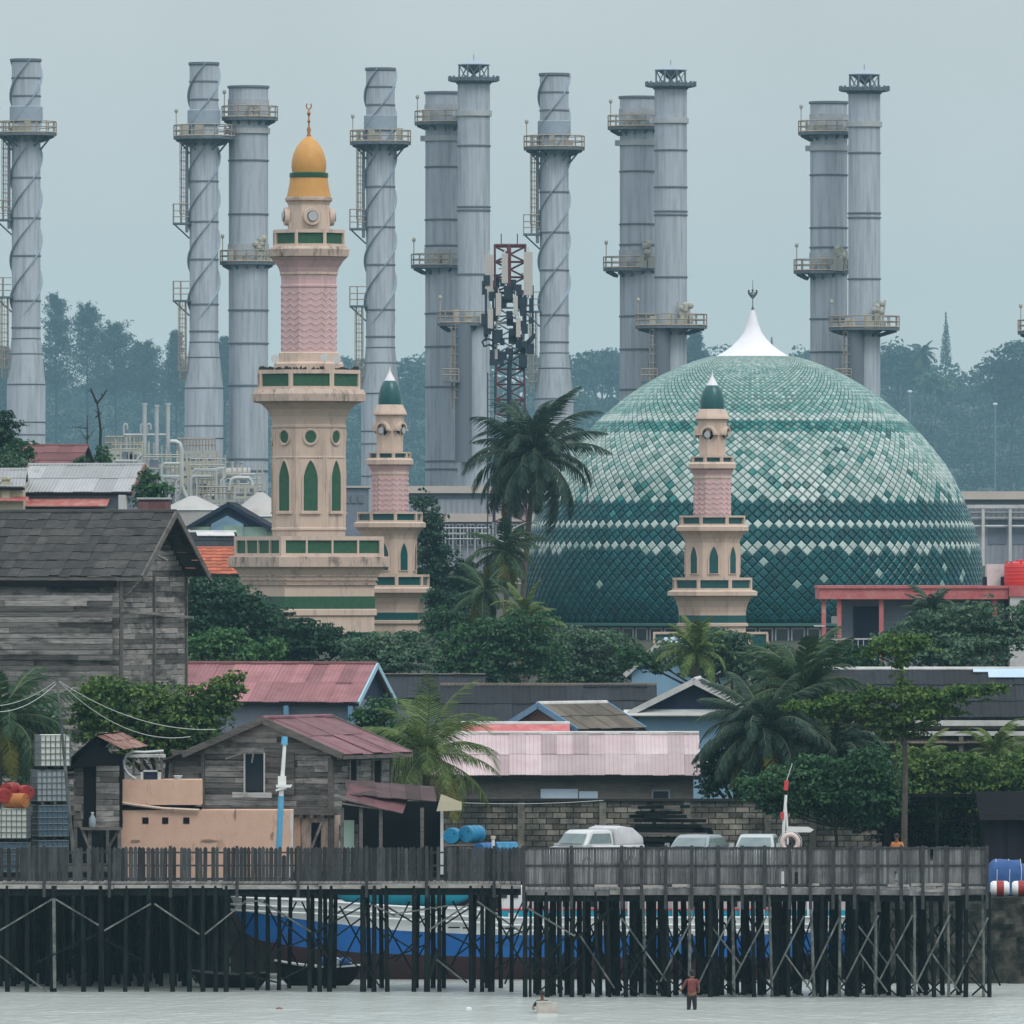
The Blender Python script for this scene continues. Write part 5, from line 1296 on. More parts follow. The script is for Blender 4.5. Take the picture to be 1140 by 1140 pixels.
# ================================================================ front wooden house
ph = R(27); D = 427; W, L = 5.75, 5.0; s = F/D
t, zw, zr, ze = gable('wooden_house', 'two-storey weathered wooden house with maroon roof over a peach plastered ground floor', 369, D, ph, W, L, 841, 801.5, 'oldwood', 'maroonroof', axis='y', ox=.75, oy=.45, zb=3.95,
    board=(1.2, 4.5), nu=7, nv=2, jit=.035, slip=.04, sth=.03, trim='oldwood2', gablem='oldwood', ridge='maroonroof', fascia='oldwood2')
HOUSE = t
zf = Z(899, D) - 3.95     # upper floor level
mb = MB(); mb.box(-W-1.9, -1.35, -.1, .9, -.2, zf-.28); mb.build('ground_floor', M['peach'], t, local=True)
mb = MB(); mb.box(-1.33, .05, -.04, .9, -.2, zf-.3); mb.build('grey_plaster', M['creamdirty'], t, local=True)
mb = MB(); mb.box(-W-.25, .2, -.3, .15, zf-.3, zf-.12); mb.box(-W-.25, .2, -.22, .0, zf-.12, zf-.02)
for k in range(12): mb.box(-W+.2+k*.48, -W+.3+k*.48, -.38, .1, zf-.42, zf-.3)
mb.build('floor_beam', M['oldwood2'], t, local=True)
mb = MB(); mb.box(-.1, .1, -.12, .06, -.1, ze-.1); mb.box(-.05,.08,L-.1,L+.05,-.1,ze-.1); mb.box(-W-.08,-W+.06,-.1,.05,zf,zw); mb.build('corner_post', M['oldwood2'], t, local=True)
wc = -W + 2.35
mb = MB(); mb.box(wc-.42, wc+.42, -.1, .06, zf+.62, zf+2.1); wd = mb.build('window', M['glass'], t, local=True)
mb = MB(); mb.box(wc-.48, wc-.42, -.14, -.02, zf+.55, zf+2.15); mb.box(wc+.42, wc+.48, -.14, -.02, zf+.55, zf+2.15); mb.build('window_frame', M['whitewall'], wd, local=True)
mb = MB(); mb.boards((wc-.85,-.3,zf+.38), (1.75,0,0), (0,0,.2), 2, lens=(.5,1.2), th=.1); mb.build('window_sill', M['whitewall'], wd, local=True)
mb = MB(); mb.boards((wc+.5,-.1,zf+.5), (1.3,0,0), (0,0,1.7), 8, lens=(1.3,1.4), th=.03); mb.build('board_patch', M['oldwood2'], t, local=True)
mb = MB(); mb.beam((wc-1.2,-.3,zf+1.9), (wc+.15,-.3,zf+2.3), .07); mb.beam((wc+.1,-.32,zf+2.3), (wc-.02,-.3,zf+1.75), .05); mb.build('loose_batten', M['oldwood'], t, local=True)
mb = MB(); mb.box(.02,.1, 1.4,1.9, zf+.05, zf+1.9); mb.box(.02,.1,3.4,4.0,zf+.1,zf+1.8); mb.build('side_window', M['darkvoid'], t, local=True)
mb = MB()
for yy in (1.35,1.95,3.35,4.05): mb.box(.03,.14, yy-.04, yy+.04, zf+.02, zf+1.92)
mb.build('side_window_frame', M['oldwood'], t, local=True)
mb = MB(); mb.beam((-.2,-.35,zf-.5), (-1.0,-.5,.0), .1); mb.build('diagonal_strut', M['oldwood'], t, local=True)
mb = MB(); mb.box(-.85,-.45,-.1,.0,-.1,zf-.6); mb.build('door', M['darkvoid'], t, local=True)
# left lean-to continuing the left slope
mb = MB(); xl = -W-.75; mb.sheets((xl-1.1,-.45,ze-.36+.0), (1.12,0,.38), (0,5.2,0), 1, 5, .03, .01); mb.build('lean_to_roof', M['oldwood2'], t, local=True)
mb = MB(); mb.boards((-W-1.5,.1,zf+.9), (1.5,0,0), (0,0,1.35), 6, lens=(.8,1.6)); mb.build('lean_to_wall', M['oldwood2'], t, local=True)
mb = MB(); mb.box(-W-1.55,-W-1.4,-.05,.1,zf,ze-.35); mb.build('lean_to_post', M['oldwood2'], t, local=True)
# peach block at left with three vents
Dp = 423.5
M['flake'] = mat('bare_stained_render', (.2,.16,.13), (.3,.22,.17), scale=4, rough=.95)
t = thing('plaster_wall', 'peach plaster wall block with three small square vents left of the wooden house', 'wall', (X(180,Dp), Dp, 3.95))
mb = MB(); mb.box(X(133,Dp), X(326,Dp), Dp, Dp+2.2, 3.6, Z(902,Dp)); mb.build('lower_block', M['peach'], t)
mb = MB(); mb.prism([(X(320,Dp),3.8), (X(326.3,Dp),3.8), (X(326.3,Dp),Z(902,Dp)), (X(324,Dp),Z(903,Dp)), (X(322.5,Dp),Z(918,Dp)), (X(324,Dp),Z(932,Dp))], lambda a, z, d: (a, Dp-.01-d, z), -.005, .004); mb.build('bare_edge', M['whitewall'], t)
mb = MB(); mb.box(X(132.5,Dp), X(224,Dp), Dp-.03, Dp+2.0, Z(896,Dp), Z(868,Dp)); mb.build('upper_block', M['peach'], t)
mb = MB(); mb.box(X(134,Dp), X(224,Dp), Dp+.12, Dp+2.4, Z(901,Dp)+.003, Z(896,Dp)-.003); mb.build('painted_joint_shade', M['darkvoid'], t)  # near-black filler stands in for the shade between the two blocks
mb = MB(); mb.path([P(132,893,Dp-.15), P(150,896,Dp-.15), P(182,900,Dp-.12), P(222,902,Dp-.12)], .06, 6); mb.build('pipe', M['cream'], t)
mb = MB(); rr = random.Random(9)
for (px, py, w_, h_) in ((136,912,3,18),(222,897,9,2),(262,906,2,14),(150,936,14,3),(232,936,20,3),(303,930,3,10)):
    n_ = 14; mb.prism([(X(px,Dp)+w_/2/28.3*math.cos(2*PI*k/n_)*rr.uniform(.45,1.3), Z(py,Dp)+h_/2/28.3*math.sin(2*PI*k/n_)*rr.uniform(.6,1.2)) for k in range(n_)], lambda a, z, d: (a, Dp-.034-d, z), -.01, .002)
mb.build('flaked_patch', M['flake'], t)
for px in (162, 184, 207.5): mb = MB(); mb.box(X(px-3.4,Dp), X(px+3.4,Dp), Dp-.02, Dp+.1, Z(917,Dp), Z(910,Dp)); mb.build('vent', M['darkvoid'], t)
# sheds to the right of the house
M['darkrust'] = mat('dark_rusted_sheet', (.05,.03,.03), (.09,.055,.055), scale=1.5, rough=.85, island=.4)
M['darkrust2'] = mat('worn_maroon_sheet', (.1,.045,.05), (.15,.07,.075), scale=1.5, rough=.85, island=.3)
t = thing('lean_to_shed', 'dark open shed with two sagging maroon awnings and a pale signboard end', 'shed', (X(440,424), 424, 3.95))
D = 425
mb = MB(); mb.sheets(P(383,893,422.5)+Vector((0,0,.06)), (X(448,422.5)-X(383,422.5),0,-.55), (.2,1.6,.55), 4, 1, .03, .02); mb.build('lower_awning', M['darkrust2'], t)
mb = MB(); mb.sheets(P(386,885,423.2), (X(486,422.5)-X(386,422.5),0,-.32), (-.1,2.2,.5), 6, 1, .03, .02, slip=.1); mb.build('upper_awning', M['darkrust'], t)
mb = MB(); mb.prism([(X(486,422.4),Z(903,422.4)), (X(514,422.4),Z(902,422.4)), (X(514,422.4),Z(893,422.4)), (X(491,422.4),Z(884,422.4))], lambda a, z, d: (a, 422.3+d, z), 0, .12); mb.build('end_board', M['paleyellow'], t)
mb = MB(); mb.box(X(380,D), X(492,D), D+1.6, D+1.7, 3.9, Z(893,D)); mb.box(X(492,D)-.05,X(492,D)+.05,423,D+1.6,3.9,Z(900,D)); mb.build('back_wall', M['darkvoid'], t)
mb = MB(); mb.boards((X(378,D),423.4,3.95), (X(400,D)-X(378,D),0,0), (0,0,1.9), 6, lens=(.4,1)); mb.build('grey_boarding', M['oldwood'], t)
mb = MB(); mb.box(X(383,D), X(395,D), 423.28, 423.38, 3.95, Z(912,D)); mb.build('door', M['palegreenw'], t)
for px in (381, 402, 424, 470): mb = MB(); mb.box(X(px,423)-.07, X(px,423)+.07, 422.75, 422.9, 3.9, Z(899,423)); mb.build('post', M['oldwood2'], t)
mb = MB(); mb.box(X(492,423)-.06, X(492,423)+.06, 422.75, 422.9, 3.9, Z(900,423)); mb.build('white_post', M['whitewall'], t)
mb = MB(); mb.beam(P(372,885,422.6), P(425,901,422.6), .1); mb.beam(P(372,893,422.6), P(425,901,422.6), .06); mb.build('rafter', M['oldwood'], t)
# dark hut at left
D = 423
t = thing('plank_hut', 'small dark plank hut on stilts with rusty roof beside the stacked tanks', 'hut', (X(112,D), D, 3.95))
mb = MB(); mb.boards((X(107,D),D-.02,Z(921,D)), (X(133,D)-X(107,D),0,0), (0,0,Z(852,D)-Z(921,D)), 11, lens=(.5,1.2)); mb.build('front_boarding', M['oldwood'], t)
mb = MB(); mb.box(X(84,D), X(136,D), D+.05, D+2.6, Z(922,D), Z(840,D)); mb.build('wall', M['darkvoid'], t)
mb = MB(); mb.boards((X(82,D),D,Z(921,D)), (X(93,D)-X(82,D),0,0), (0,0,Z(850,D)-Z(921,D)), 8, lens=(.3,.5)); mb.build('side_boarding', M['oldwood2'], t)
mb = MB(); mb.add([P(78,856,D-.3), P(136,850,D-.3), P(106,822,D-.3), P(78,856,D-.15), P(136,850,D-.15), P(106,822,D-.15)], [(0,1,2),(5,4,3),(0,3,4,1),(1,4,5,2),(2,5,3,0)]); mb.build('gable', M['darkvoid'], t)
a, b, c = P(59,860,D-.6), P(106,819,D-.6), P(137,836,D-.6); bk = Vector((.85,2.6,.08))
mb = MB(); mb.sheets(a, bk, b-a, 3, 1, .04, .03); mb.build('left_roof', M['darkvoid'], t)
mb = MB(); mb.sheets(c+bk*0, bk, b-c, 4, 2, .03, .03); 
mb.build('rusty_roof', M['rust'], t)
mb = MB()
for px in (84, 100, 133): mb.box(X(px,D)-.07, X(px,D)+.07, D+.0, D+.14, 3.8, Z(921,D))
mb.beam(P(88,915,D), P(100,945,D), .1); mb.beam(P(132,925,D), P(118,948,D), .1); mb.box(X(90,D), X(134,D), D-.15, D+2.6, Z(924,D), Z(921,D)); mb.build('stilt_frame', M['oldwood2'], t)
t = thing('plastic_jug', 'small pale plastic jug on the doorstep of the plank hut', 'jug', P(103,919.5,D-.08))
mb = MB(); mb.lathe(X(103,D), D-.05, [(.12,Z(921,D)), (.14,Z(919,D)), (.14,Z(911,D)), (.05,Z(907,D)), (.05,Z(905.5,D))], 12); mb.build('body', M['plgrey'], t, True)
mb = MB(); mb.lathe(X(103,D), D-.05, [(.06,Z(905.5,D)), (.06,Z(904,D))], 10); mb.build('cap', M['white'], t)
# washing frame with pipe between hut and house
D = 424.2; zb = Z(868,D)
t = thing('work_bench', 'pale bench frame with curved hose on top of the peach block', 'bench', (X(162,D), D, zb))
mb = MB(); mb.box(X(142,D), X(184,D), D-.3, D+.5, Z(843,D), Z(840,D)); mb.build('top', M['whitewall'], t)
for px in (149, 158, 175, 180): mb = MB(); mb.box(X(px,D)-.05, X(px,D)+.05, D-.2, D-.1, zb, Z(843,D)); mb.build('leg', M['oldwood2'], t)
mb = MB(); mb.box(X(157,D), X(180,D), D-.45, D-.1, zb, Z(866,D)); mb.box(X(158.5,D), X(176,D), D-.42, D-.12, Z(866,D), Z(858,D)); mb.build('dark_box', M['navy'], t)
mb = MB()
for a, b, c, d in ((157,160,868,857), (176,180,868,857), (157,180,859,857)): mb.box(X(a,D), X(b,D), D-.5, D-.46, Z(c,D), Z(d,D))
mb.build('box_frame', M['whitewall'], t)
mb = MB(); mb.path([P(151,867,D-.55), P(143,862,D-.55), P(138.5,855,D-.55), P(137.5,847,D-.55), P(141,840,D-.55), P(148,837,D-.55), P(162,837.5,D-.55), P(182,836,D-.4)], .055, 8); mb.build('hose', M['galv'], t, True)
t = thing('basin', 'small pale blue basin on the peach wall top', 'basin', (X(198,424), 424, Z(868,423.5)))
mb = MB(); mb.lathe(X(198,424), 424, [(.1,Z(868,423.5)), (.17,Z(864.5,423.5)), (.18,Z(864,423.5))], 14); mb.build('bowl', M['bluesheet'], t)
mb = MB(); mb.lathe(X(198,424), 424, [(.18,Z(864.2,423.5)), (.2,Z(864,423.5)), (.2,Z(863.6,423.5))], 14); mb.build('rim', M['white'], t)

# ================================================================ block wall
D = 446; gz = 4.1
t = thing('block_wall', 'long unrendered concrete block wall with dark coping behind the parked cars', 'wall', (X(760,D), D, gz))
x0, x1 = X(480,D), X(1150,D); mb = MB(); mb.box(x0, x1, D+.02, D+.2, gz-.3, Z(892,D)); mb.build('mortar_bed', M['mortar'], t)
mb = MB(); bw, bh = .56, .235; zt = Z(892,D); j = 0; z = zt - bh
while z > gz-.3:
    x = x0 - (bw/2 if j % 2 else 0)
    while x < x1:
        a = max(x, x0)+.02; b = min(x+bw, x1)-.02
        if b-a > .05: mb.cell((a, D-.03+rnd.uniform(-.015,.015), z+.018), (b-a,0,0), (0,0,bh-.036), (0,.06,0))
        x += bw
    z -= bh; j += 1
mb.build('block_course', M['block'], t)
for px in (580, 671, 765, 855, 905, 1010, 1100): mb = MB(); mb.box(X(px,D)-.14, X(px,D)+.14, D-.12, D-.04, gz-.3, Z(891.5,D)); mb.build('pier', M['block'], t)
mb = MB(); mb.box(x0, x1, D-.16, D+.25, Z(892,D), Z(889,D)); mb.build('coping', M['mortar'], t)
# dark shed at the right edge
D = 431
t = thing('dark_shed', 'very dark boarded shed at the right edge behind the blue tarpaulin', 'shed', (X(1130,D), D, 3.5))
mb = MB(); mb.sheets((X(1096,D),D,3.4), (X(1190,D)-X(1096,D),0,0), (0,0,Z(912,D)-3.4), 18, 1, .04, .02); mb.build('wall', mat('black_purple_boarding', (.012,.01,.018), (.02,.016,.026), rough=.9, island=.4), t)
mb = MB(); mb.sheets((X(1090,D),D-.6,Z(914,D)), (X(1190,D)-X(1090,D),0,0), (0,4,1.0), 9, 1, .04, .02); mb.build('roof', M['darkvoid'], t)
mb = MB(); mb.box(X(1096,D),X(1190,D),D+.1,D+3.5,3.3,Z(914,D)); mb.build('inner_wall', M['darkvoid'], t)

# added roof and near-black walls that darken the void under the hedge
D = 441
t = thing('added_dark_shelter', 'added near-black shelter that makes the darkness under the hedge behind the slat fence', 'shelter', (X(1045,D), D, 3.95))
mb = MB(); mb.box(X(985,D), X(1097,D), D-3, D+3.5, Z(886,D), Z(882,D)); mb.build('roof', M['darkvoid'], t)
mb = MB(); mb.box(X(985,D), X(1097,D), D+3.2, D+3.4, 3.8, Z(886,D)); mb.box(X(985,D), X(985,D)+.15, D-2.5, D+3.2, 3.8, Z(886,D)); mb.build('back_wall', M['darkvoid'], t)
for px in (988, 1040, 1094): mb = MB(); mb.box(X(px,D)-.07, X(px,D)+.07, D-2.9, D-2.76, 3.8, Z(886,D)); mb.build('post', M['pile'], t)

t = thing('added_dark_fence', 'added dark board backing that makes the gloom behind the plank hut stilts', 'fence', (X(90,434), 434, 4.0))  # invented backing; covers bright ground so the gap under the hut stays dark
mb = MB(); mb.sheets((X(-40,434),434,3.9), (X(150,434)-X(-40,434),0,0), (0,0,1.95), 46, 1, .03, .03); mb.build('board', M['pile'], t)
for px in (0, 60, 120): mb = MB(); mb.box(X(px,434)-.06, X(px,434)+.06, 433.8, 433.92, 3.9, 5.9); mb.build('fence_post', M['oldwood2'], t)
# ================================================================ pier
def pier(label, D, px0, px1, depth, py_top, posts, seed, right):
    rr = random.Random(seed); x0, x1 = X(px0,D), X(px1,D); zt = Z(py_top, D)
    t = thing('timber_pier', label, 'pier', ((x0+x1)/2, D, 0))
    mb = MB(); n = int((x1-x0)/.2)
    for k in range(n):
        a = x0 + (x1-x0)*k/n; mb.box(a+.01, a+(x1-x0)/n-.01, D+.02, D+depth, zt-.05, zt+rr.uniform(0,.012))
    mb.build('deck', M['deck'], t)
    k = 0; a = x0
    while a < x1-.1:
        b = min(x1, a + rr.uniform(2, 4.5)); mb = MB(); h = rr.uniform(.12,.17) if not right else rr.uniform(.1,.24)
        dz = rr.uniform(-.03,.02); mb.cell((a+.01, D-.06, zt-.17+dz), (b-a-.02,0,rr.uniform(-.02,.02)), (0,0,h), (0,.06,0)); mb.build('edge_plank', M['edge' if (not right or rr.random() < .5) else 'slat'], t); a = b
    for yy in (D+.05, D+depth/2, D+depth-.2):
        mb = MB(); mb.box(x0, x1, yy, yy+.16, zt-.42, zt-.06); mb.build('bearer', M['pile'], t)
    mb = MB()
    for k in range(int((x1-x0)/.9)): a = x0+.9*k; mb.box(a, a+.12, D, D+depth, zt-.22, zt-.052)
    mb.build('joist', M['pile'], t)
    return t, zt
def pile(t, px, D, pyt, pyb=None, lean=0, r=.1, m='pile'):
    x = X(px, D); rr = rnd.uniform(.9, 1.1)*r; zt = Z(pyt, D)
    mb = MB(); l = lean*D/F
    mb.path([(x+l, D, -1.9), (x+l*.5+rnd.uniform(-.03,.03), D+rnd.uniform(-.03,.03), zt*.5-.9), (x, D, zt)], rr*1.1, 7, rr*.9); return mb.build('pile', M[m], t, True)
def brace(t, p0, p1, D, w_=.11, m='pile', name='brace'):
    mb = MB(); mb.beam(P(*p0, D), P(*p1, D), w_, .06); return mb.build(name, M[m], t)
# left pier
PL, ztL = pier('long weathered timber pier on the left carrying the picket fence', 405, -40, 580, 4.5, 984, None, 5, False)
D = 405
front = [8, 30, 60, 92, 112, 141, 166, 190, 212, 226, 240, 252]
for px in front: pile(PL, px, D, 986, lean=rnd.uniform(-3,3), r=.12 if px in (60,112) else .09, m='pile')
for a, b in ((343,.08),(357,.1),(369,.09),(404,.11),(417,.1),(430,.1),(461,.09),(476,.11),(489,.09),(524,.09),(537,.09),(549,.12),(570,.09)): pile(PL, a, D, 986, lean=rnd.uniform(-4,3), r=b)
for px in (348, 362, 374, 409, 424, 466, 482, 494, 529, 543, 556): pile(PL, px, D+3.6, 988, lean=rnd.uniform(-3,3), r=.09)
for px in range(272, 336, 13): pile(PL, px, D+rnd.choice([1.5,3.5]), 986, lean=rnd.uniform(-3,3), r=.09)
# braces, left
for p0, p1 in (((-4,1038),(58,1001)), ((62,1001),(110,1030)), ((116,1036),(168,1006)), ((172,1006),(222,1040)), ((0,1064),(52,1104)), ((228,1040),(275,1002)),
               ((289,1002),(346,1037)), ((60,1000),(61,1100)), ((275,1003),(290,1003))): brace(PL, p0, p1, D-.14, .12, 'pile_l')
for p0, p1 in (((40,1072),(108,1040)), ((110,1042),(160,1070)), ((235,1052),(262,1080)), ((262,1082),(310,1094)), ((310,1092),(342,1076)),
               ((312,1024),(344,1050)), ((300,1062),(345,1044)), ((372,1044),(402,1022)), ((366,1050),(400,1077)), ((368,1022),(400,1000) ),
               ((402,1010),(345,1040)), ((346,1060),(372,1030)), ((405,1015),(430,1045)), ((432,1010),(462,1028)), ((432,1040),(464,1060)), ((470,1040),(440,1070)), ((463,1030),(490,1010)),
               ((489,1033),(524,1010)), ((489,1036),(540,1060)), ((540,1040),(505,1066)), ((490,1066),(520,1094)), ((432,1068),(478,1050)), ((552,1050),(583,1036)), ((535,1092),(577,1060)), ((404,1070),(424,1100)),
               ((478,1090),(486,1060)), ((347,1040),(372,1075)), ((425,1060),(410,1098)), ((549,1068),(536,1100))): brace(PL, p0, p1, D-.12+rnd.choice([0,.5]), .1, 'pile')
for p0, p1 in (((531,1003),(583,1040)), ((436,1018),(500,1008)), ((478,1035),(522,1006)), ((417,1008),(440,1020)), ((486,1068),(514,1090))): brace(PL, p0, p1, D-.2, .1, 'pile_l')
rr2 = random.Random(78)
for k in range(16):
    px = 270 + (k//2)*42; s_ = 1 if k % 2 else -1; yy = D + 3.5 + .1*(k % 2)
    mb = MB(); mb.beam(P(px-s_*18, 1002+rr2.uniform(0,8), yy), P(px+s_*20, 1078+rr2.uniform(-6,12), yy), .14, .06); mb.build('back_brace', M['pile'], PL)
# dense inner piles under the left part: a platform on stilts behind
t = thing('stilt_platform', 'crowded timber stilts under the yard behind the left half of the pier', 'stilt platform', (X(120,414), 414, 0))
mb = MB(); mb.box(X(-60,414), X(258,414), 410, 423.5, 3.45, 3.75); mb.build('deck', M['pile'], t)
rr = random.Random(21); cnt = 0
for yy in (410.3, 412.5, 415.2, 418.5, 421.5):
    px = -50 + rr.uniform(0,10)
    while px < 256:
        x = X(px,yy); mb = MB(); l = rr.uniform(-.15,.15); r = rr.uniform(.06,.12); mb.path([(x+l,yy,-1.9),(x,yy,3.5)], r, 6); mb.build('stilt', M['pile_l'] if rr.random()<.12 and yy < 413 else M['pile'], t, True); cnt += 1
        px += rr.uniform(13, 22)
for k in range(16):
    px = rr.uniform(-20, 235); yy = rr.choice([410.1, 412.3]); s_ = rr.choice([-1,1]); mb = MB(); mb.beam((X(px,yy),yy,rr.uniform(2,3.2)), (X(px+s_*rr.uniform(30,55),yy),yy,rr.uniform(.1,1.2)), .1, .05); mb.build('brace', M['pile'], t)
# right pier
PR, ztR = pier('timber pier on the right with close X-braced piles and tall slat fence', 400, 583, 1101, 4.0, 991, None, 6, True)
D = 400
rp = [585, 591, 608, 624, 637, 650, 663, 676, 693, 716, 741, 768, 791, 815, 838, 856, 878, 902, 915, 935, 953, 975, 1003, 1018, 1036, 1055, 1075, 1094, 1101]
for i, px in enumerate(rp): pile(PR, px, D, 993, lean=rnd.uniform(-1,6), r=.06 if i % 2 else .09, m='pile_l' if i % 2 and px > 690 else 'pile')
for px in (600, 617, 631, 645, 669, 684, 703, 728, 752, 779, 803, 827, 848, 868, 890, 908, 926, 944, 965, 988, 1010, 1028, 1047, 1066): pile(PR, px, D+2.0, 993, lean=rnd.uniform(-3,4), r=.1)
for px in (597, 622, 655, 680, 712, 735, 760, 787, 812, 832, 862, 884, 911, 932, 958, 985, 1023, 1070): pile(PR, px, D+3.7, 993, lean=rnd.uniform(-3,3), r=.1)
rr2 = random.Random(77)
for k in range(26):
    px = 600 + k*17.5 + rr2.uniform(-4,4)
    if px < 1000: pile(PR, px, D+rr2.choice([1.1, 2.9, 3.3]), 993, lean=rr2.uniform(-9,9), r=rr2.uniform(.12,.19) if px > 690 else .1)
for k in range(52):
    px = 588 + k*8.2 + rr2.uniform(-5,5); s_ = rr2.choice([-1,1]); yy = D + rr2.choice([.8, 2.4, 3.0])
    mb = MB(); mb.beam(P(px, rr2.uniform(1000,1060), yy), P(px+s_*rr2.uniform(14,30), rr2.uniform(1070,1106), yy), rr2.uniform(.12,.2), .06); mb.build('back_brace', M['pile'], PR)
# rising light braces
for xa in (735, 776, 815, 857, 898, 940, 978, 1020, 1062): brace(PR, (xa-1,1018+rnd.uniform(0,8)) if False else (xa+38,1017+rnd.uniform(0,6)), (xa,1092+rnd.uniform(0,8)), D-.14, .12, 'pile_l')
for xa in (742, 781, 820, 862, 904, 945, 984, 1026, 1064): brace(PR, (xa+10,1030), (xa+44,1074), D-.02+.4, .1, 'pile_l' if xa % 2 else 'pile')
for xa in (700, 740, 780, 824, 866, 908, 950, 990, 1030, 1060): brace(PR, (xa+8,1062), (xa+38,1104), D-.22, .1, 'pile_l' if xa % 4 else 'pile')
for p0, p1 in (((692,1022),(742,1092)), ((700,1090),(734,1030)), ((586,1010),(640,1042)), ((645,1040),(684,1100)), ((590,1090),(632,1040)), ((640,1046),(683,1010)), ((584,1050),(622,1100)), ((600,1104),(650,1062)), ((655,1000),(676,1030))): brace(PR, p0, p1, D-.15, .1, 'pile_l' if p0[0] in (692,586,645) else 'pile')
for k in range(40):
    px = 592 + k*12.6; s_ = 1 if k % 2 else -1; yy = D + (1.9 if k % 3 else 3.6)
    mb = MB(); mb.beam(P(px, 1008+rnd.uniform(0,20), yy), P(px+s_*30, 1060+rnd.uniform(0,40), yy), .12, .07); mb.build('brace', M['pile'], PR)
# low cross braces at the waterline give little triangles
for k in range(16):
    px = 690 + k*26; mb = MB(); mb.beam(P(px, 1088, D+.3), P(px+22, 1108, D+.3), .17, .06); mb.beam(P(px+24, 1088, D+.36), P(px+2, 1108, D+.36), .17, .06); mb.build('waterline_brace', M['pile'], PR)

# fences
def picket_fence():
    D = 405; t = thing('picket_fence', 'grey picket fence with pointed boards along the left pier', 'fence', (X(270,D), D-.1, ztL), 0)
    rr = random.Random(2); mb = MB(); px = -35; zb = Z(981,D)
    gaps = [(2,5),(11,15),(75,77),(86,88),(92,93),(109,112),(115,117),(229,233),(236,239),(242,246),(482,485),(489,491)]
    while px < 579:
        w_ = rr.uniform(3.4, 4.8)
        gap = any(a <= px <= b for a, b in gaps) or rr.random() < .02
        if not gap:
            x = X(px,D); ww = w_*D/F; top = Z(942.5+rr.uniform(-.8,.9),D); l = rr.uniform(-.02,.02)
            y = D-.1
            short = rr.random() < .015
            if short: top = Z(rr.uniform(950,962), D)
            q = [(x,zb),(x+ww,zb),(x+ww+l,top-.07),(x+ww/2+l,top),(x+l,top-.07)]
            mb.prism(q, lambda a, z, d: (a, y+d, z), 0, .025)
        px += w_ + (rr.uniform(.8, 1.3) if rr.random() < .15 else rr.uniform(.12,.4))
    mb.build('picket_panel', M['picket'], t)
    for py in (948, 962.5, 977): mb = MB(); mb.box(X(-36,D), X(580,D), D-.07, D-.02, Z(py+2,D), Z(py,D)); mb.build('rail', M['picket'], t)
    for px in (-10, 49.5, 122, 190, 264, 332, 408, 475, 550): mb = MB(); mb.box(X(px,D)-.06, X(px,D)+.06, D-.24, D-.13, ztL-.5, Z(941.5,D)); mb.build('post', M['fpost'], t)
picket_fence()
def slat_fence():
    D = 400; t = thing('slat_fence', 'close-boarded grey slat fence with dark posts along the right pier', 'fence', (X(840,D), D-.1, ztR), 0)
    rr = random.Random(8); mb = MB(); px = 583
    while px < 1099:
        w_ = rr.uniform(2.3, 3.2); x = X(px,D); top = Z((942.8 if px > 692 else 944)+rr.uniform(-.6,.8),D); y = D-.1+rr.uniform(0,.02)
        z0 = Z(986+rr.uniform(-1,2),D)
        if rr.random() < .03: z0 = Z(970,D)
        if rr.random() > .03 and not (1018<px<1020 or 1034<px<1036 or 1039<px<1041): mb.box(x, x+w_*D/F, y, y+.02, z0, top)
        elif rr.random() < .5: mb.box(x, x+w_*D/F, y, y+.02, z0, Z(958,D))
        px += w_ + rr.uniform(.1,.5)
    mb.build('slat_panel', M['slat'], t)
    for py, h in ((943,2.2), (962.5,2.2), (984,2.5)): mb = MB(); mb.box(X(583,D), X(1100,D), D-.13, D-.1, Z(py+h,D), Z(py,D)); mb.build('rail', M['picket'], t)  # the dark middle strip also draws a shadow line across the slats
    for px, a, b in ((700,0,690),):
        pass
    mb = MB(); a = X(692,D)
    while a < X(1099,D):
        b = min(a + rr.uniform(.9,2.2), X(1099,D)); mb.cell((a,D-.15,Z(996,D)+rr.uniform(-.04,.04)), (b-a-.02,0,0), (0,0,rr.uniform(.16,.3)), (0,.04,0)); a = b
    mb.build('kick_board', M['slat'], t)
    mb = MB(); a = X(660,D)
    for (pa, pb, py) in ((662,688,984.5), (712,740,985), (748,772,984), (800,850,985), (900,912,983), (988,1012,984), (1014,1070,983), (1020,1052,990)):
        mb.box(X(pa,D), X(pb,D), D-.2, D-.16, Z(py+3,D), Z(py,D))
    mb.build('pale_plank', M['edge'], t)
    for px in (583, 636, 692, 714, 741, 770, 799, 826, 851, 879, 902, 927, 951, 977, 1003, 1027, 1053, 1076, 1098.5):
        mb = MB(); mb.box(X(px,D)-.06, X(px,D)+.06, D-.32, D-.2, ztR-.7, Z(941,D)); mb.build('post', M['fpost'], t)
slat_fence()

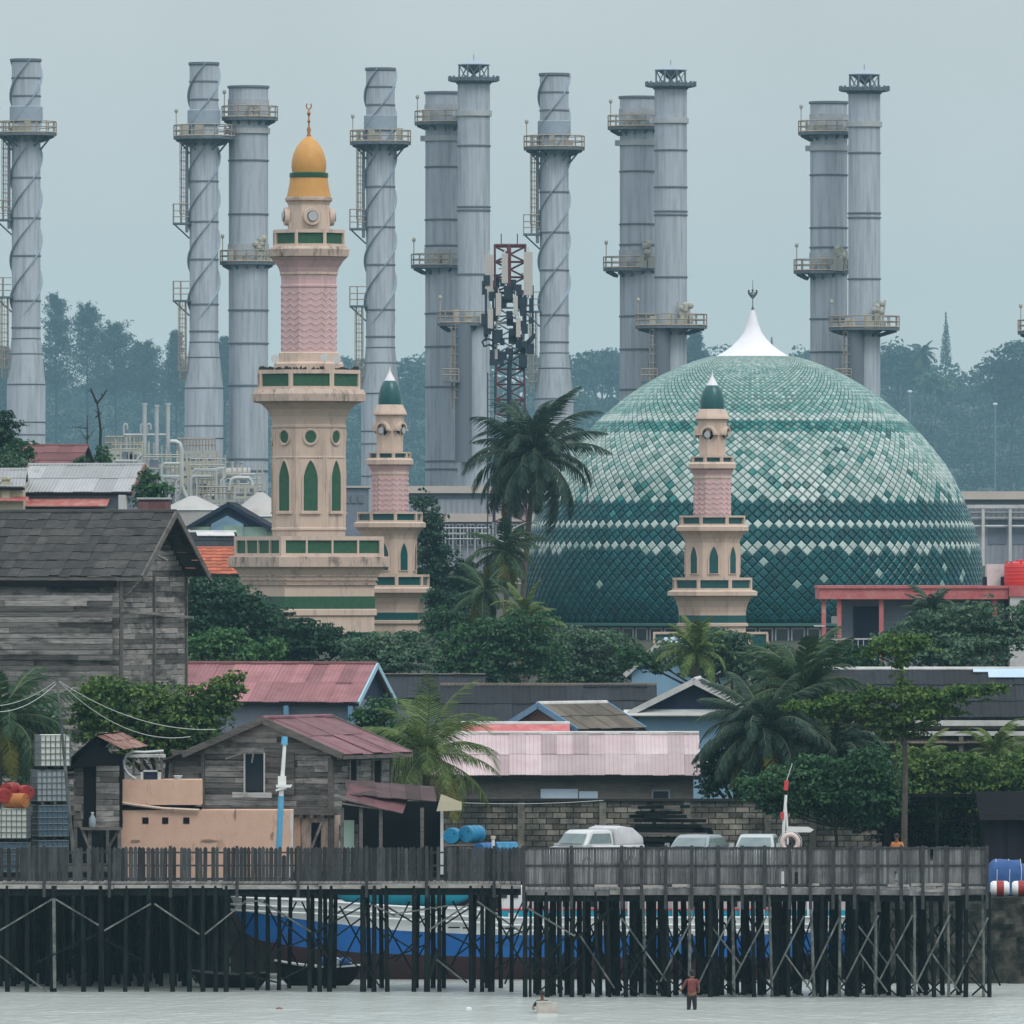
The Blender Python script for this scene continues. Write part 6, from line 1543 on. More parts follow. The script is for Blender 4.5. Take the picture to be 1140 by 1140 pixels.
# ================================================================ boats
def hull(mb, xs_, D, beam, zk, zs_, m=0, n=9):
    """xs_: stations x; beam(f), zk(f) keel z, zs_(f) sheer z; builds half-round section hull shell"""
    rings = []
    for i, x in enumerate(xs_):
        f = i/(len(xs_)-1); b = beam(f)/2; k = zk(f); s_ = zs_(f); ring = []
        for j in range(2*n+1):
            a = -1 + j/n; yy = b*math.copysign(abs(a)**.45, a) if a else 0; zz = k + (s_-k)*abs(a)**1.6
            ring.append((x + (0 if True else 0), D + yy, zz))
        rings.append(ring)
    w_ = 2*n+1; vs = [v for r_ in rings for v in r_]
    fs = [(i*w_+j, (i+1)*w_+j, (i+1)*w_+j+1, i*w_+j+1) for i in range(len(rings)-1) for j in range(w_-1)]
    return mb.add(vs, fs, m)
def big_boat():
    D = 418.2; fD = 416.3
    bm = 3.6; xb, xe = X(262,fD), X(952,fD)
    t = thing('cargo_boat', 'long blue and white wooden cargo boat moored behind the pier', 'boat', ((xb+xe)/2, D, 0))
    n = 60; xs_ = [xb + (xe-xb)*i/n for i in range(n+1)]
    def beam(f): return bm*min(1, (f*5.5)**.55 if f > 0 else .02)*(1 if f < .9 else 1-(f-.9)*2.5)
    def lerp(f, tab):
        for (a, va), (b, vb) in zip(tab, tab[1:]):
            if f <= b: return va + (vb-va)*(f-a)/(b-a)
        return tab[-1][1]
    # stripe heights as photo rows along the boat
    sheer = lambda f: Z(lerp(f, [(0,1000),(.04,1001),(.13,1003),(.26,1009),(.4,1013),(.43,1022),(1,1021)]), fD)
    wb = lambda f: Z(lerp(f, [(0,1014),(.03,1017),(.13,1026),(.26,1036),(.4,1041),(.8,1042),(1,1036)]), fD)
    wl = lambda f: Z(lerp(f, [(0,1040),(.03,1048),(.1,1055),(.2,1061),(.4,1066),(1,1066)]), fD)
    stem = lambda f: Z(lerp(f, [(0,1040),(.02,1055),(.05,1074),(.1,1092),(.2,1112),(1,1112)]), fD)
    def strip(name, m, lo, hi, k=4, bulge=(1,1)):
        mb = MB(); vs = []
        for side in (-1, 1):
            base = len(vs)
            for i, x in enumerate(xs_):
                f = i/n; b = beam(f)/2; zl, zh = lo(f), hi(f)
                for j in range(k+1):
                    g = j/k; z = zl + (zh-zl)*g; h = (z - stem(f))/max(.1, sheer(f)-stem(f)); yy = b*(max(0, min(1, h))**.35)
                    xo = -(.55*(max(0,h)-.6)*(1-f)**8)
                    vs.append((x+xo, D+side*yy, z))
            for i in range(n):
                for j in range(k):
                    a = base + i*(k+1)+j; q = (a, a+k+1, a+k+2, a+1); mb.f.append(q if side == -1 else q[::-1]); mb.m.append(0)
        mb.v = vs; return mb.build(name, M[m], t, True)
    strip('white_topside', 'hullwhite', wb, sheer); strip('blue_hull_band', 'hullblue', wl, wb); strip('maroon_bottom', 'hullred', stem, wl, 6)
    mb = MB()   # deck and rubbing strakes
    vs = []
    for i, x in enumerate(xs_): f = i/n; b = beam(f)/2*.97; vs += [(x, D-b, sheer(f)-.12), (x, D+b, sheer(f)-.12)]
    mb.add(vs, [(2*i, 2*i+2, 2*i+3, 2*i+1) for i in range(n)]); mb.build('deck', M['oldwood2'], t)
    mb = MB()
    for off in (.0, -.28, -.5):
        mb.path([(x-.55*.4*(1-i/n)**8, D-beam(i/n)/2-.02, sheer(i/n)+off) for i, x in enumerate(xs_)], .045, 5)
    mb.build('rubbing_strake', M['hullwhite'], t)
    mb = MB()
    for a, b, py in ((499,512,1032.5), (515,526,1033), (562,575,1033.5)): mb.box(X(a,fD), X(b,fD), D-bm/2-.05, D-bm/2+.02, Z(py+.9,fD), Z(py-.7,fD))
    mb.build('scupper', M['darkvoid'], t)
    # superstructure: pilothouse and long pinkish cabin
    y0 = D-1.3
    mb = MB(); mb.prism([(X(556,fD),Z(1013,fD)), (X(586,fD),Z(1013,fD)), (X(586,fD),Z(988,fD)), (X(552,fD),Z(988,fD))], lambda a,z,d: (a, y0+d, z), 0, 2.6); wh = mb.build('wheelhouse', M['hullwhite'], t)
    mb = MB()
    for a, b in ((557.5,564.5), (568.5,577)): mb.box(X(a,fD), X(b,fD), y0-.04, y0+.02, Z(1000,fD), Z(991,fD))
    mb.build('window', M['glass'], wh)
    mb = MB(); mb.box(X(553,fD), X(870,fD), y0-.12, y0-.05, Z(1013.8,fD), Z(1012,fD)); mb.build('red_stripe', M['redline'], t)
    mb = MB(); mb.box(X(556,fD), X(950,fD), y0-.1, y0+2.6, Z(1022,fD)-.4, Z(1013.8,fD)); mb.build('turquoise_bulwark', M['turq'], t)
    mb = MB(); mb.box(X(586,fD), X(950,fD), y0, y0+2.5, Z(1014,fD), Z(996,fD)); cb = mb.build('cabin', mat('pale_pink_cabin', (.62,.52,.52), (.55,.47,.48), rough=.7), t)
    mb = MB(); mb.box(X(584,fD), X(952,fD), y0-.2, y0+2.7, Z(996,fD)+.0, Z(993,fD)); mb.build('cabin_roof', M['hullwhite'], t)
    for px in (596, 625, 655, 700, 735, 770, 812, 850): mb = MB(); mb.box(X(px,fD), X(px+9,fD), y0-.03, y0+.02, Z(1010,fD), Z(1000,fD)); mb.build('window', M['glass'], cb)
    mb = MB(); mb.box(X(566,fD), X(577,fD), y0-.14, y0-.1, Z(1026,fD), Z(1017,fD)); mb.build('white_board', M['white'], t)
    for k in range(14):
        px = 600 + k*25; mb = MB(); mb.box(X(px,fD)-.04, X(px,fD)+.04, y0-.2, y0-.12, Z(1024,fD), Z(996,fD)); mb.build('stanchion', M['hullwhite'], t)
big_boat()
# stern part / second boat at the right end
def small_hull(name, label, px0, px1, D, py_s0, py_s1, py_keel, m, inner='oldwood2', beamw=1.0, seats=2, mid=0, cat='boat', rim=None, z0=None):
    x0, x1 = X(px0,D), X(px1,D); L_ = x1-x0
    zk = Z(py_keel,D); t = thing(name, label, cat, ((x0+x1)/2, D, zk))
    n = 24; xs_ = [x0 + L_*i/n for i in range(n+1)]
    bw = lambda f: beamw*max(.03, math.sin(PI*min(1,max(0,f)))**.55)
    sh = lambda f: Z(py_s0 + (py_s1-py_s0)*f, D) - mid*D/F*math.sin(PI*f)
    kl = lambda f: zk + (sh(f)-zk)*abs(2*f-1)**5*.95
    mb = MB(); hull(mb, xs_, D, bw, kl, sh); mb.build('hull', M[m], t, True)
    mb = MB(); hull(mb, xs_, D, lambda f: bw(f)*.9, lambda f: kl(f)+.06+.0*f, lambda f: sh(f)-.01); 
    mb.f = [q[::-1] for q in mb.f]; mb.build('inner_hull', M[inner], t, True)
    mb = MB()
    for sd in (-1, 1): mb.path([(x, D+sd*bw(i/n)/2, sh(i/n)) for i, x in enumerate(xs_)], .035, 5)
    mb.build('gunwale', M[rim or m], t)
    for k in range(seats):
        f = (k+1)/(seats+1); mb = MB(); b = bw(f)*.44; mb.box(x0+L_*f-.12, x0+L_*f+.12, D-b, D+b, sh(f)-.14, sh(f)-.1); mb.build('thwart', M[inner], t)
    return t
small_hull('dinghy', 'turquoise dinghy lying on the foredeck of the blue and white cargo boat', 370, 530, 417.3, 992, 992, 1010, 'turq', beamw=1.2, seats=3, mid=2)
small_hull('rowing_boat', 'small dark rowing boat with white and blue gunwale floating under the pier', 306, 402, 411.3, 1069, 1074, 1101, 'darkvoid', beamw=1.1, seats=2, mid=4, rim='white')
small_hull('rowing_boat', 'small dark boat with pale rim at the left beneath the picket fence', 214, 300, 409.3, 1080, 1082, 1104, 'darkvoid', beamw=1.0, seats=2, mid=3, rim='pile_l')
t = thing('tarp_bundle', 'blue and white tarpaulin bundle in the small rowing boat', 'tarpaulin', P(368,1082,411.3))
mb = MB(); 
for k, (px, m_) in enumerate(((362,0),(372,1),(384,0))): mb.ell(P(px,1072,411.2), (.32,.3,.24), 10, 6, m_)
mb.build('cloth', [M['tarp'], M['bluesheet']], t, True)
mb = MB(); mb.path([P(355,1070,411), P(370,1066,411), P(392,1072,411)], .02, 4); mb.build('rope', M['cable'], t)
# white upright fender at the right
t = thing('fender', 'white upright fender float behind the right pier piles', 'fender', P(946,1040,409))
mb = MB(); x = X(946,409); mb.lathe(x, 409, [(.02,Z(1041,409)), (.12,Z(1040,409)), (.15,Z(1036,409)), (.15,Z(1020,409)), (.1,Z(1015,409)), (.03,Z(1013,409))], 14); mb.build('float', M['white'], t, True)
mb = MB(); mb.tube((x,409,Z(1014,409)), (x,404,ztR-.3), .02, 5); mb.build('rope', M['cable'], t)
# ================================================================ yard objects
def tote(label, px, pyb, D, rz, m, h=1.16, group='caged liquid totes'):
    x = X(px, D); z = Z(pyb, D) if pyb else 3.95
    t = thing('liquid_tote', label, 'tote', (x, D, z), rz, group)
    w_, d, ph = 1.2, 1.0, .14
    mb = MB(); mb.box(-w_/2+.04, w_/2-.04, -d/2+.04, d/2-.04, ph, h-.06)
    mb.add([(-w_/2+.1,-d/2+.1,h-.06),(w_/2-.1,-d/2+.1,h-.06),(w_/2-.1,d/2-.1,h-.06),(-w_/2+.1,d/2-.1,h-.06),(-w_/2+.2,-d/2+.2,h),(w_/2-.2,-d/2+.2,h),(w_/2-.2,d/2-.2,h),(-w_/2+.2,d/2-.2,h)], [(4,5,6,7),(0,1,5,4),(1,2,6,5),(2,3,7,6),(3,0,4,7)])
    mb.build('bottle', M[m], t, local=True)
    mb = MB()
    for zz in [ph + (h-ph-.03)*k/5 for k in range(6)]:
        q = [(-w_/2,-d/2,zz),(w_/2,-d/2,zz),(w_/2,d/2,zz),(-w_/2,d/2,zz)]
        for k in range(4): mb.tube(q[k], q[(k+1)%4], .018, 5)
    for k in range(7):
        xx = -w_/2 + w_*k/6
        for yy in (-d/2, d/2): mb.tube((xx,yy,ph), (xx,yy,h-.03), .018, 5)
    for k in range(1, 6):
        yy = -d/2 + d*k/6
        for xx in (-w_/2, w_/2): mb.tube((xx,yy,ph), (xx,yy,h-.03), .018, 5)
    mb.build('cage', M['cage'], t, local=True)
    mb = MB()
    for xx in (-w_/2, -.08, w_/2-.16): mb.box(xx, xx+.16, -d/2, d/2, 0, .1)
    mb.box(-w_/2, w_/2, -d/2, d/2, .1, .135); mb.build('pallet', M['pile'], t, local=True)
    return t
h3 = (Z(855,421)-Z(897,421))
for k, (px, m, lab) in enumerate(((56,'plblue','dark caged tote at the bottom of the stack, seen through the picket fence'), (56,'plblue','dark blue caged tote third from the top of the stack by the plank hut'), (54.5,'plgrey','grey caged tote in the middle of the stack by the plank hut'), (58.5,'plwhite','white caged tote topmost of the stack by the plank hut'))):
    tote(lab, px, None, 421, R(17), m, 1.36).location.z = 3.95 + k*1.37
tote('dark caged tote behind the picket fence below the white one at the left edge', 15, None, 420, R(-6), 'plblue', 1.3)
tw = tote('white caged tote carrying the red and orange drums at the left edge', 15, None, 420, R(-6), 'plwhite', 1.3); tw.location.z = 3.95+1.31
def drum(label, px, pyc, D, ang, m, r=.29, L_=.88, group='steel drums', up=False, lying=None):
    """lying: yaw of axis"""
    z = Z(pyc, D)
    t = thing('drum', label, 'drum', (X(px,D), D, z - (0 if up else r)), ang, group)
    prof = [(r*.92,0),(r,0.02),(r,.3),(r+.015,.31),(r,.33),(r,.56),(r+.015,.57),(r,.59),(r,.86),(r*.92,.88)]
    mb = MB(); mb.lathe(0, 0, [(a, b*L_/.88) for a, b in prof], 24)
    if not up: mb.v = [(x, -(z_-L_/2), y + r) for x, y, z_ in mb.v]; mb.f = [q[::-1] for q in mb.f]
    mb.build('shell', M[m], t, True, local=True)
    mb = MB()
    if up: mb.lathe(0, 0, [(r*.9,L_), (r*.9,L_-.015)], 20); mb.tube((.1,0,L_-.01),(.1,0,L_+.02),.03,8)
    else: mb.tube((.12,-L_/2-.01,r+.1), (.12,-L_/2+.02,r+.1), .03, 8); mb.tube((-.14,-L_/2-.01,r-.06), (-.14,-L_/2+.02,r-.06), .02, 8)
    mb.build('bung', M['darkvoid'], t, local=True)
    return t
zt = 3.95+2.62; pt = 630-(zt-16)*F/420
gR = 'drums on the white tote'
drum('red drum lying left on the white caged tote', 4, pt-9-4.5, 420, R(10), 'barrelred', group=gR)
drum('orange drum lying at the front of the white caged tote', 18, pt-8.2, 419.8, R(60), 'barrelorange', group=gR)
drum('red drum with pale rim behind the orange one on the tote', 27, pt-17, 420.35, R(20), 'barrelred', group=gR)
drum('red and yellow drum end on top of the pile at the left edge', 12, pt-20, 420.3, R(-20), 'barrelred', group=gR)
gB = 'blue drums by the open shed'
# blue drums
D = 418
drum('bright blue drum lying left in the upper row beside the white post', 504, 930.5, D, R(-8), 'drumblue', r=.31, group=gB)
drum('bright blue drum lying right in the upper row beside the white post', 526, 928.5, D, R(-32), 'drumblue', r=.33, L_=1.0, group=gB)
drum('darker blue drum in the lower row behind the picket fence, left one', 541, 947, D-.3, R(-40), 'drumbluedk', r=.31, group=gB)
drum('darker blue drum in the lower row behind the picket fence, right one', 563, 946, D-.3, R(-70), 'drumblue', r=.31, group=gB)
t = thing('drum_rack', 'dark timber rack under the upper blue drums behind the picket fence', 'rack', (X(516,D), D, 3.95))
mb = MB(); mb.box(X(494,D), X(540,D), D-.5, D+.5, Z(941.5,D), Z(939.5,D)); mb.build('top', M['oldwood2'], t)
for px in (496, 514, 537): mb = MB(); mb.box(X(px,D)-.06, X(px,D)+.06, D-.45, D+.45, 3.9, Z(941.5,D)); mb.build('leg', M['oldwood2'], t)
t = thing('drum_rack', 'low timber rack under the lower blue drums behind the fence', 'rack', (X(552,D-.3), D-.3, 3.95))
mb = MB(); mb.box(X(531,D), X(574,D), D-.8, D+.2, Z(958,D), Z(956,D)); mb.build('top', M['oldwood2'], t)
for px in (533, 572): mb = MB(); mb.box(X(px,D)-.06, X(px,D)+.06, D-.7, D+.1, 3.9, Z(958,D)); mb.build('leg', M['oldwood2'], t)
def whitepost(px, py, D, label):
    t = thing('mooring_post', label, 'post', (X(px,D), D, ztL-.02)); x = X(px,D)
    mb = MB(); mb.tube((x,D,ztL-.05), (x,D,Z(py,D)), .06, 10); mb.build('shaft', M['white'], t)
    mb = MB(); mb.tube((x,D,Z(py+3,D)), (x,D,Z(py,D)+.02), .09, 10); mb.build('cap', M['beige'], t)
whitepost(549, 931, 406.2, 'thin white post with beige cap in front of the blue drums')
# blue-white pole in front of the wooden house
D = 409
t = thing('striped_pole', 'leaning pole painted sky blue and white in front of the wooden house', 'pole', (X(309,D), D, ztL))
a, b = P(309,986,D), P(312.5,886,D)
mb = MB(); mb.tube(P(309,984,D), P(313,886,D), .12, 12, r2=.11); mb.build('blue_lower_shaft', M['poleblue'], t, True)
mb = MB(); mb.tube(P(313,886,D), P(317,828,D), .09, 12, r2=.065); mb.build('white_shaft', M['white'], t, True)
mb = MB(); mb.tube(P(316.5,829,D), P(317,820,D), .13, 10, r2=.11); mb.build('blue_cap', M['poleblue'], t, True)
mb = MB(); mb.box(X(309.5,D), X(318.5,D), D-.15, D+.1, Z(879,D), Z(864,D)); mb.box(X(307.5,D), X(324,D), D-.25, D-.16, Z(876.5,D), Z(873.5,D)); mb.beam(P(307,880,D-.2), P(325,874,D-.2), .07); mb.build('cross_cleat', M['white'], t)
# leaning service pole and wires
D = 417
t = thing('service_pole', 'thin dark leaning service pole beside the stacked totes', 'pole', (X(82,D), D, 3.6))
mb = MB(); mb.tube(P(84,975,D), P(63.5,757,D), .075, 8, r2=.05); mb.build('shaft', M['pile_l'], t)
mb = MB(); mb.tube(P(61.5,758,D), P(66,757,D), .03, 6); mb.build('crosspiece', M['pile_l'], t)
def wire(label, a, b, sag, n=16):
    pts = [a.lerp(b, k/n) - Vector((0,0,sag*4*(k/n)*(1-k/n))) for k in range(n+1)]
    mb = MB(); o = pts[0]; mb.path(pts, .014, 5); tag(mb.build('overhead_cable', M['cable'], origin=o), label, 'cable')
A0 = P(63.8,757,D)
wire('upper pale cable from the leaning pole to the wooden house roof', A0, P(240,812,425), .55)
wire('lower pale cable from the leaning pole to the wooden house eave', A0, P(212,820,425), .75)
wire('pale cable running left from the leaning pole, upper of two', A0, P(-10,786,419), .25)
wire('pale cable running left from the leaning pole, lower of two', A0+Vector((0,0,-.1)), P(-10,792,417), .35)
wire('dark slack cable along the top of the block wall', P(500,893,444), P(672,891,444), .1)
# ---------------- vehicles
def car(name, label, pxc, D, rz, L_, Wd, Hh, paint, kind='sedan', cat='car', group=None):
    t = thing(name, label, cat, (X(pxc,D), D, 3.95), rz, group)
    hb = .95 if kind != 'van' else 1.0; gc = .28; r = .33
    if kind == 'pickup': roofx = (-.1, 1.35)
    prof = {'sedan': [(-L_/2,gc),(L_/2,gc),(L_/2,.75),(L_/2-.1,.88),(L_*.18,hb),(-L_*.42,hb+.02),(-L_/2+.03,.85)],
            'pickup': [(-L_/2,gc+.1),(L_/2,gc+.1),(L_/2,.8),(L_/2-.15,1.0),(L_*.2,1.08),(-L_/2,1.08)]}[kind]
    def body(prof, w_, name, m, parent, tap=0, zc=0):
        mb = MB(); n = len(prof); vs = []
        for sd, ins in ((-1, .0), (1, .0)):
            for x, z in prof:
                zz = z; f = max(0, z-zc)*tap; vs.append((x, sd*(w_/2-f), zz))
        mb.add(vs, [tuple(range(n)), tuple(range(2*n-1, n-1, -1))] + [((k+1)%n, k, n+k, n+(k+1)%n) for k in range(n)])
        o = mb.build(name, M[m], parent, local=True)
        bv = o.modifiers.new('bevel', 'BEVEL'); bv.width = .07; bv.segments = 3; bv.limit_method = 'ANGLE'
        for p in o.data.polygons: p.use_smooth = True
        return o
    body(prof, Wd, 'body', paint, t)
    if kind == 'sedan':
        gh = [(-L_*.40,hb-.02),(L_*.24,hb-.03),(L_*.10,Hh-.08),(L_*.04,Hh),(-L_*.24,Hh),(-L_*.3,Hh-.05)]
        body(gh, Wd-.08, 'cabin', paint, t, .28, hb)
        side = [(-L_*.36,hb+.05),(L_*.19,hb+.04),(L_*.085,Hh-.12),(-L_*.27,Hh-.12)]
        fw = (L_*.245, hb+.02, L_*.1, Hh-.09)
    else:
        gh = [(-.35,1.05),(1.35,1.05),(.95,Hh-.1),(.75,Hh),(-.2,Hh),(-.35,Hh-.05)]
        body(gh, Wd-.1, 'cabin', paint, t, .22, 1.05)
        side = [(-.2,1.15),(1.1,1.15),(.78,Hh-.14),(-.2,Hh-.14)]
        fw = (1.36, 1.1, .97, Hh-.12)
    mb = MB(); zc = hb if kind == 'sedan' else 1.05; tp = .28 if kind == 'sedan' else .22; wc = Wd-.08 if kind == 'sedan' else Wd-.1
    for sd in (-1, 1):
        vs = [(x, sd*(wc/2-(z-zc)*tp+.012), z) for x, z in side]; mb.add(vs, [(0,1,2,3) if sd < 0 else (3,2,1,0)])
    mb.build('side_window', M['carglass'], t, local=True)
    mb = MB(); x0, z0, x1, z1 = fw; w0 = wc/2-(z0-zc)*tp-.12; w1 = wc/2-(z1-zc)*tp-.1
    mb.add([(x0+.01,-w0,z0+.06),(x0+.01,w0,z0+.06),(x1+.045,w1,z1-.02),(x1+.045,-w1,z1-.02)], [(0,1,2,3)]); mb.build('windscreen', M['carglass'], t, local=True)
    if kind == 'pickup':
        cn = [(-L_/2+.02,1.06),(-.42,1.06),(-.42,Hh+.06),(-.8,Hh+.14),(-1.5,Hh+.05),(-2.0,Hh-.3),(-L_/2+.02,1.3)]
        body(cn, Wd-.06, 'canvas_canopy', 'canopy', t, .12, 1.06)
    else:
        mb = MB(); x0 = -L_*.405; mb.add([(x0-.01,-.6,hb+.03),(x0-.01,.6,hb+.03),(-L_*.3-.02,.5,Hh-.1),(-L_*.3-.02,-.5,Hh-.1)], [(3,2,1,0)]); mb.build('rear_window', M['carglass'], t, local=True)
    for sx in (-1, 1):
        for sd in (-1, 1):
            mb = MB(); x = sx*L_*.31; mb.tube((x, sd*(Wd/2-.2), r), (x, sd*(Wd/2+.01), r), r, 20); wh = mb.build('wheel', M['rubber'], t, local=True)
            mb = MB(); mb.tube((x, sd*(Wd/2), r), (x, sd*(Wd/2+.025), r), r*.6, 14); mb.build('rim', M['galv'], wh, local=True)
    for sd in (-1, 1):
        mb = MB(); mb.box(L_/2-.03, L_/2+.02, sd*Wd*.36-.16, sd*Wd*.36+.16, .66, .82); mb.build('headlight', M['white'], t, local=True)
        mb = MB(); mb.box(-L_/2-.02, -L_/2+.04, sd*Wd*.4-.08, sd*Wd*.4+.08, .62, .86); mb.build('tail_light', M['barrelred'], t, local=True)
        mb = MB(); mb.box(L_*.17 if kind == 'sedan' else 1.1, (L_*.17 if kind == 'sedan' else 1.1)+.1, sd*(Wd/2), sd*(Wd/2+.18), hb+.05, hb+.2); mb.build('mirror', M[paint], t, local=True)
    return t
car('pickup_truck', 'white pickup truck with white canvas canopy parked before the block wall', 661, 424, R(226), 4.1, 1.7, 1.68, 'carwhite', 'pickup', 'pickup truck')
gc_ = 'cars behind the slat fence'
car('parked_car', 'dark silver-grey car roof beside the dark timber stack', 775, 424.5, R(250), 4.2, 1.7, 1.46, 'cargrey', 'sedan', 'car', gc_)
car('parked_car', 'pale silver car roof just left of the lifebuoy', 843, 424.5, R(262), 4.0, 1.68, 1.48, 'carsilver', 'sedan', 'car', gc_)
# dark timber stack
D = 437
t = thing('timber_stack', 'untidy stack of dark timber beams against the block wall', 'timber stack', (X(735,D), D, 4.05))
rr = random.Random(5); zc = 4.02; k = 0
for lv in range(13):
    for j in range(3):
        mb = MB(); y = D - .9 + j*.55 + rr.uniform(-.1,.1); xa = X(698 + rr.uniform(-8,16) + (10 if lv > 9 else 0), D); xb = X(764 + rr.uniform(-12, 30) - (18 if lv > 9 else 0), D)
        dz = rr.uniform(-.06,.06); mb.beam((xa,y,zc+.07), (xb,y+rr.uniform(-.2,.2),zc+.07+dz*.6), .22, .13); mb.build('beam', M['pile'] if rr.random() < .8 else M['oldwood2'], t)
    if lv % 3 == 2: mb = MB(); x = X(715+rr.uniform(-5,30), D); mb.box(x, x+.15, D-1.1, D+.5, zc+.15, zc+.22); mb.build('spacer', M['pile'], t)
    zc += .155 + (.07 if lv % 3 == 2 else 0)
# mast with red tip, bracket and lifebuoy
D = 403
t = thing('signal_mast', 'slim white mast with red bands and side arm beside the lifebuoy', 'mast', (X(872,D), D, ztR))
mb = MB(); mb.path([P(871.5,990,D), P(872.5,920,D), P(875,885,D)], .075, 8, .05); mb.path([P(877,940,D), P(876,915,D), P(874.5,895,D)], .04, 6); mb.build('shaft', M['white'], t, True)
mb = MB(); mb.tube(P(874.8,880,D), P(875.6,869,D), .08, 8); mb.box(X(872,D)-.1, X(872,D)+.02, D-.1, D+.02, Z(912,D), Z(904,D)); mb.build('red_band', M['redline'], t)
mb = MB(); mb.tube(P(875.5,870,D), P(882,850,D), .02, 5); mb.build('whip_antenna', M['galv'], t)
mb = MB(); mb.prism([(X(875,D),Z(926.5,D)), (X(902,D),Z(926.5,D)), (X(906,D),Z(923.5,D)), (X(900,D),Z(920.5,D)), (X(876,D),Z(920,D))], lambda a,z,d: (a, D-.1+d, z), 0, .05); mb.build('side_arm', M['white'], t)
t = thing('lifebuoy', 'white ring lifebuoy standing on the fence beside the mast', 'lifebuoy', (X(880,401), 401, Z(944,401)))
mb = MB(); c = P(879.5,938,401); Rr, rr_ = .30, .095; n, m_ = 28, 10; vs = []
for i in range(n):
    a = 2*PI*i/n
    for j in range(m_): b = 2*PI*j/m_; vs.append((c.x+(Rr+rr_*math.cos(b))*math.cos(a), c.y+rr_*math.sin(b), c.z+(Rr+rr_*math.cos(b))*math.sin(a)))
mb.add(vs, [(i*m_+j, ((i+1)%n)*m_+j, ((i+1)%n)*m_+(j+1)%m_, i*m_+(j+1)%m_) for i in range(n) for j in range(m_)]); mb.build('ring', mat('cream_buoy', (.7,.58,.54), (.62,.5,.46), rough=.6), t, True)
mb = MB(); mb.path([(c.x+.44*math.cos(2*PI*i/16), c.y-.06, c.z+.44*math.sin(2*PI*i/16)) for i in range(17)], .012, 4); mb.build('grab_line', M['cable'], t)
mb = MB(); mb.tube((c.x,c.y+.03,ztR), (c.x,c.y+.03,c.z), .05, 6); mb.build('stand', M['pile'], t)
# tarp covered load & red-white drums on the quay
D = 417.5; zq = 3.3
t = thing('covered_load', 'cargo covered by a blue tarpaulin on the stone quay', 'covered cargo', (X(1120,D), D, zq))
mb = MB(); xs_ = np.linspace(X(1099,D), X(1150,D), 26); nn = 26; m_ = 12; vs = []
for i, x in enumerate(xs_):
    f = i/25
    for j in range(m_+1):
        a = PI*j/m_; hh = (Z(957,D)-zq)*(1 - .12*(f > .7) - .5*max(0, .1-f)*5); w_ = 1.0
        c_ = math.cos(a); s_ = math.sin(a)**.45 if 0 < j < m_ else 0
        vs.append((x + .05*noise.noise(Vector((x*2,a*2,0))), D - w_*math.copysign(abs(c_)**.5, c_), zq + hh*s_*(1+.05*noise.noise(Vector((x*3,a*3,4))))))
mb.add(vs, [(i*(m_+1)+j, (i+1)*(m_+1)+j, (i+1)*(m_+1)+j+1, i*(m_+1)+j+1) for i in range(25) for j in range(m_)] + [tuple(range(m_, -1, -1)), tuple(25*(m_+1)+j for j in range(m_+1))]); mb.build('tarpaulin', M['tarp'], t, True)
mb = MB()
for px in (1108, 1122, 1135): mb.path([(X(px,D), D-1.06, zq+.05), (X(px,D)+.03, D-.95, zq+.95), (X(px,D), D-.5, zq+(Z(957,D)-zq)*1.03)], .015, 4)
mb.build('lashing_rope', M['cable'], t)
for k, (px, lab) in enumerate(((1113,'white float with a broad red band on the quay edge, left one'), (1137,'white float with a dark red mark at the right edge of the photo'))):
    D2 = 414; zq = 3.3; t = thing('float_drum', lab, 'float', (X(px,D2), D2, zq), R(0), 'floats on the quay')
    r = .3; x = X(px,D2); L_ = .72
    prof = [(.0,-L_/2),(r*.75,-L_/2),(r*.97,-L_/2+.08),(r,-L_/2+.16),(r,L_/2-.16),(r*.97,L_/2-.08),(r*.75,L_/2),(0.0,L_/2)]
    n = 20
    def lay(prof): return [(x+z_, D2+r_*math.cos(2*PI*i/n), zq+.305+r_*math.sin(2*PI*i/n)) for r_, z_ in prof for i in range(n)]
    mb = MB(); mb.add(lay(prof), [(j*n+i, j*n+(i+1)%n, (j+1)*n+(i+1)%n, (j+1)*n+i) for j in range(len(prof)-1) for i in range(n)]); mb.build('shell', M['white'], t, True)
    mb = MB(); pb = [(r,-.13),(r+.008,-.12),(r+.008,.14),(r,.15)]; mb.add(lay(pb), [(j*n+i, j*n+(i+1)%n, (j+1)*n+(i+1)%n, (j+1)*n+i) for j in range(3) for i in range(n)]); mb.build('red_band', M['barrelred'], t, True)
# tiny floating debris
for px, py, m_, lab in ((522,1123.5,'white','white plastic scrap floating in front of the centre piles'), (311,1123.5,'rust','red brown scrap floating in front of the left piles')):
    D2 = F*H/(py-630); mb = MB(); mb.ell((X(px,D2),D2,.02), (.12,.09,.06), 8, 5); tag(mb.build('floating_scrap', M[m_], origin=(X(px,D2),D2,0)), lab, 'debris')

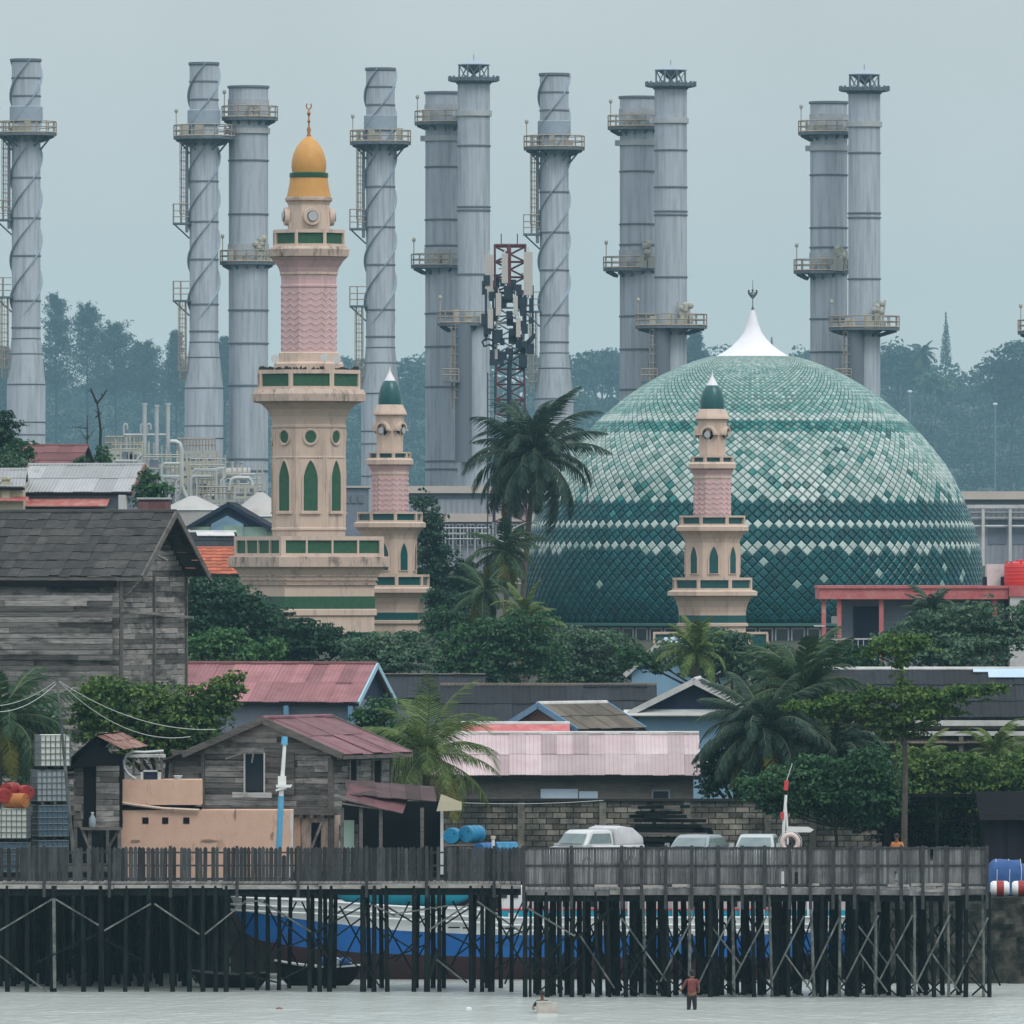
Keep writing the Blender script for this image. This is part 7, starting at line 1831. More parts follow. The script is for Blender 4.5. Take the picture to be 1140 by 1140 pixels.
# ================================================================ people
def skin_body(name, joints, edges, m, parent, sub=2):
    me = bpy.data.meshes.new(name); me.from_pydata([j[0] for j in joints], edges, []); o = bpy.data.objects.new(name, me); C.objects.link(o)
    o.modifiers.new('skin', 'SKIN'); sd = me.skin_vertices[0].data
    for i, j in enumerate(joints):
        r = j[1]; sd[i].radius = r if isinstance(r, tuple) else (r, r)
    sd[0].use_root = True
    s_ = o.modifiers.new('sub', 'SUBSURF'); s_.levels = sub; s_.render_levels = sub
    dg = bpy.context.evaluated_depsgraph_get(); nm = bpy.data.meshes.new_from_object(o.evaluated_get(dg)); bpy.data.objects.remove(o)
    nm.materials.clear(); nm.materials.append(M[m])
    for p in nm.polygons: p.use_smooth = True
    n = bpy.data.objects.new(name, nm); C.objects.link(n); n.parent = parent; return n
def person(label, loc, rz, shirt, legs='trouser', lean=0, armL=None, armR=None, sleeve=True, crouch=False, hat=False):
    t = thing('person', label, 'person', loc, rz); V = Vector
    # body in local coordinates, facing +y (away from camera at rz = 0); 1.68 m tall
    hip = V((0,0,.9)); ch = V((0,.02+lean*.5,1.22)); nk = V((0,.03+lean,1.44)); hd = V((0,.06+lean*1.1,1.58))
    aL = armL or [V((-.19,lean,1.38)), V((-.27,.02+lean,1.12)), V((-.25,.14,.9)), V((-.24,.18,.82))]
    aR = armR or [V((.19,lean,1.38)), V((.27,.02+lean,1.12)), V((.25,.14,.9)), V((.24,.18,.82))]
    J = [(hip,(.15,.11)), (ch,(.155,.11)), (V((0,.02+lean,1.36)),(.13,.09)), (nk,(.058,.06)), (hd,(.075,.085)), (hd+V((0,.0,.1)),(.07,.08)),
         (V((-.09,0,.84)),.095), (V((-.11,.03,.48)),.06), (V((-.12,0,.09)),.042), (V((-.12,.12,.04)),.035),
         (V((.09,0,.84)),.095), (V((.11,.03,.48)),.06), (V((.12,0,.09)),.042), (V((.12,.12,.04)),.035)]
    E = [(0,1),(1,2),(2,3),(3,4),(4,5),(0,6),(6,7),(7,8),(8,9),(0,10),(10,11),(11,12),(12,13)]
    for arm in (aL, aR):
        b = len(J); J += [(arm[0],.05), (arm[1],.038), (arm[2],.027), (arm[3],(.034,.018))]; E += [(2,b),(b,b+1),(b+1,b+2),(b+2,b+3)]
        d = (arm[3]-arm[2]).normalized(); sdv = d.cross(V((0,0,1))); sdv = sdv.normalized() if sdv.length > .1 else V((1,0,0))
        for q in range(4):
            o = sdv*(q-1.5)*.02; b2 = len(J); L4 = (.075,.085,.08,.06)[q]; J += [(arm[3]+o+d*.03,.009), (arm[3]+o+d*L4-V((0,0,.01)),.008)]; E += [(b+3,b2),(b2,b2+1)]
        b2 = len(J); J += [(arm[3]+sdv*.045,.010), (arm[3]+sdv*.06+d*.035,.009)]; E += [(b+3,b2),(b2,b2+1)]
    skin_body('body', J, E, 'skin', t)
    # shirt and trousers: looser shells over the same joints
    S = [(hip+V((0,0,-.02)),(.172,.13)), (ch,(.175,.13)), (V((0,.02+lean,1.36)),(.15,.11)), (V((0,.025+lean,1.42)),(.08,.075))]; SE = [(0,1),(1,2),(2,3)]
    for arm in (aL, aR): b = len(S); S += [(arm[0],.068), (arm[0].lerp(arm[1],.85),.058)]; SE += [(2,b),(b,b+1)]
    skin_body('shirt', S, SE, shirt, t)
    T = [(hip+V((0,0,.02)),(.165,.125)), (V((-.09,0,.82)),.112), (V((-.11,.03,.48)),.08), (V((-.12,0,.2)),.06), (V((.09,0,.82)),.112), (V((.11,.03,.48)),.08), (V((.12,0,.2)),.06)]
    skin_body('trousers', T, [(0,1),(1,2),(2,3),(0,4),(4,5),(5,6)], legs, t)
    mb = MB(); c = hd + V((0,-.015,.06)); mb.ell(c, (.102,.112,.125), 14, 9); mb.v = [(x, y if z > c.z-.03 else min(y, c.y-.02), z) for x, y, z in mb.v]
    h_ = mb.build('hair', M['hair'], t, True, local=True)
    mb = MB()
    for sx in (-1, 1): mb.ell(hd+V((sx*.09,.0,.04)), (.015,.02,.032), 6, 5)
    mb.ell(hd+V((0,.098,.03)), (.014,.02,.02), 6, 5); mb.build('ear_and_nose', M['skin'], t, True, local=True)
    mb = MB()
    for sx in (-1, 1): mb.ell(hd+V((sx*.032,.085,.055)), (.012,.01,.007), 6, 4)
    mb.ell(hd+V((0,.085,-.01)), (.024,.01,.006), 6, 4); mb.build('eye_and_mouth', M['hair'], t, True, local=True)
    return t
V = Vector
D2 = 388.6; 
person('person in rust-red shirt wading knee-deep away from the pier bottom', (X(770,D2), D2, -.32), R(-15), 'shirtred', lean=.04,
    armL=[V((-.19,.0,1.38)), V((-.34,.05,1.12)), V((-.46,.2,.98)), V((-.52,.26,.97))], armR=[V((.19,.03,1.38)), V((.27,.02,1.1)), V((.22,.2,.95)), V((.15,.28,.95))])
D3 = 386.5
person('dark-clothed person half submerged behind a floating foam box', (X(604,D3), D3, -.98), R(175), 'shirtdark', lean=.1,
    armL=[V((-.19,.1,1.36)), V((-.33,.26,1.16)), V((-.3,.42,1.1)), V((-.26,.5,1.12))], armR=[V((.19,.1,1.36)), V((.33,.26,1.16)), V((.3,.42,1.1)), V((.26,.5,1.12))])
t = thing('foam_box', 'grubby white foam box floating in front of the submerged person', 'box', (X(609,386), 385.7, -.05), R(6))
mb = MB(); mb.box(-.36,.36,-.2,.2,0,.42); mb.build('body', M['foam'], t, local=True)
mb = MB(); mb.box(-.38,.12,-.22,.22,.42,.48); mb.build('lid', M['foam'], t, local=True)
person('person in orange shirt standing behind the slat fence beside the thin tree trunk', (X(998,404), 403.2, ztR+.28), R(150), 'shirtorange')
t = thing('step_box', 'dark wooden step behind the slat fence under the orange-shirted person', 'step', (X(998,404), 403.2, ztR))
mb = MB(); mb.box(-.4,.4,-.3,.3,.22,.278); mb.build('top', M['deck'], t, local=True)
for sx in (-.35,.35): mb = MB(); mb.box(sx-.04,sx+.04,-.28,.28,0.01,.22); mb.build('side_board', M['deck'], t, local=True)
# ================================================================ vegetation
def quads_mesh(name, V_, m, parent=None, origin=None):
    """V_: (n,4,3) float array"""
    n = len(V_); me = bpy.data.meshes.new(name)
    v = V_.reshape(-1, 3).astype(np.float32)
    if origin is not None: v = v - np.array(origin, dtype=np.float32)
    me.vertices.add(4*n); me.vertices.foreach_set('co', v.ravel())
    me.loops.add(4*n); me.loops.foreach_set('vertex_index', np.arange(4*n, dtype=np.int32))
    me.polygons.add(n); me.polygons.foreach_set('loop_start', np.arange(0, 4*n, 4, dtype=np.int32)); me.polygons.foreach_set('loop_total', np.full(n, 4, dtype=np.int32))
    me.materials.append(M[m]); me.update(calc_edges=True)
    o = bpy.data.objects.new(name, me); C.objects.link(o)
    if parent is not None: o.parent = parent
    return o
def leaf_quads(rs, P_, Nn, size, asp=.6):
    n = len(P_); up = rs.normal(size=(n,3)); u = np.cross(Nn, up); u /= np.linalg.norm(u, axis=1, keepdims=True)+1e-9
    v = np.cross(Nn, u); s = size*rs.uniform(.6, 1.35, size=(n,1))
    a = u*s*.5; b = v*s*.5*asp
    fold = Nn*s*.12
    return np.stack([P_-a-fold, P_-b+fold*.5, P_+a-fold, P_+b+fold*.5], axis=1)
def blob_leaves(rs, c, r, size, dens=1.0, clump=.34, flat=1.0, under=.35):
    dens *= 1.25
    """leaf clumps spread over an ellipsoid"""
    c = np.array(c); r = np.array(r); area = 4*math.pi*((r[0]*r[1])**1.6/3 + (r[0]*r[2])**1.6/3 + (r[1]*r[2])**1.6/3)**(1/1.6)
    rm = float(np.mean(r)); cr_ = max(size*1.6, clump*rm); nc = int(max(8, 2.6*area/(cr_*cr_*3.1)))
    d = rs.normal(size=(nc,3)); d /= np.linalg.norm(d, axis=1, keepdims=True)
    d[:,2] = np.where((d[:,2] < -under) & (rs.uniform(size=nc) < .7), -d[:,2], d[:,2])
    rad = rs.uniform(.2, 1.0, size=(nc,1))**.6
    cc = c + d*r*rad*rs.uniform(.82, 1.27, size=(nc,1))
    out = []
    nl = int(max(8, dens*2.6*(cr_/size)**2))
    dd = rs.normal(size=(nc,nl,3)); dd /= np.linalg.norm(dd, axis=2, keepdims=True)
    dd[:,:,2] = np.where(dd[:,:,2] < -.3, -dd[:,:,2]*.6, dd[:,:,2])
    crr = (cr_*rs.uniform(.6, 1.25, size=(nc,1,1)))
    off = dd*crr*(rs.uniform(.5,1,size=(nc,nl,1))**.5)*np.array([1,1,.62*flat])
    Pp = (cc[:,None,:]+off).reshape(-1,3)
    Nn = dd.reshape(-1,3)*.8 + rs.normal(size=(nc*nl,3))*.45 + np.array([0,0,.45]); Nn /= np.linalg.norm(Nn, axis=1, keepdims=True)
    return leaf_quads(rs, Pp, Nn, size), cc
def tree(name, label, D, blobs, tpx, m, size=.3, dens=1.0, group=None, bark='barkdark', tr=.16, clump=.34, flat=1, cat='tree', seed=None, under=.35, gz=None, limbs=True, depth=1.0, skirt=True):
    rs = np.random.RandomState(seed if seed is not None else int(tpx*7+D) % 99999)
    x = X(tpx,D); g = (ground(x,D) if gz is None else gz) - .1
    t = thing(name, label, cat, (x, D, g), 0, group)
    qs = []; cents = []
    if skirt: blobs = list(blobs) + [(b[0]+rs.uniform(-.2,.2)*b[2], b[1]+b[3]*.85, b[2]*.9, b[3]*.85) for b in blobs]
    for b in blobs:
        px, py, rx, ry = b[:4]; s = D/F; c = (X(px,D), D + (b[4] if len(b) > 4 else rs.uniform(-.25,.25)*rx*s), Z(py,D))
        q, cc = blob_leaves(rs, c, (rx*s, rx*s*depth, ry*s), size, dens, clump, flat, under); qs.append(q); cents.append((c, cc))
    quads_mesh('crown', np.concatenate(qs), m, t, (x, D, g))
    if limbs:
        mb = MB(); top = min(cents, key=lambda k: abs(k[0][0]-x))[0]
        fork = Vector((x + (top[0]-x)*.4, D, g + (top[2]-g)*.55)); mb.path([(x, D, g-.2), (x+.05, D, g+(fork.z-g)*.5), fork], tr, 8, tr*.75)
        for c, cc in cents[:max(1, len(cents)//2)]:
            e = Vector(c); mid = fork.lerp(e, .5) + Vector((0,0,-.15)); mb.path([fork, mid, e], tr*.6, 6, tr*.25)
            for k in range(0, len(cc), max(1, len(cc)//4)): mb.path([mid.lerp(e,.5), Vector(cc[k])], tr*.22, 4, tr*.06)
        mb.build('trunk', M[bark], t, True)
    return t
# frond
def frond_quads(rs, L_, droop, width=.75, n=46, leaf_w=.055, twist=0, ragged=.15, hang=.5):
    ragged = .3
    """frond along +x from origin, arching down; returns rachis points and leaflets (n,4,3)"""
    pts = []; ang = twist; p = np.array([0.,0.,0.]); el = 0
    for k in range(n+1):
        f = k/n; a = -droop*f**1.5; pts.append(p.copy()); p = p + np.array([math.cos(a),0,math.sin(a)])*L_/n
    q = []
    for k in range(3, n+1):
        f = k/n; l = width*L_*.36*math.sin(PI*min(1, f*.93+.07))**.7*rs.uniform(1-ragged, 1)
        t = pts[k]-pts[k-1]; t /= np.linalg.norm(t)
        for sd in (-1, 1):
            if rs.uniform() < ragged*.3: continue
            out = np.array([.55*t[0], sd*.75, .55*t[2]]); dn = np.array([0,0,-1.])
            d1 = out + dn*hang*.35; d1 /= np.linalg.norm(d1); d2 = out*.6 + dn*(hang*1.5+.2); d2 /= np.linalg.norm(d2)
            w_ = t*leaf_w
            a = pts[k]; b = a + d1*l*.5; c = b + d2*l*.5
            q.append([a-w_*.4, a+w_*.6, b+w_*.6, b-w_*.4]); q.append([b-w_*.4, b+w_*.6, c+w_*.15, c])
    return pts, np.array(q)
FRC = {}
def frond_mesh(kind, m, seed, L_, droop, hang, n=42, lw=.055, width=.9):
    key = (kind, m, seed)
    if key in FRC: return FRC[key]
    rs = np.random.RandomState(seed); pts, q = frond_quads(rs, L_, droop, hang=hang, n=n, leaf_w=lw, width=width)
    mb = MB(); mb.path([tuple(p) for p in pts[::4]], .035, 4, .01)
    me = bpy.data.meshes.new('frond'); nv = len(mb.v)
    vs = mb.v + [tuple(v) for v in q.reshape(-1,3)]; fs = mb.f + [tuple(range(nv+4*i, nv+4*i+4)) for i in range(len(q))]
    me.from_pydata(vs, [], fs); me.materials.append(M[m]); me.materials.append(M['rachis'])
    me.polygons.foreach_set('material_index', [1]*len(mb.f) + [0]*len(q)); me.update()
    FRC[key] = me; return me
def palm(label, px, py, D, L_=3.6, n=22, m='lf_palm', base=None, group='coconut palms', seed=1, old=3, wind=0, hang=.55, spread=1.0, up=0.0, lw=.055, yaws=None, nuts=True):
    rs = np.random.RandomState(seed); rr = random.Random(seed)
    top = P(px, py, D); bpx, gz = (base if base else (px, None)); bx = X(bpx, D); gz = ground(bx, D)-.2 if gz is None else gz
    t = thing('coconut_palm', label, 'palm tree', (bx, D, gz), 0, group)
    mb = MB(); b = Vector((bx, D, gz)); pts = []
    for k in range(9):
        f = k/8; pts.append(b.lerp(top, f) + Vector(((top.x-b.x)*(f*f-f)*.6, 0, 0)))
    mb.path(pts, .2, 10, .13)
    for k in range(int((top.z-gz)/.25)):
        f = k*.25/(top.z-gz); p = b.lerp(top, f) + Vector(((top.x-b.x)*(f*f-f)*.6, 0, 0)); r_ = .2-.07*f; mb.lathe(p.x, p.y, [(r_, p.z), (r_+.018, p.z+.03), (r_, p.z+.06)], 10, cap=False)
    mb.build('trunk', M['palmbark'], t, True)
    if nuts:
        mb = MB()
        for k in range(8): a = 2*PI*k/8+.3; mb.ell((top.x+.22*math.cos(a), top.y+.22*math.sin(a), top.z-.25-.1*(k%2)), (.12,.12,.14), 8, 6)
        mb.build('coconut_bunch', M['brownroof'] , t, True)
    n = int(n*1.25)
    for k in range(n):
        f = (k+.5)/n; el = R(78 - 118*f**.9*spread) + R(up)
        yaw = (k*2.399 + rr.uniform(-.25,.25))
        dead = k >= n-old
        mm = 'lf_palmo' if dead and rr.random() < .55 else m
        sd = rr.randint(0, 2); dr = (1.05, 1.5, 2.0)[sd]
        me = frond_mesh('f%.1f' % L_, mm, sd, L_, dr, hang, lw=lw)
        o = bpy.data.objects.new('frond', me); C.objects.link(o); o.parent = t
        l = top - Vector((bx, D, gz)); o.location = l
        # rotate: pitch up by el, then yaw; wind pulls to -x
        q = Matrix.Rotation(yaw, 4, 'Z') @ Matrix.Rotation(-el, 4, 'Y') @ Matrix.Rotation(rr.uniform(-.3,.3), 4, 'X')
        d = (q @ Vector((1,0,0)))
        if wind:
            w_ = (d + Vector((wind,0,0))).normalized(); rot = d.rotation_difference(w_).to_matrix().to_4x4(); q = rot @ q
        o.rotation_euler = q.to_euler(); sc_ = rr.uniform(.82, 1.12); o.scale = (sc_,)*3
    return t
TR = tree
# --- behind plant: hill
def hill():
    rs = np.random.RandomState(3); qs = []
    def skyl(px): 
        tab = [(-400,430),(0,425),(45,410),(120,425),(190,420),(225,410),(300,405),(380,405),(440,404),(475,404),(560,400),(640,402),(690,396),(760,398),(800,392),(850,398),(900,402),(985,398),(1030,402),(1075,418),(1100,412),(1140,398),(1200,390),(1600,400)]
        for (a,va),(b,vb) in zip(tab, tab[1:]):
            if px <= b: return va + (vb-va)*(px-a)/(b-a)
        return 400
    n = 0
    for row, (D, fy) in enumerate(((5320,0),(5220,22),(5100,45),(4980,70),(4860,95),(4740,120),(4620,145))):
        px = -330 + rs.uniform(0,20)
        while px < 1480:
            rx = rs.uniform(13, 27); py = skyl(px) + fy + rx*.55 + rs.uniform(-5,9); s = D/F
            if row == 0 and (40 < px < 120): py += 8
            c = np.array((X(px,D), D+rs.uniform(-30,30), Z(py,D)))
            q, _ = blob_leaves(rs, c, (rx*s, rx*s, rx*s*rs.uniform(.75,1.1)), 2.3, .85 if 0 <= px <= 1140 else .35, .3); qs.append(q); n += 1
            px += rx*rs.uniform(.9, 1.5)
    Q = np.concatenate(qs); print('hill quads', len(Q), n)
    o = quads_mesh('far_forest', Q, 'lf_hill', None, (0,5000,30)); o.location = (0,5000,30)
    tag(o, kind='stuff'); o['label'] = 'wooded hill of massed blue-green trees behind the stacks'; o['category'] = 'forest'
hill()
def farg(x, y): return ground(x, y) - .5
def conifer(px, top, bot, D, label, w_=8):
    rs = np.random.RandomState(9); qs = []; s = D/F; x = X(px,D); zt, zb = Z(top,D), Z(bot,D); g = farg(x,D)
    t = thing('conifer', label, 'tree', (x, D, g)); z = zb
    while z < zt:
        f = (zt-z)/(zt-zb); r = w_*s*(f**.8)*rs.uniform(.85,1.1); n = int(70*max(.15,f))
        a = rs.uniform(0, 2*PI, n); rr_ = r*rs.uniform(.2,1,n)**.5; Pp = np.stack([x+rr_*np.cos(a), D+rr_*np.sin(a), z+rs.uniform(-1,1,n)], 1)
        Nn = np.stack([np.cos(a)*.6, np.sin(a)*.6, np.full(n,.6)], 1)+rs.normal(size=(n,3))*.3; Nn /= np.linalg.norm(Nn,axis=1,keepdims=True)
        qs.append(leaf_quads(rs, Pp, Nn, 1.1)); z += 1.1
    quads_mesh('crown', np.concatenate(qs), 'lf_cas', t, (x, D, g))
    mb = MB(); mb.path([(x,D,g-.5),(x,D,zt-.5)], .7, 6, .12); mb.build('trunk', M['barkdark'], t)
conifer(1053, 349, 405, 5200, 'narrow pointed conifer rising from the hill on the right', 7.5)
conifer(859, 376, 398, 5200, 'tiny pointed treetop on the skyline right of the white dome cap', 3)
def casuarina(label, px, top, bot, D, w_, seed, m='lf_cas'):
    rs = np.random.RandomState(seed); s = D/F; x = X(px,D); g = farg(x,D); zt, zb = Z(top,D), Z(bot,D)
    t = thing('casuarina_tree', label, 'tree', (x, D, g), 0, 'feathery trees on the left hill'); qs = []; mb = MB()
    mb.path([(x,D,g-.5),(x+.3,D,(g+zt)/2),(x-.2,D,zt-1)], .9, 6, .15)
    for k in range(150):
        f = rs.uniform(0,1)**.8; z = zb + (zt-zb)*f; L_ = w_*s*(1-f*.75)*rs.uniform(.5,1.15); a = rs.uniform(0,2*PI)
        e = np.array([x+L_*math.cos(a), D+L_*math.sin(a), z+L_*rs.uniform(.3,.9)]); st = np.array([x,D,z])
        mb.path([tuple(st), tuple(e)], .17, 4, .06)
        n = 46; u = rs.uniform(.3,1.05,(n,1)); Pp = st+(e-st)*u + rs.normal(size=(n,3))*np.array([.5,.5,.65])*(L_*.17+.4)
        Nn = rs.normal(size=(n,3)); Nn /= np.linalg.norm(Nn,axis=1,keepdims=True); qs.append(leaf_quads(rs, Pp, Nn, 1.6, .3))
    quads_mesh('crown', np.concatenate(qs), m, t, (x, D, g)); mb.build('trunk', M['barkdark'], t)
for a in (('tall feathery tree beside the leftmost stack, highest on the left hill', 62, 332, 440, 4600, 32, 1),
          ('feathery tree with forked top second from the leftmost stack', 97, 344, 440, 4620, 38, 2),
          ('broad feathery tree in the middle of the left hill', 128, 366, 450, 4580, 44, 3),
          ('feathery tree left of the second spiral-finned stack', 160, 386, 450, 4600, 38, 4),
          ('thin feathery tree touching the second spiral-finned stack', 196, 372, 450, 4560, 20, 5),
          ('feathery treetop between the second stack pair', 250, 378, 450, 4600, 18, 6),
          ('feathery tree behind the leftmost stack at the left edge', 4, 390, 470, 4580, 30, 7),
          ('loose airy tree between the capped stack and the dome cap', 774, 368, 420, 4400, 16, 8)): casuarina(*a)
tree('hill_tree', 'round dark tree on the hill crest touching the right stack pair', 4900, [(1000,402,24,20),(986,410,16,22),(1015,412,18,16)], 1000, 'lf_hill', 2.0, 1.0, gz=60, tr=.9)
tree('hill_tree', 'paler yellow-green tree on the hill under the pointed conifer', 4600, [(1035,424,17,9),(1048,430,14,9)], 1040, 'lf_grey', 2.0, 1.0, gz=40, tr=.4)
tree('hill_tree', 'large pale brown-green tree on the hill at the right edge', 4700, [(1130,400,26,20),(1108,418,22,18),(1140,430,30,22)], 1125, 'lf_cas', 2.0, .9, gz=40, tr=.5)
tree('hill_tree', 'dark rounded tree seen between the third spiral stack and the plain stack', 4900, [(452,420,18,18),(466,430,18,20)], 458, 'lf_hill', 2.0, 1.0, gz=60, tr=.9)
tree('hill_tree', 'dark rounded tree on the skyline between antenna tower palm and dome', 4900, [(652,408,16,16),(672,404,18,14),(686,414,14,16)], 668, 'lf_hill', 2.0, 1.0, gz=60, tr=.9)
t = palm('tiny palm silhouette on the hill crest right of the dome', 1027, 393, 4700, L_=8.4, n=18, m='lf_hill', group='palms on the hill', seed=6, lw=.5, nuts=False)
# lamp posts on the hill road
for px, top, lab in ((1013, 436, 'thin lamp post with white lamp on the right hill, left one'), (1108, 450, 'thin lamp post with white lamp on the right hill, right one')):
    D = 4300; x = X(px,D); t = thing('street_lamp', lab, 'street lamp', (x,D,ground(x,D)), 0, 'lamp posts on the hill')
    mb = MB(); mb.tube((x,D,ground(x,D)-.2),(x,D,Z(top,D)), .3, 6); mb.build('post', M['seam'], t)
    mb = MB(); mb.ell((x,D,Z(top,D)), (1.0,.8,.6), 8, 5); mb.build('lamp_head', M['white'], t)
# --- left edge trees by the first stack
tree('tree', 'very dark round tree at the left edge in front of the first stack', 640, [(4,480,18,24),(-14,495,24,30),(8,498,14,16)], 0, 'lf_dark', .3, 1.1)
tree('tree', 'green leafy tree just right of the dark one at the left edge', 636, [(24,500,12,12),(12,515,14,14),(30,516,10,12)], 20, 'lf_mid', .28)
tree('bush', 'low pale green bush at the left edge over the red-brown roof', 628, [(4,515,18,10),(20,520,16,8)], 8, 'lf_grey', .26, cat='bush')
def bare(label, px, D, pts, seed, r=.12):
    x = X(px,D); g = ground(x,D)-.1; t = thing('bare_tree', label, 'tree', (x,D,g), 0); mb = MB()
    for k, pl in enumerate(pts): mb.path([P(a,b,D) if b < 900 else Vector((X(a,D),D,g)) for a, b in pl], r if k == 0 else r*.6, 6, r*.35)
    mb.build('trunk', M['barkdark'], t, True)
    rs = np.random.RandomState(seed); mb = MB()
    for k in range(14):
        pl = pts[rs.randint(len(pts))]; a, b = pl[rs.randint(max(1,len(pl)-1))+0]; 
        if b > 505: continue
        dx = rs.uniform(-8,8); mb.path([P(a,b,D), P(a+dx,b-rs.uniform(2,7),D)], r*.25, 4, r*.1)
    if mb.v: mb.build('twig', M['barkdark'], t)
    return t
bare('dark leafless tree with forked top left of the vent pipes', 111, 660, [[(111,999),(111,510),(112,480),(110,460),(108,449)], [(108,449),(103,438),(101,432)], [(108,449),(114,442),(119,434)], [(110,462),(106,465)]], 2)
bare('faint thin leafless tree left of the dark forked one', 97, 720, [[(97,999),(97,480),(97,462)], [(97,477),(88,476),(80,475)], [(97,490),(90,480)], [(97,488),(106,478)]], 3, .06)
tree('bush', 'small dark shrub at the foot of the forked leafless tree', 655, [(113,508,8,9),(118,512,7,6),(92,514,9,5)], 112, 'lf_mid', .25, cat='bush')
tree('tree', 'small green tree between the grey metal roof and the vessels', 590, [(168,540,14,12),(182,550,14,10),(160,552,12,10)], 170, 'lf_mid', .3)
# --- around the mosque base
G2 = 'trees in front of the mosque'
tree('tree', 'spreading dark tree below the square minaret base, left part', 572, [(225,672,28,22),(255,668,26,22),(240,700,40,24),(285,695,30,18),(210,705,25,22),(222,655,20,14),(270,675,26,18)], 245, 'lf_dark', .27, 1.1, G2)
tree('tree', 'small tree poking up beside the orange tiled roof', 584, [(255,655,13,13),(245,664,12,10)], 252, 'lf_mid', .25, 1, G2)
tree('tree', 'dark layered tree in front of the square minaret base', 588, [(300,690,26,14),(330,705,36,16),(360,712,30,14),(318,722,40,16),(290,715,26,18),(385,718,26,12)], 325, 'lf_dark', .26, 1.1, G2, flat=.6)
tree('bush', 'bright green bush left above the long pink-red roof', 560, [(240,715,22,14),(258,708,14,10),(222,722,18,12),(280,726,18,10),(305,722,12,11)], 240, 'lf_light', .25, 1.1, G2, cat='bush')
tree('tree', 'grey-green tree below the small left minaret', 585, [(402,722,26,12),(430,718,28,15),(460,716,24,14),(440,735,44,14),(410,742,30,12)], 430, 'lf_grey', .25, 1, G2, flat=.7)
tree('tree', 'wide dark green tree below the dome, centre left', 600, [(520,712,30,18),(555,705,32,20),(590,700,32,18),(500,735,30,18),(545,738,40,20),(600,730,36,20)], 550, 'lf_mid', .25, 1.05, G2, flat=.7)
tree('tree', 'wide mid green tree below the left part of the dome', 606, [(640,715,34,16),(675,720,34,18),(620,742,36,16),(665,748,36,14),(705,735,22,18)], 655, 'lf_grey', .25, 1, G2, flat=.7)
tree('tree', 'olive tree at the foot of the slim front minaret', 548, [(745,725,20,14),(790,712,30,14),(815,720,26,15),(770,735,24,14),(840,738,30,14)], 790, 'lf_grey', .25, 1, G2, flat=.7, tr=.12)
tree('tree', 'green undergrowth tree between small left minaret and low palm', 640, [(480,695,16,14),(500,690,18,16),(520,695,20,12),(535,680,14,8)], 500, 'lf_mid', .27, 1, G2)
tree('tree', 'dark slender tree right of the small left minaret', 726, [(472,570,14,22),(484,585,11,14),(474,608,20,18),(490,625,22,18),(478,650,24,22),(505,650,16,18),(520,640,14,16),(535,655,18,16)], 480, 'lf_dark', .3, 1.15, None)
tree('tree', 'low dark tree with pale trunk behind the small left minaret', 680, [(510,670,24,12),(490,668,18,12)], 505, 'lf_dark', .3, 1.1)
tree('bush', 'dark green hedge trees right of the dome below the red building', 560, [(1030,700,34,18),(1065,695,30,22),(1095,690,24,22),(1120,705,30,18),(1060,722,60,16),(1000,715,30,14),(1135,690,16,18)], 1065, 'lf_grey', .25, 1.05, G2, cat='tree', flat=.8)
tree('tree', 'low green shrubs left of the red columned building', 566, [(905,735,22,14),(930,728,24,14),(960,732,24,12)], 930, 'lf_mid', .25, 1, G2)
# --- palms
palm('tall dark coconut palm leaning against the left side of the dome', 597, 508, 640, L_=4.9, n=42, m='lf_palmd', base=(577, None), seed=12, wind=-.22, old=2, hang=1.1, lw=.1, up=16, spread=1.15)
palm('shorter coconut palm left of the dome below the tall one', 562, 614, 636, L_=3.0, n=20, m='lf_palm', base=(566, None), seed=5, old=5, wind=-.1, hang=.6, lw=.07)
palm('low rounded palm under the shorter one at the dome edge', 540, 658, 630, L_=2.4, n=14, m='lf_palm', base=(545, None), seed=15, old=4, hang=.5, lw=.07)
palm('pale young palm among the trees at the left foot of the dome', 585, 690, 610, L_=2.4, n=16, m='lf_palmy', base=(585, None), seed=25, old=0, hang=.4, up=18, lw=.07)
palm('young palm in front of the slim front minaret', 775, 728, 540, L_=2.3, n=16, m='lf_palmy', seed=8, old=0, up=22, hang=.45, lw=.07)
palm('dark palm in front of the pink-red columned building', 1037, 688, 580, L_=2.5, n=20, m='lf_palmd', seed=9, old=3, up=12, hang=.6, lw=.07)
palm('big near coconut palm with brush-like upright crown right of centre', 893, 775, 452, L_=3.6, n=30, m='lf_palm', base=(880, None), seed=14, old=3, hang=.75, up=12, lw=.08)
palm('dark near coconut palm with drooping fronds and one yellow frond', 852, 812, 446.6+3, L_=3.4, n=38, m='lf_palmd', base=(860, None), seed=31, old=5, hang=1.0, wind=-.1, lw=.08)
palm('short palm with hanging dark fronds beneath the layered tree', 930, 835, 450, L_=3.0, n=22, m='lf_palmd', base=(928, None), seed=18, old=4, hang=.85, wind=.1, lw=.08)
palm('near coconut palm behind the maroon-roofed wooden house', 473, 842, 437, L_=4.0, n=28, m='lf_palmy', base=(478, None), seed=22, old=4, hang=.6, up=8, wind=.1)
palm('palm at the left edge hanging over the caged totes', 2, 800, 428, L_=3.6, n=22, m='lf_palm', base=(-6, None), seed=27, old=4, hang=.6)
palm('small light green palm below the dark-roofed shed on the right', 1108, 838, 458, L_=2.2, n=15, m='lf_palmy', seed=33, old=2, hang=.5, up=14)
palm('low palm fronds left of the thin layered tree trunk', 1020, 852, 456, L_=2.0, n=12, m='lf_palmy', seed=36, old=2, hang=.5)
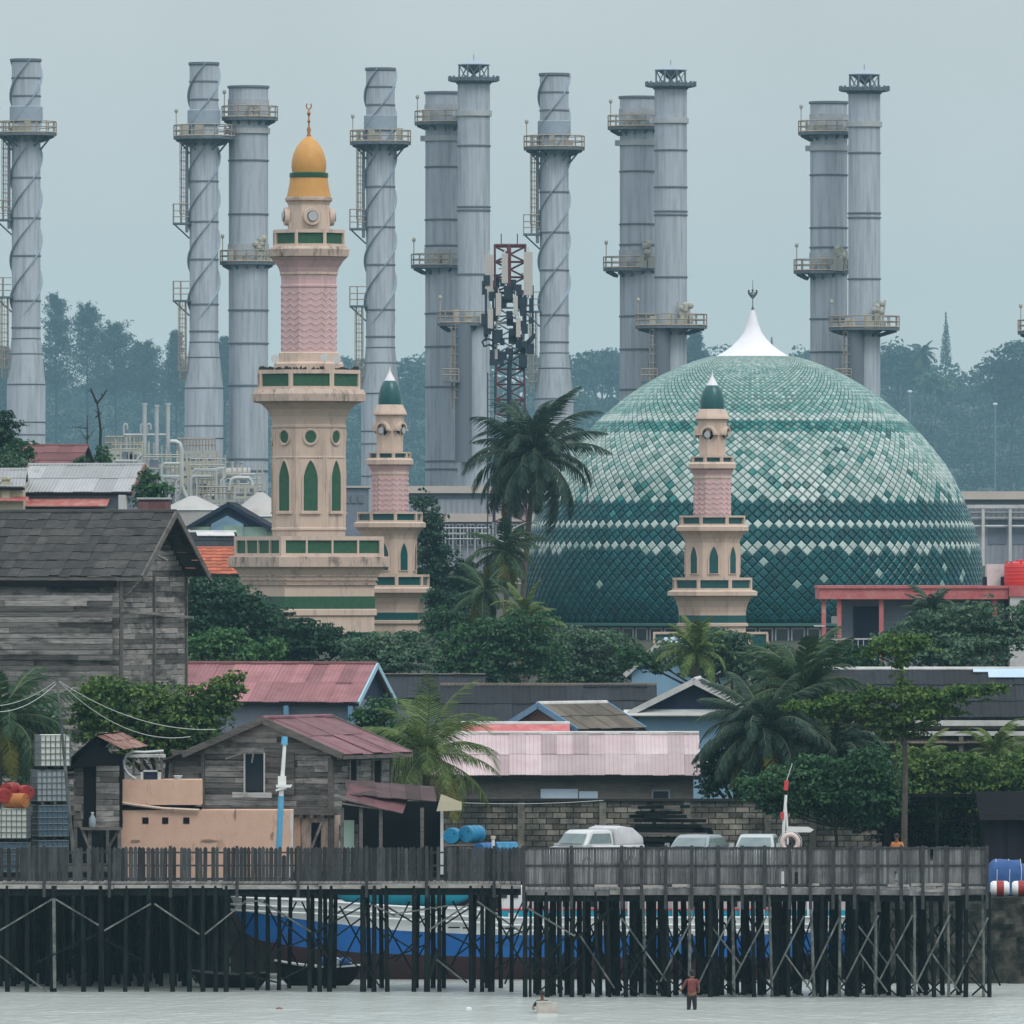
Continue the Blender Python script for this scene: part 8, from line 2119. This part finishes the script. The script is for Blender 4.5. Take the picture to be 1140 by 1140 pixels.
# --- near broadleaf
tree('bush', 'leafy green bush between the tall timber building and the wooden house', 436, [(115,775,34,22),(150,785,38,26),(190,795,36,28),(230,780,28,20),(250,770,20,16),(110,800,30,24),(215,815,40,20),(160,820,36,20),(95,790,18,16),(262,758,10,12)], 180, 'lf_bright', .2, 1.1, cat='bush')
tree('tree', 'grey-green tree at the left edge behind the caged totes', 440, [(20,790,34,30),(50,810,26,30),(15,840,34,34),(50,850,24,26)], 25, 'lf_grey', .2, .7)
tree('bush', 'bush behind the near palm at centre left', 445, [(425,795,22,20),(450,820,26,20),(430,835,20,18),(405,800,16,10)], 430, 'lf_mid', .2, .9, cat='bush')
# layered tree: flat tiers on a thin trunk
D = 432
x = X(1006,D); g = 3.95
t = thing('tiered_tree', 'thin-trunked tropical tree with flat horizontal tiers of foliage', 'tree', (x,D,g)); rs = np.random.RandomState(44)
tiers = [(1004,722,36,13),(975,728,18,9),(1015,715,22,9),(1003,745,9,16),(1006,765,8,10),
         (900,790,26,10),(935,785,30,12),(970,783,30,15),(1005,782,34,17),(1040,780,30,14),(1075,773,28,10),(1105,768,18,7),(955,800,32,14),(990,805,34,16),(1020,800,30,14),(915,800,20,8),(1050,795,24,9),(1000,818,26,10)]
qs = []
for (px, py, rx, ry) in tiers:
    s = D/F; c = (X(px,D), D+rs.uniform(-.4,.4), Z(py,D)); q, _ = blob_leaves(rs, c, (rx*s, rx*s*.9, ry*s*1.0), .21, 1.5, .3, .7, .35); qs.append(q)
quads_mesh('crown', np.concatenate(qs), 'lf_bright', t, (x,D,g))
mb = MB(); mb.path([(x,D,g-.2), P(1007,900,D), P(1008,850,D), P(1006,800,D), P(1004,760,D), P(1004,718,D)], .14, 8, .06)
for (px, py, rx, ry) in tiers: mb.path([P(1005,min(830,py+16),D), P(px,py+2,D)], .06, 5, .02)
mb.build('trunk', M['bark'], t, True)
tree('hedge', 'dense dark hedge with bright top behind the slat fence, left part', 438, [(840,878,26,14),(870,870,26,16),(905,872,34,20),(945,868,34,22),(980,872,30,24),(930,890,40,14),(890,893,30,12),(975,895,30,16),(860,895,16,12),(905,850,22,10),(965,845,26,12)], 930, 'lf_mid', .2, 1.1, cat='hedge', tr=.08)
tree('hedge', 'dense dark hedge with bright top behind the slat fence, right part', 440, [(1030,870,34,22),(1065,862,34,18),(1100,865,34,20),(1135,872,30,22),(1080,885,50,16),(1040,890,30,16),(1140,850,20,16),(1020,845,22,12),(1060,848,26,10)], 1080, 'lf_bright', .2, 1.1, cat='hedge', tr=.08)
tree('bush', 'dark bushes added to deepen the shade on the block wall under the hedge', 443, [(950,905,34,16),(1000,915,34,18),(1060,918,40,20),(1110,915,30,18)], 1020, 'lf_dark', .2, 1.1, cat='bush')  # added dark foliage stands in for the hedge's shade on the wall

tree('bush', 'dark bush filling the gap between the pale shed roof and the dark palm', 450, [(793,868,20,16),(800,850,20,18),(822,850,22,20),(845,860,24,18),(815,838,16,14)], 820, 'lf_dark', .2, 1.1, cat='bush')
tree('tree', 'dark tangled tree behind the dark near palm right of centre', 460, [(870,800,30,26),(910,815,34,26),(940,805,30,24),(890,835,34,20),(960,825,28,20)], 900, 'lf_dark', .22, 1.0)
tree('tree', 'grey-green tree half covering the blue house below the dome', 552, [(815,735,22,14),(840,730,20,14),(700,730,16,12),(728,736,18,12),(790,738,20,12)], 815, 'lf_mid', .25, 1, G2, flat=.7)
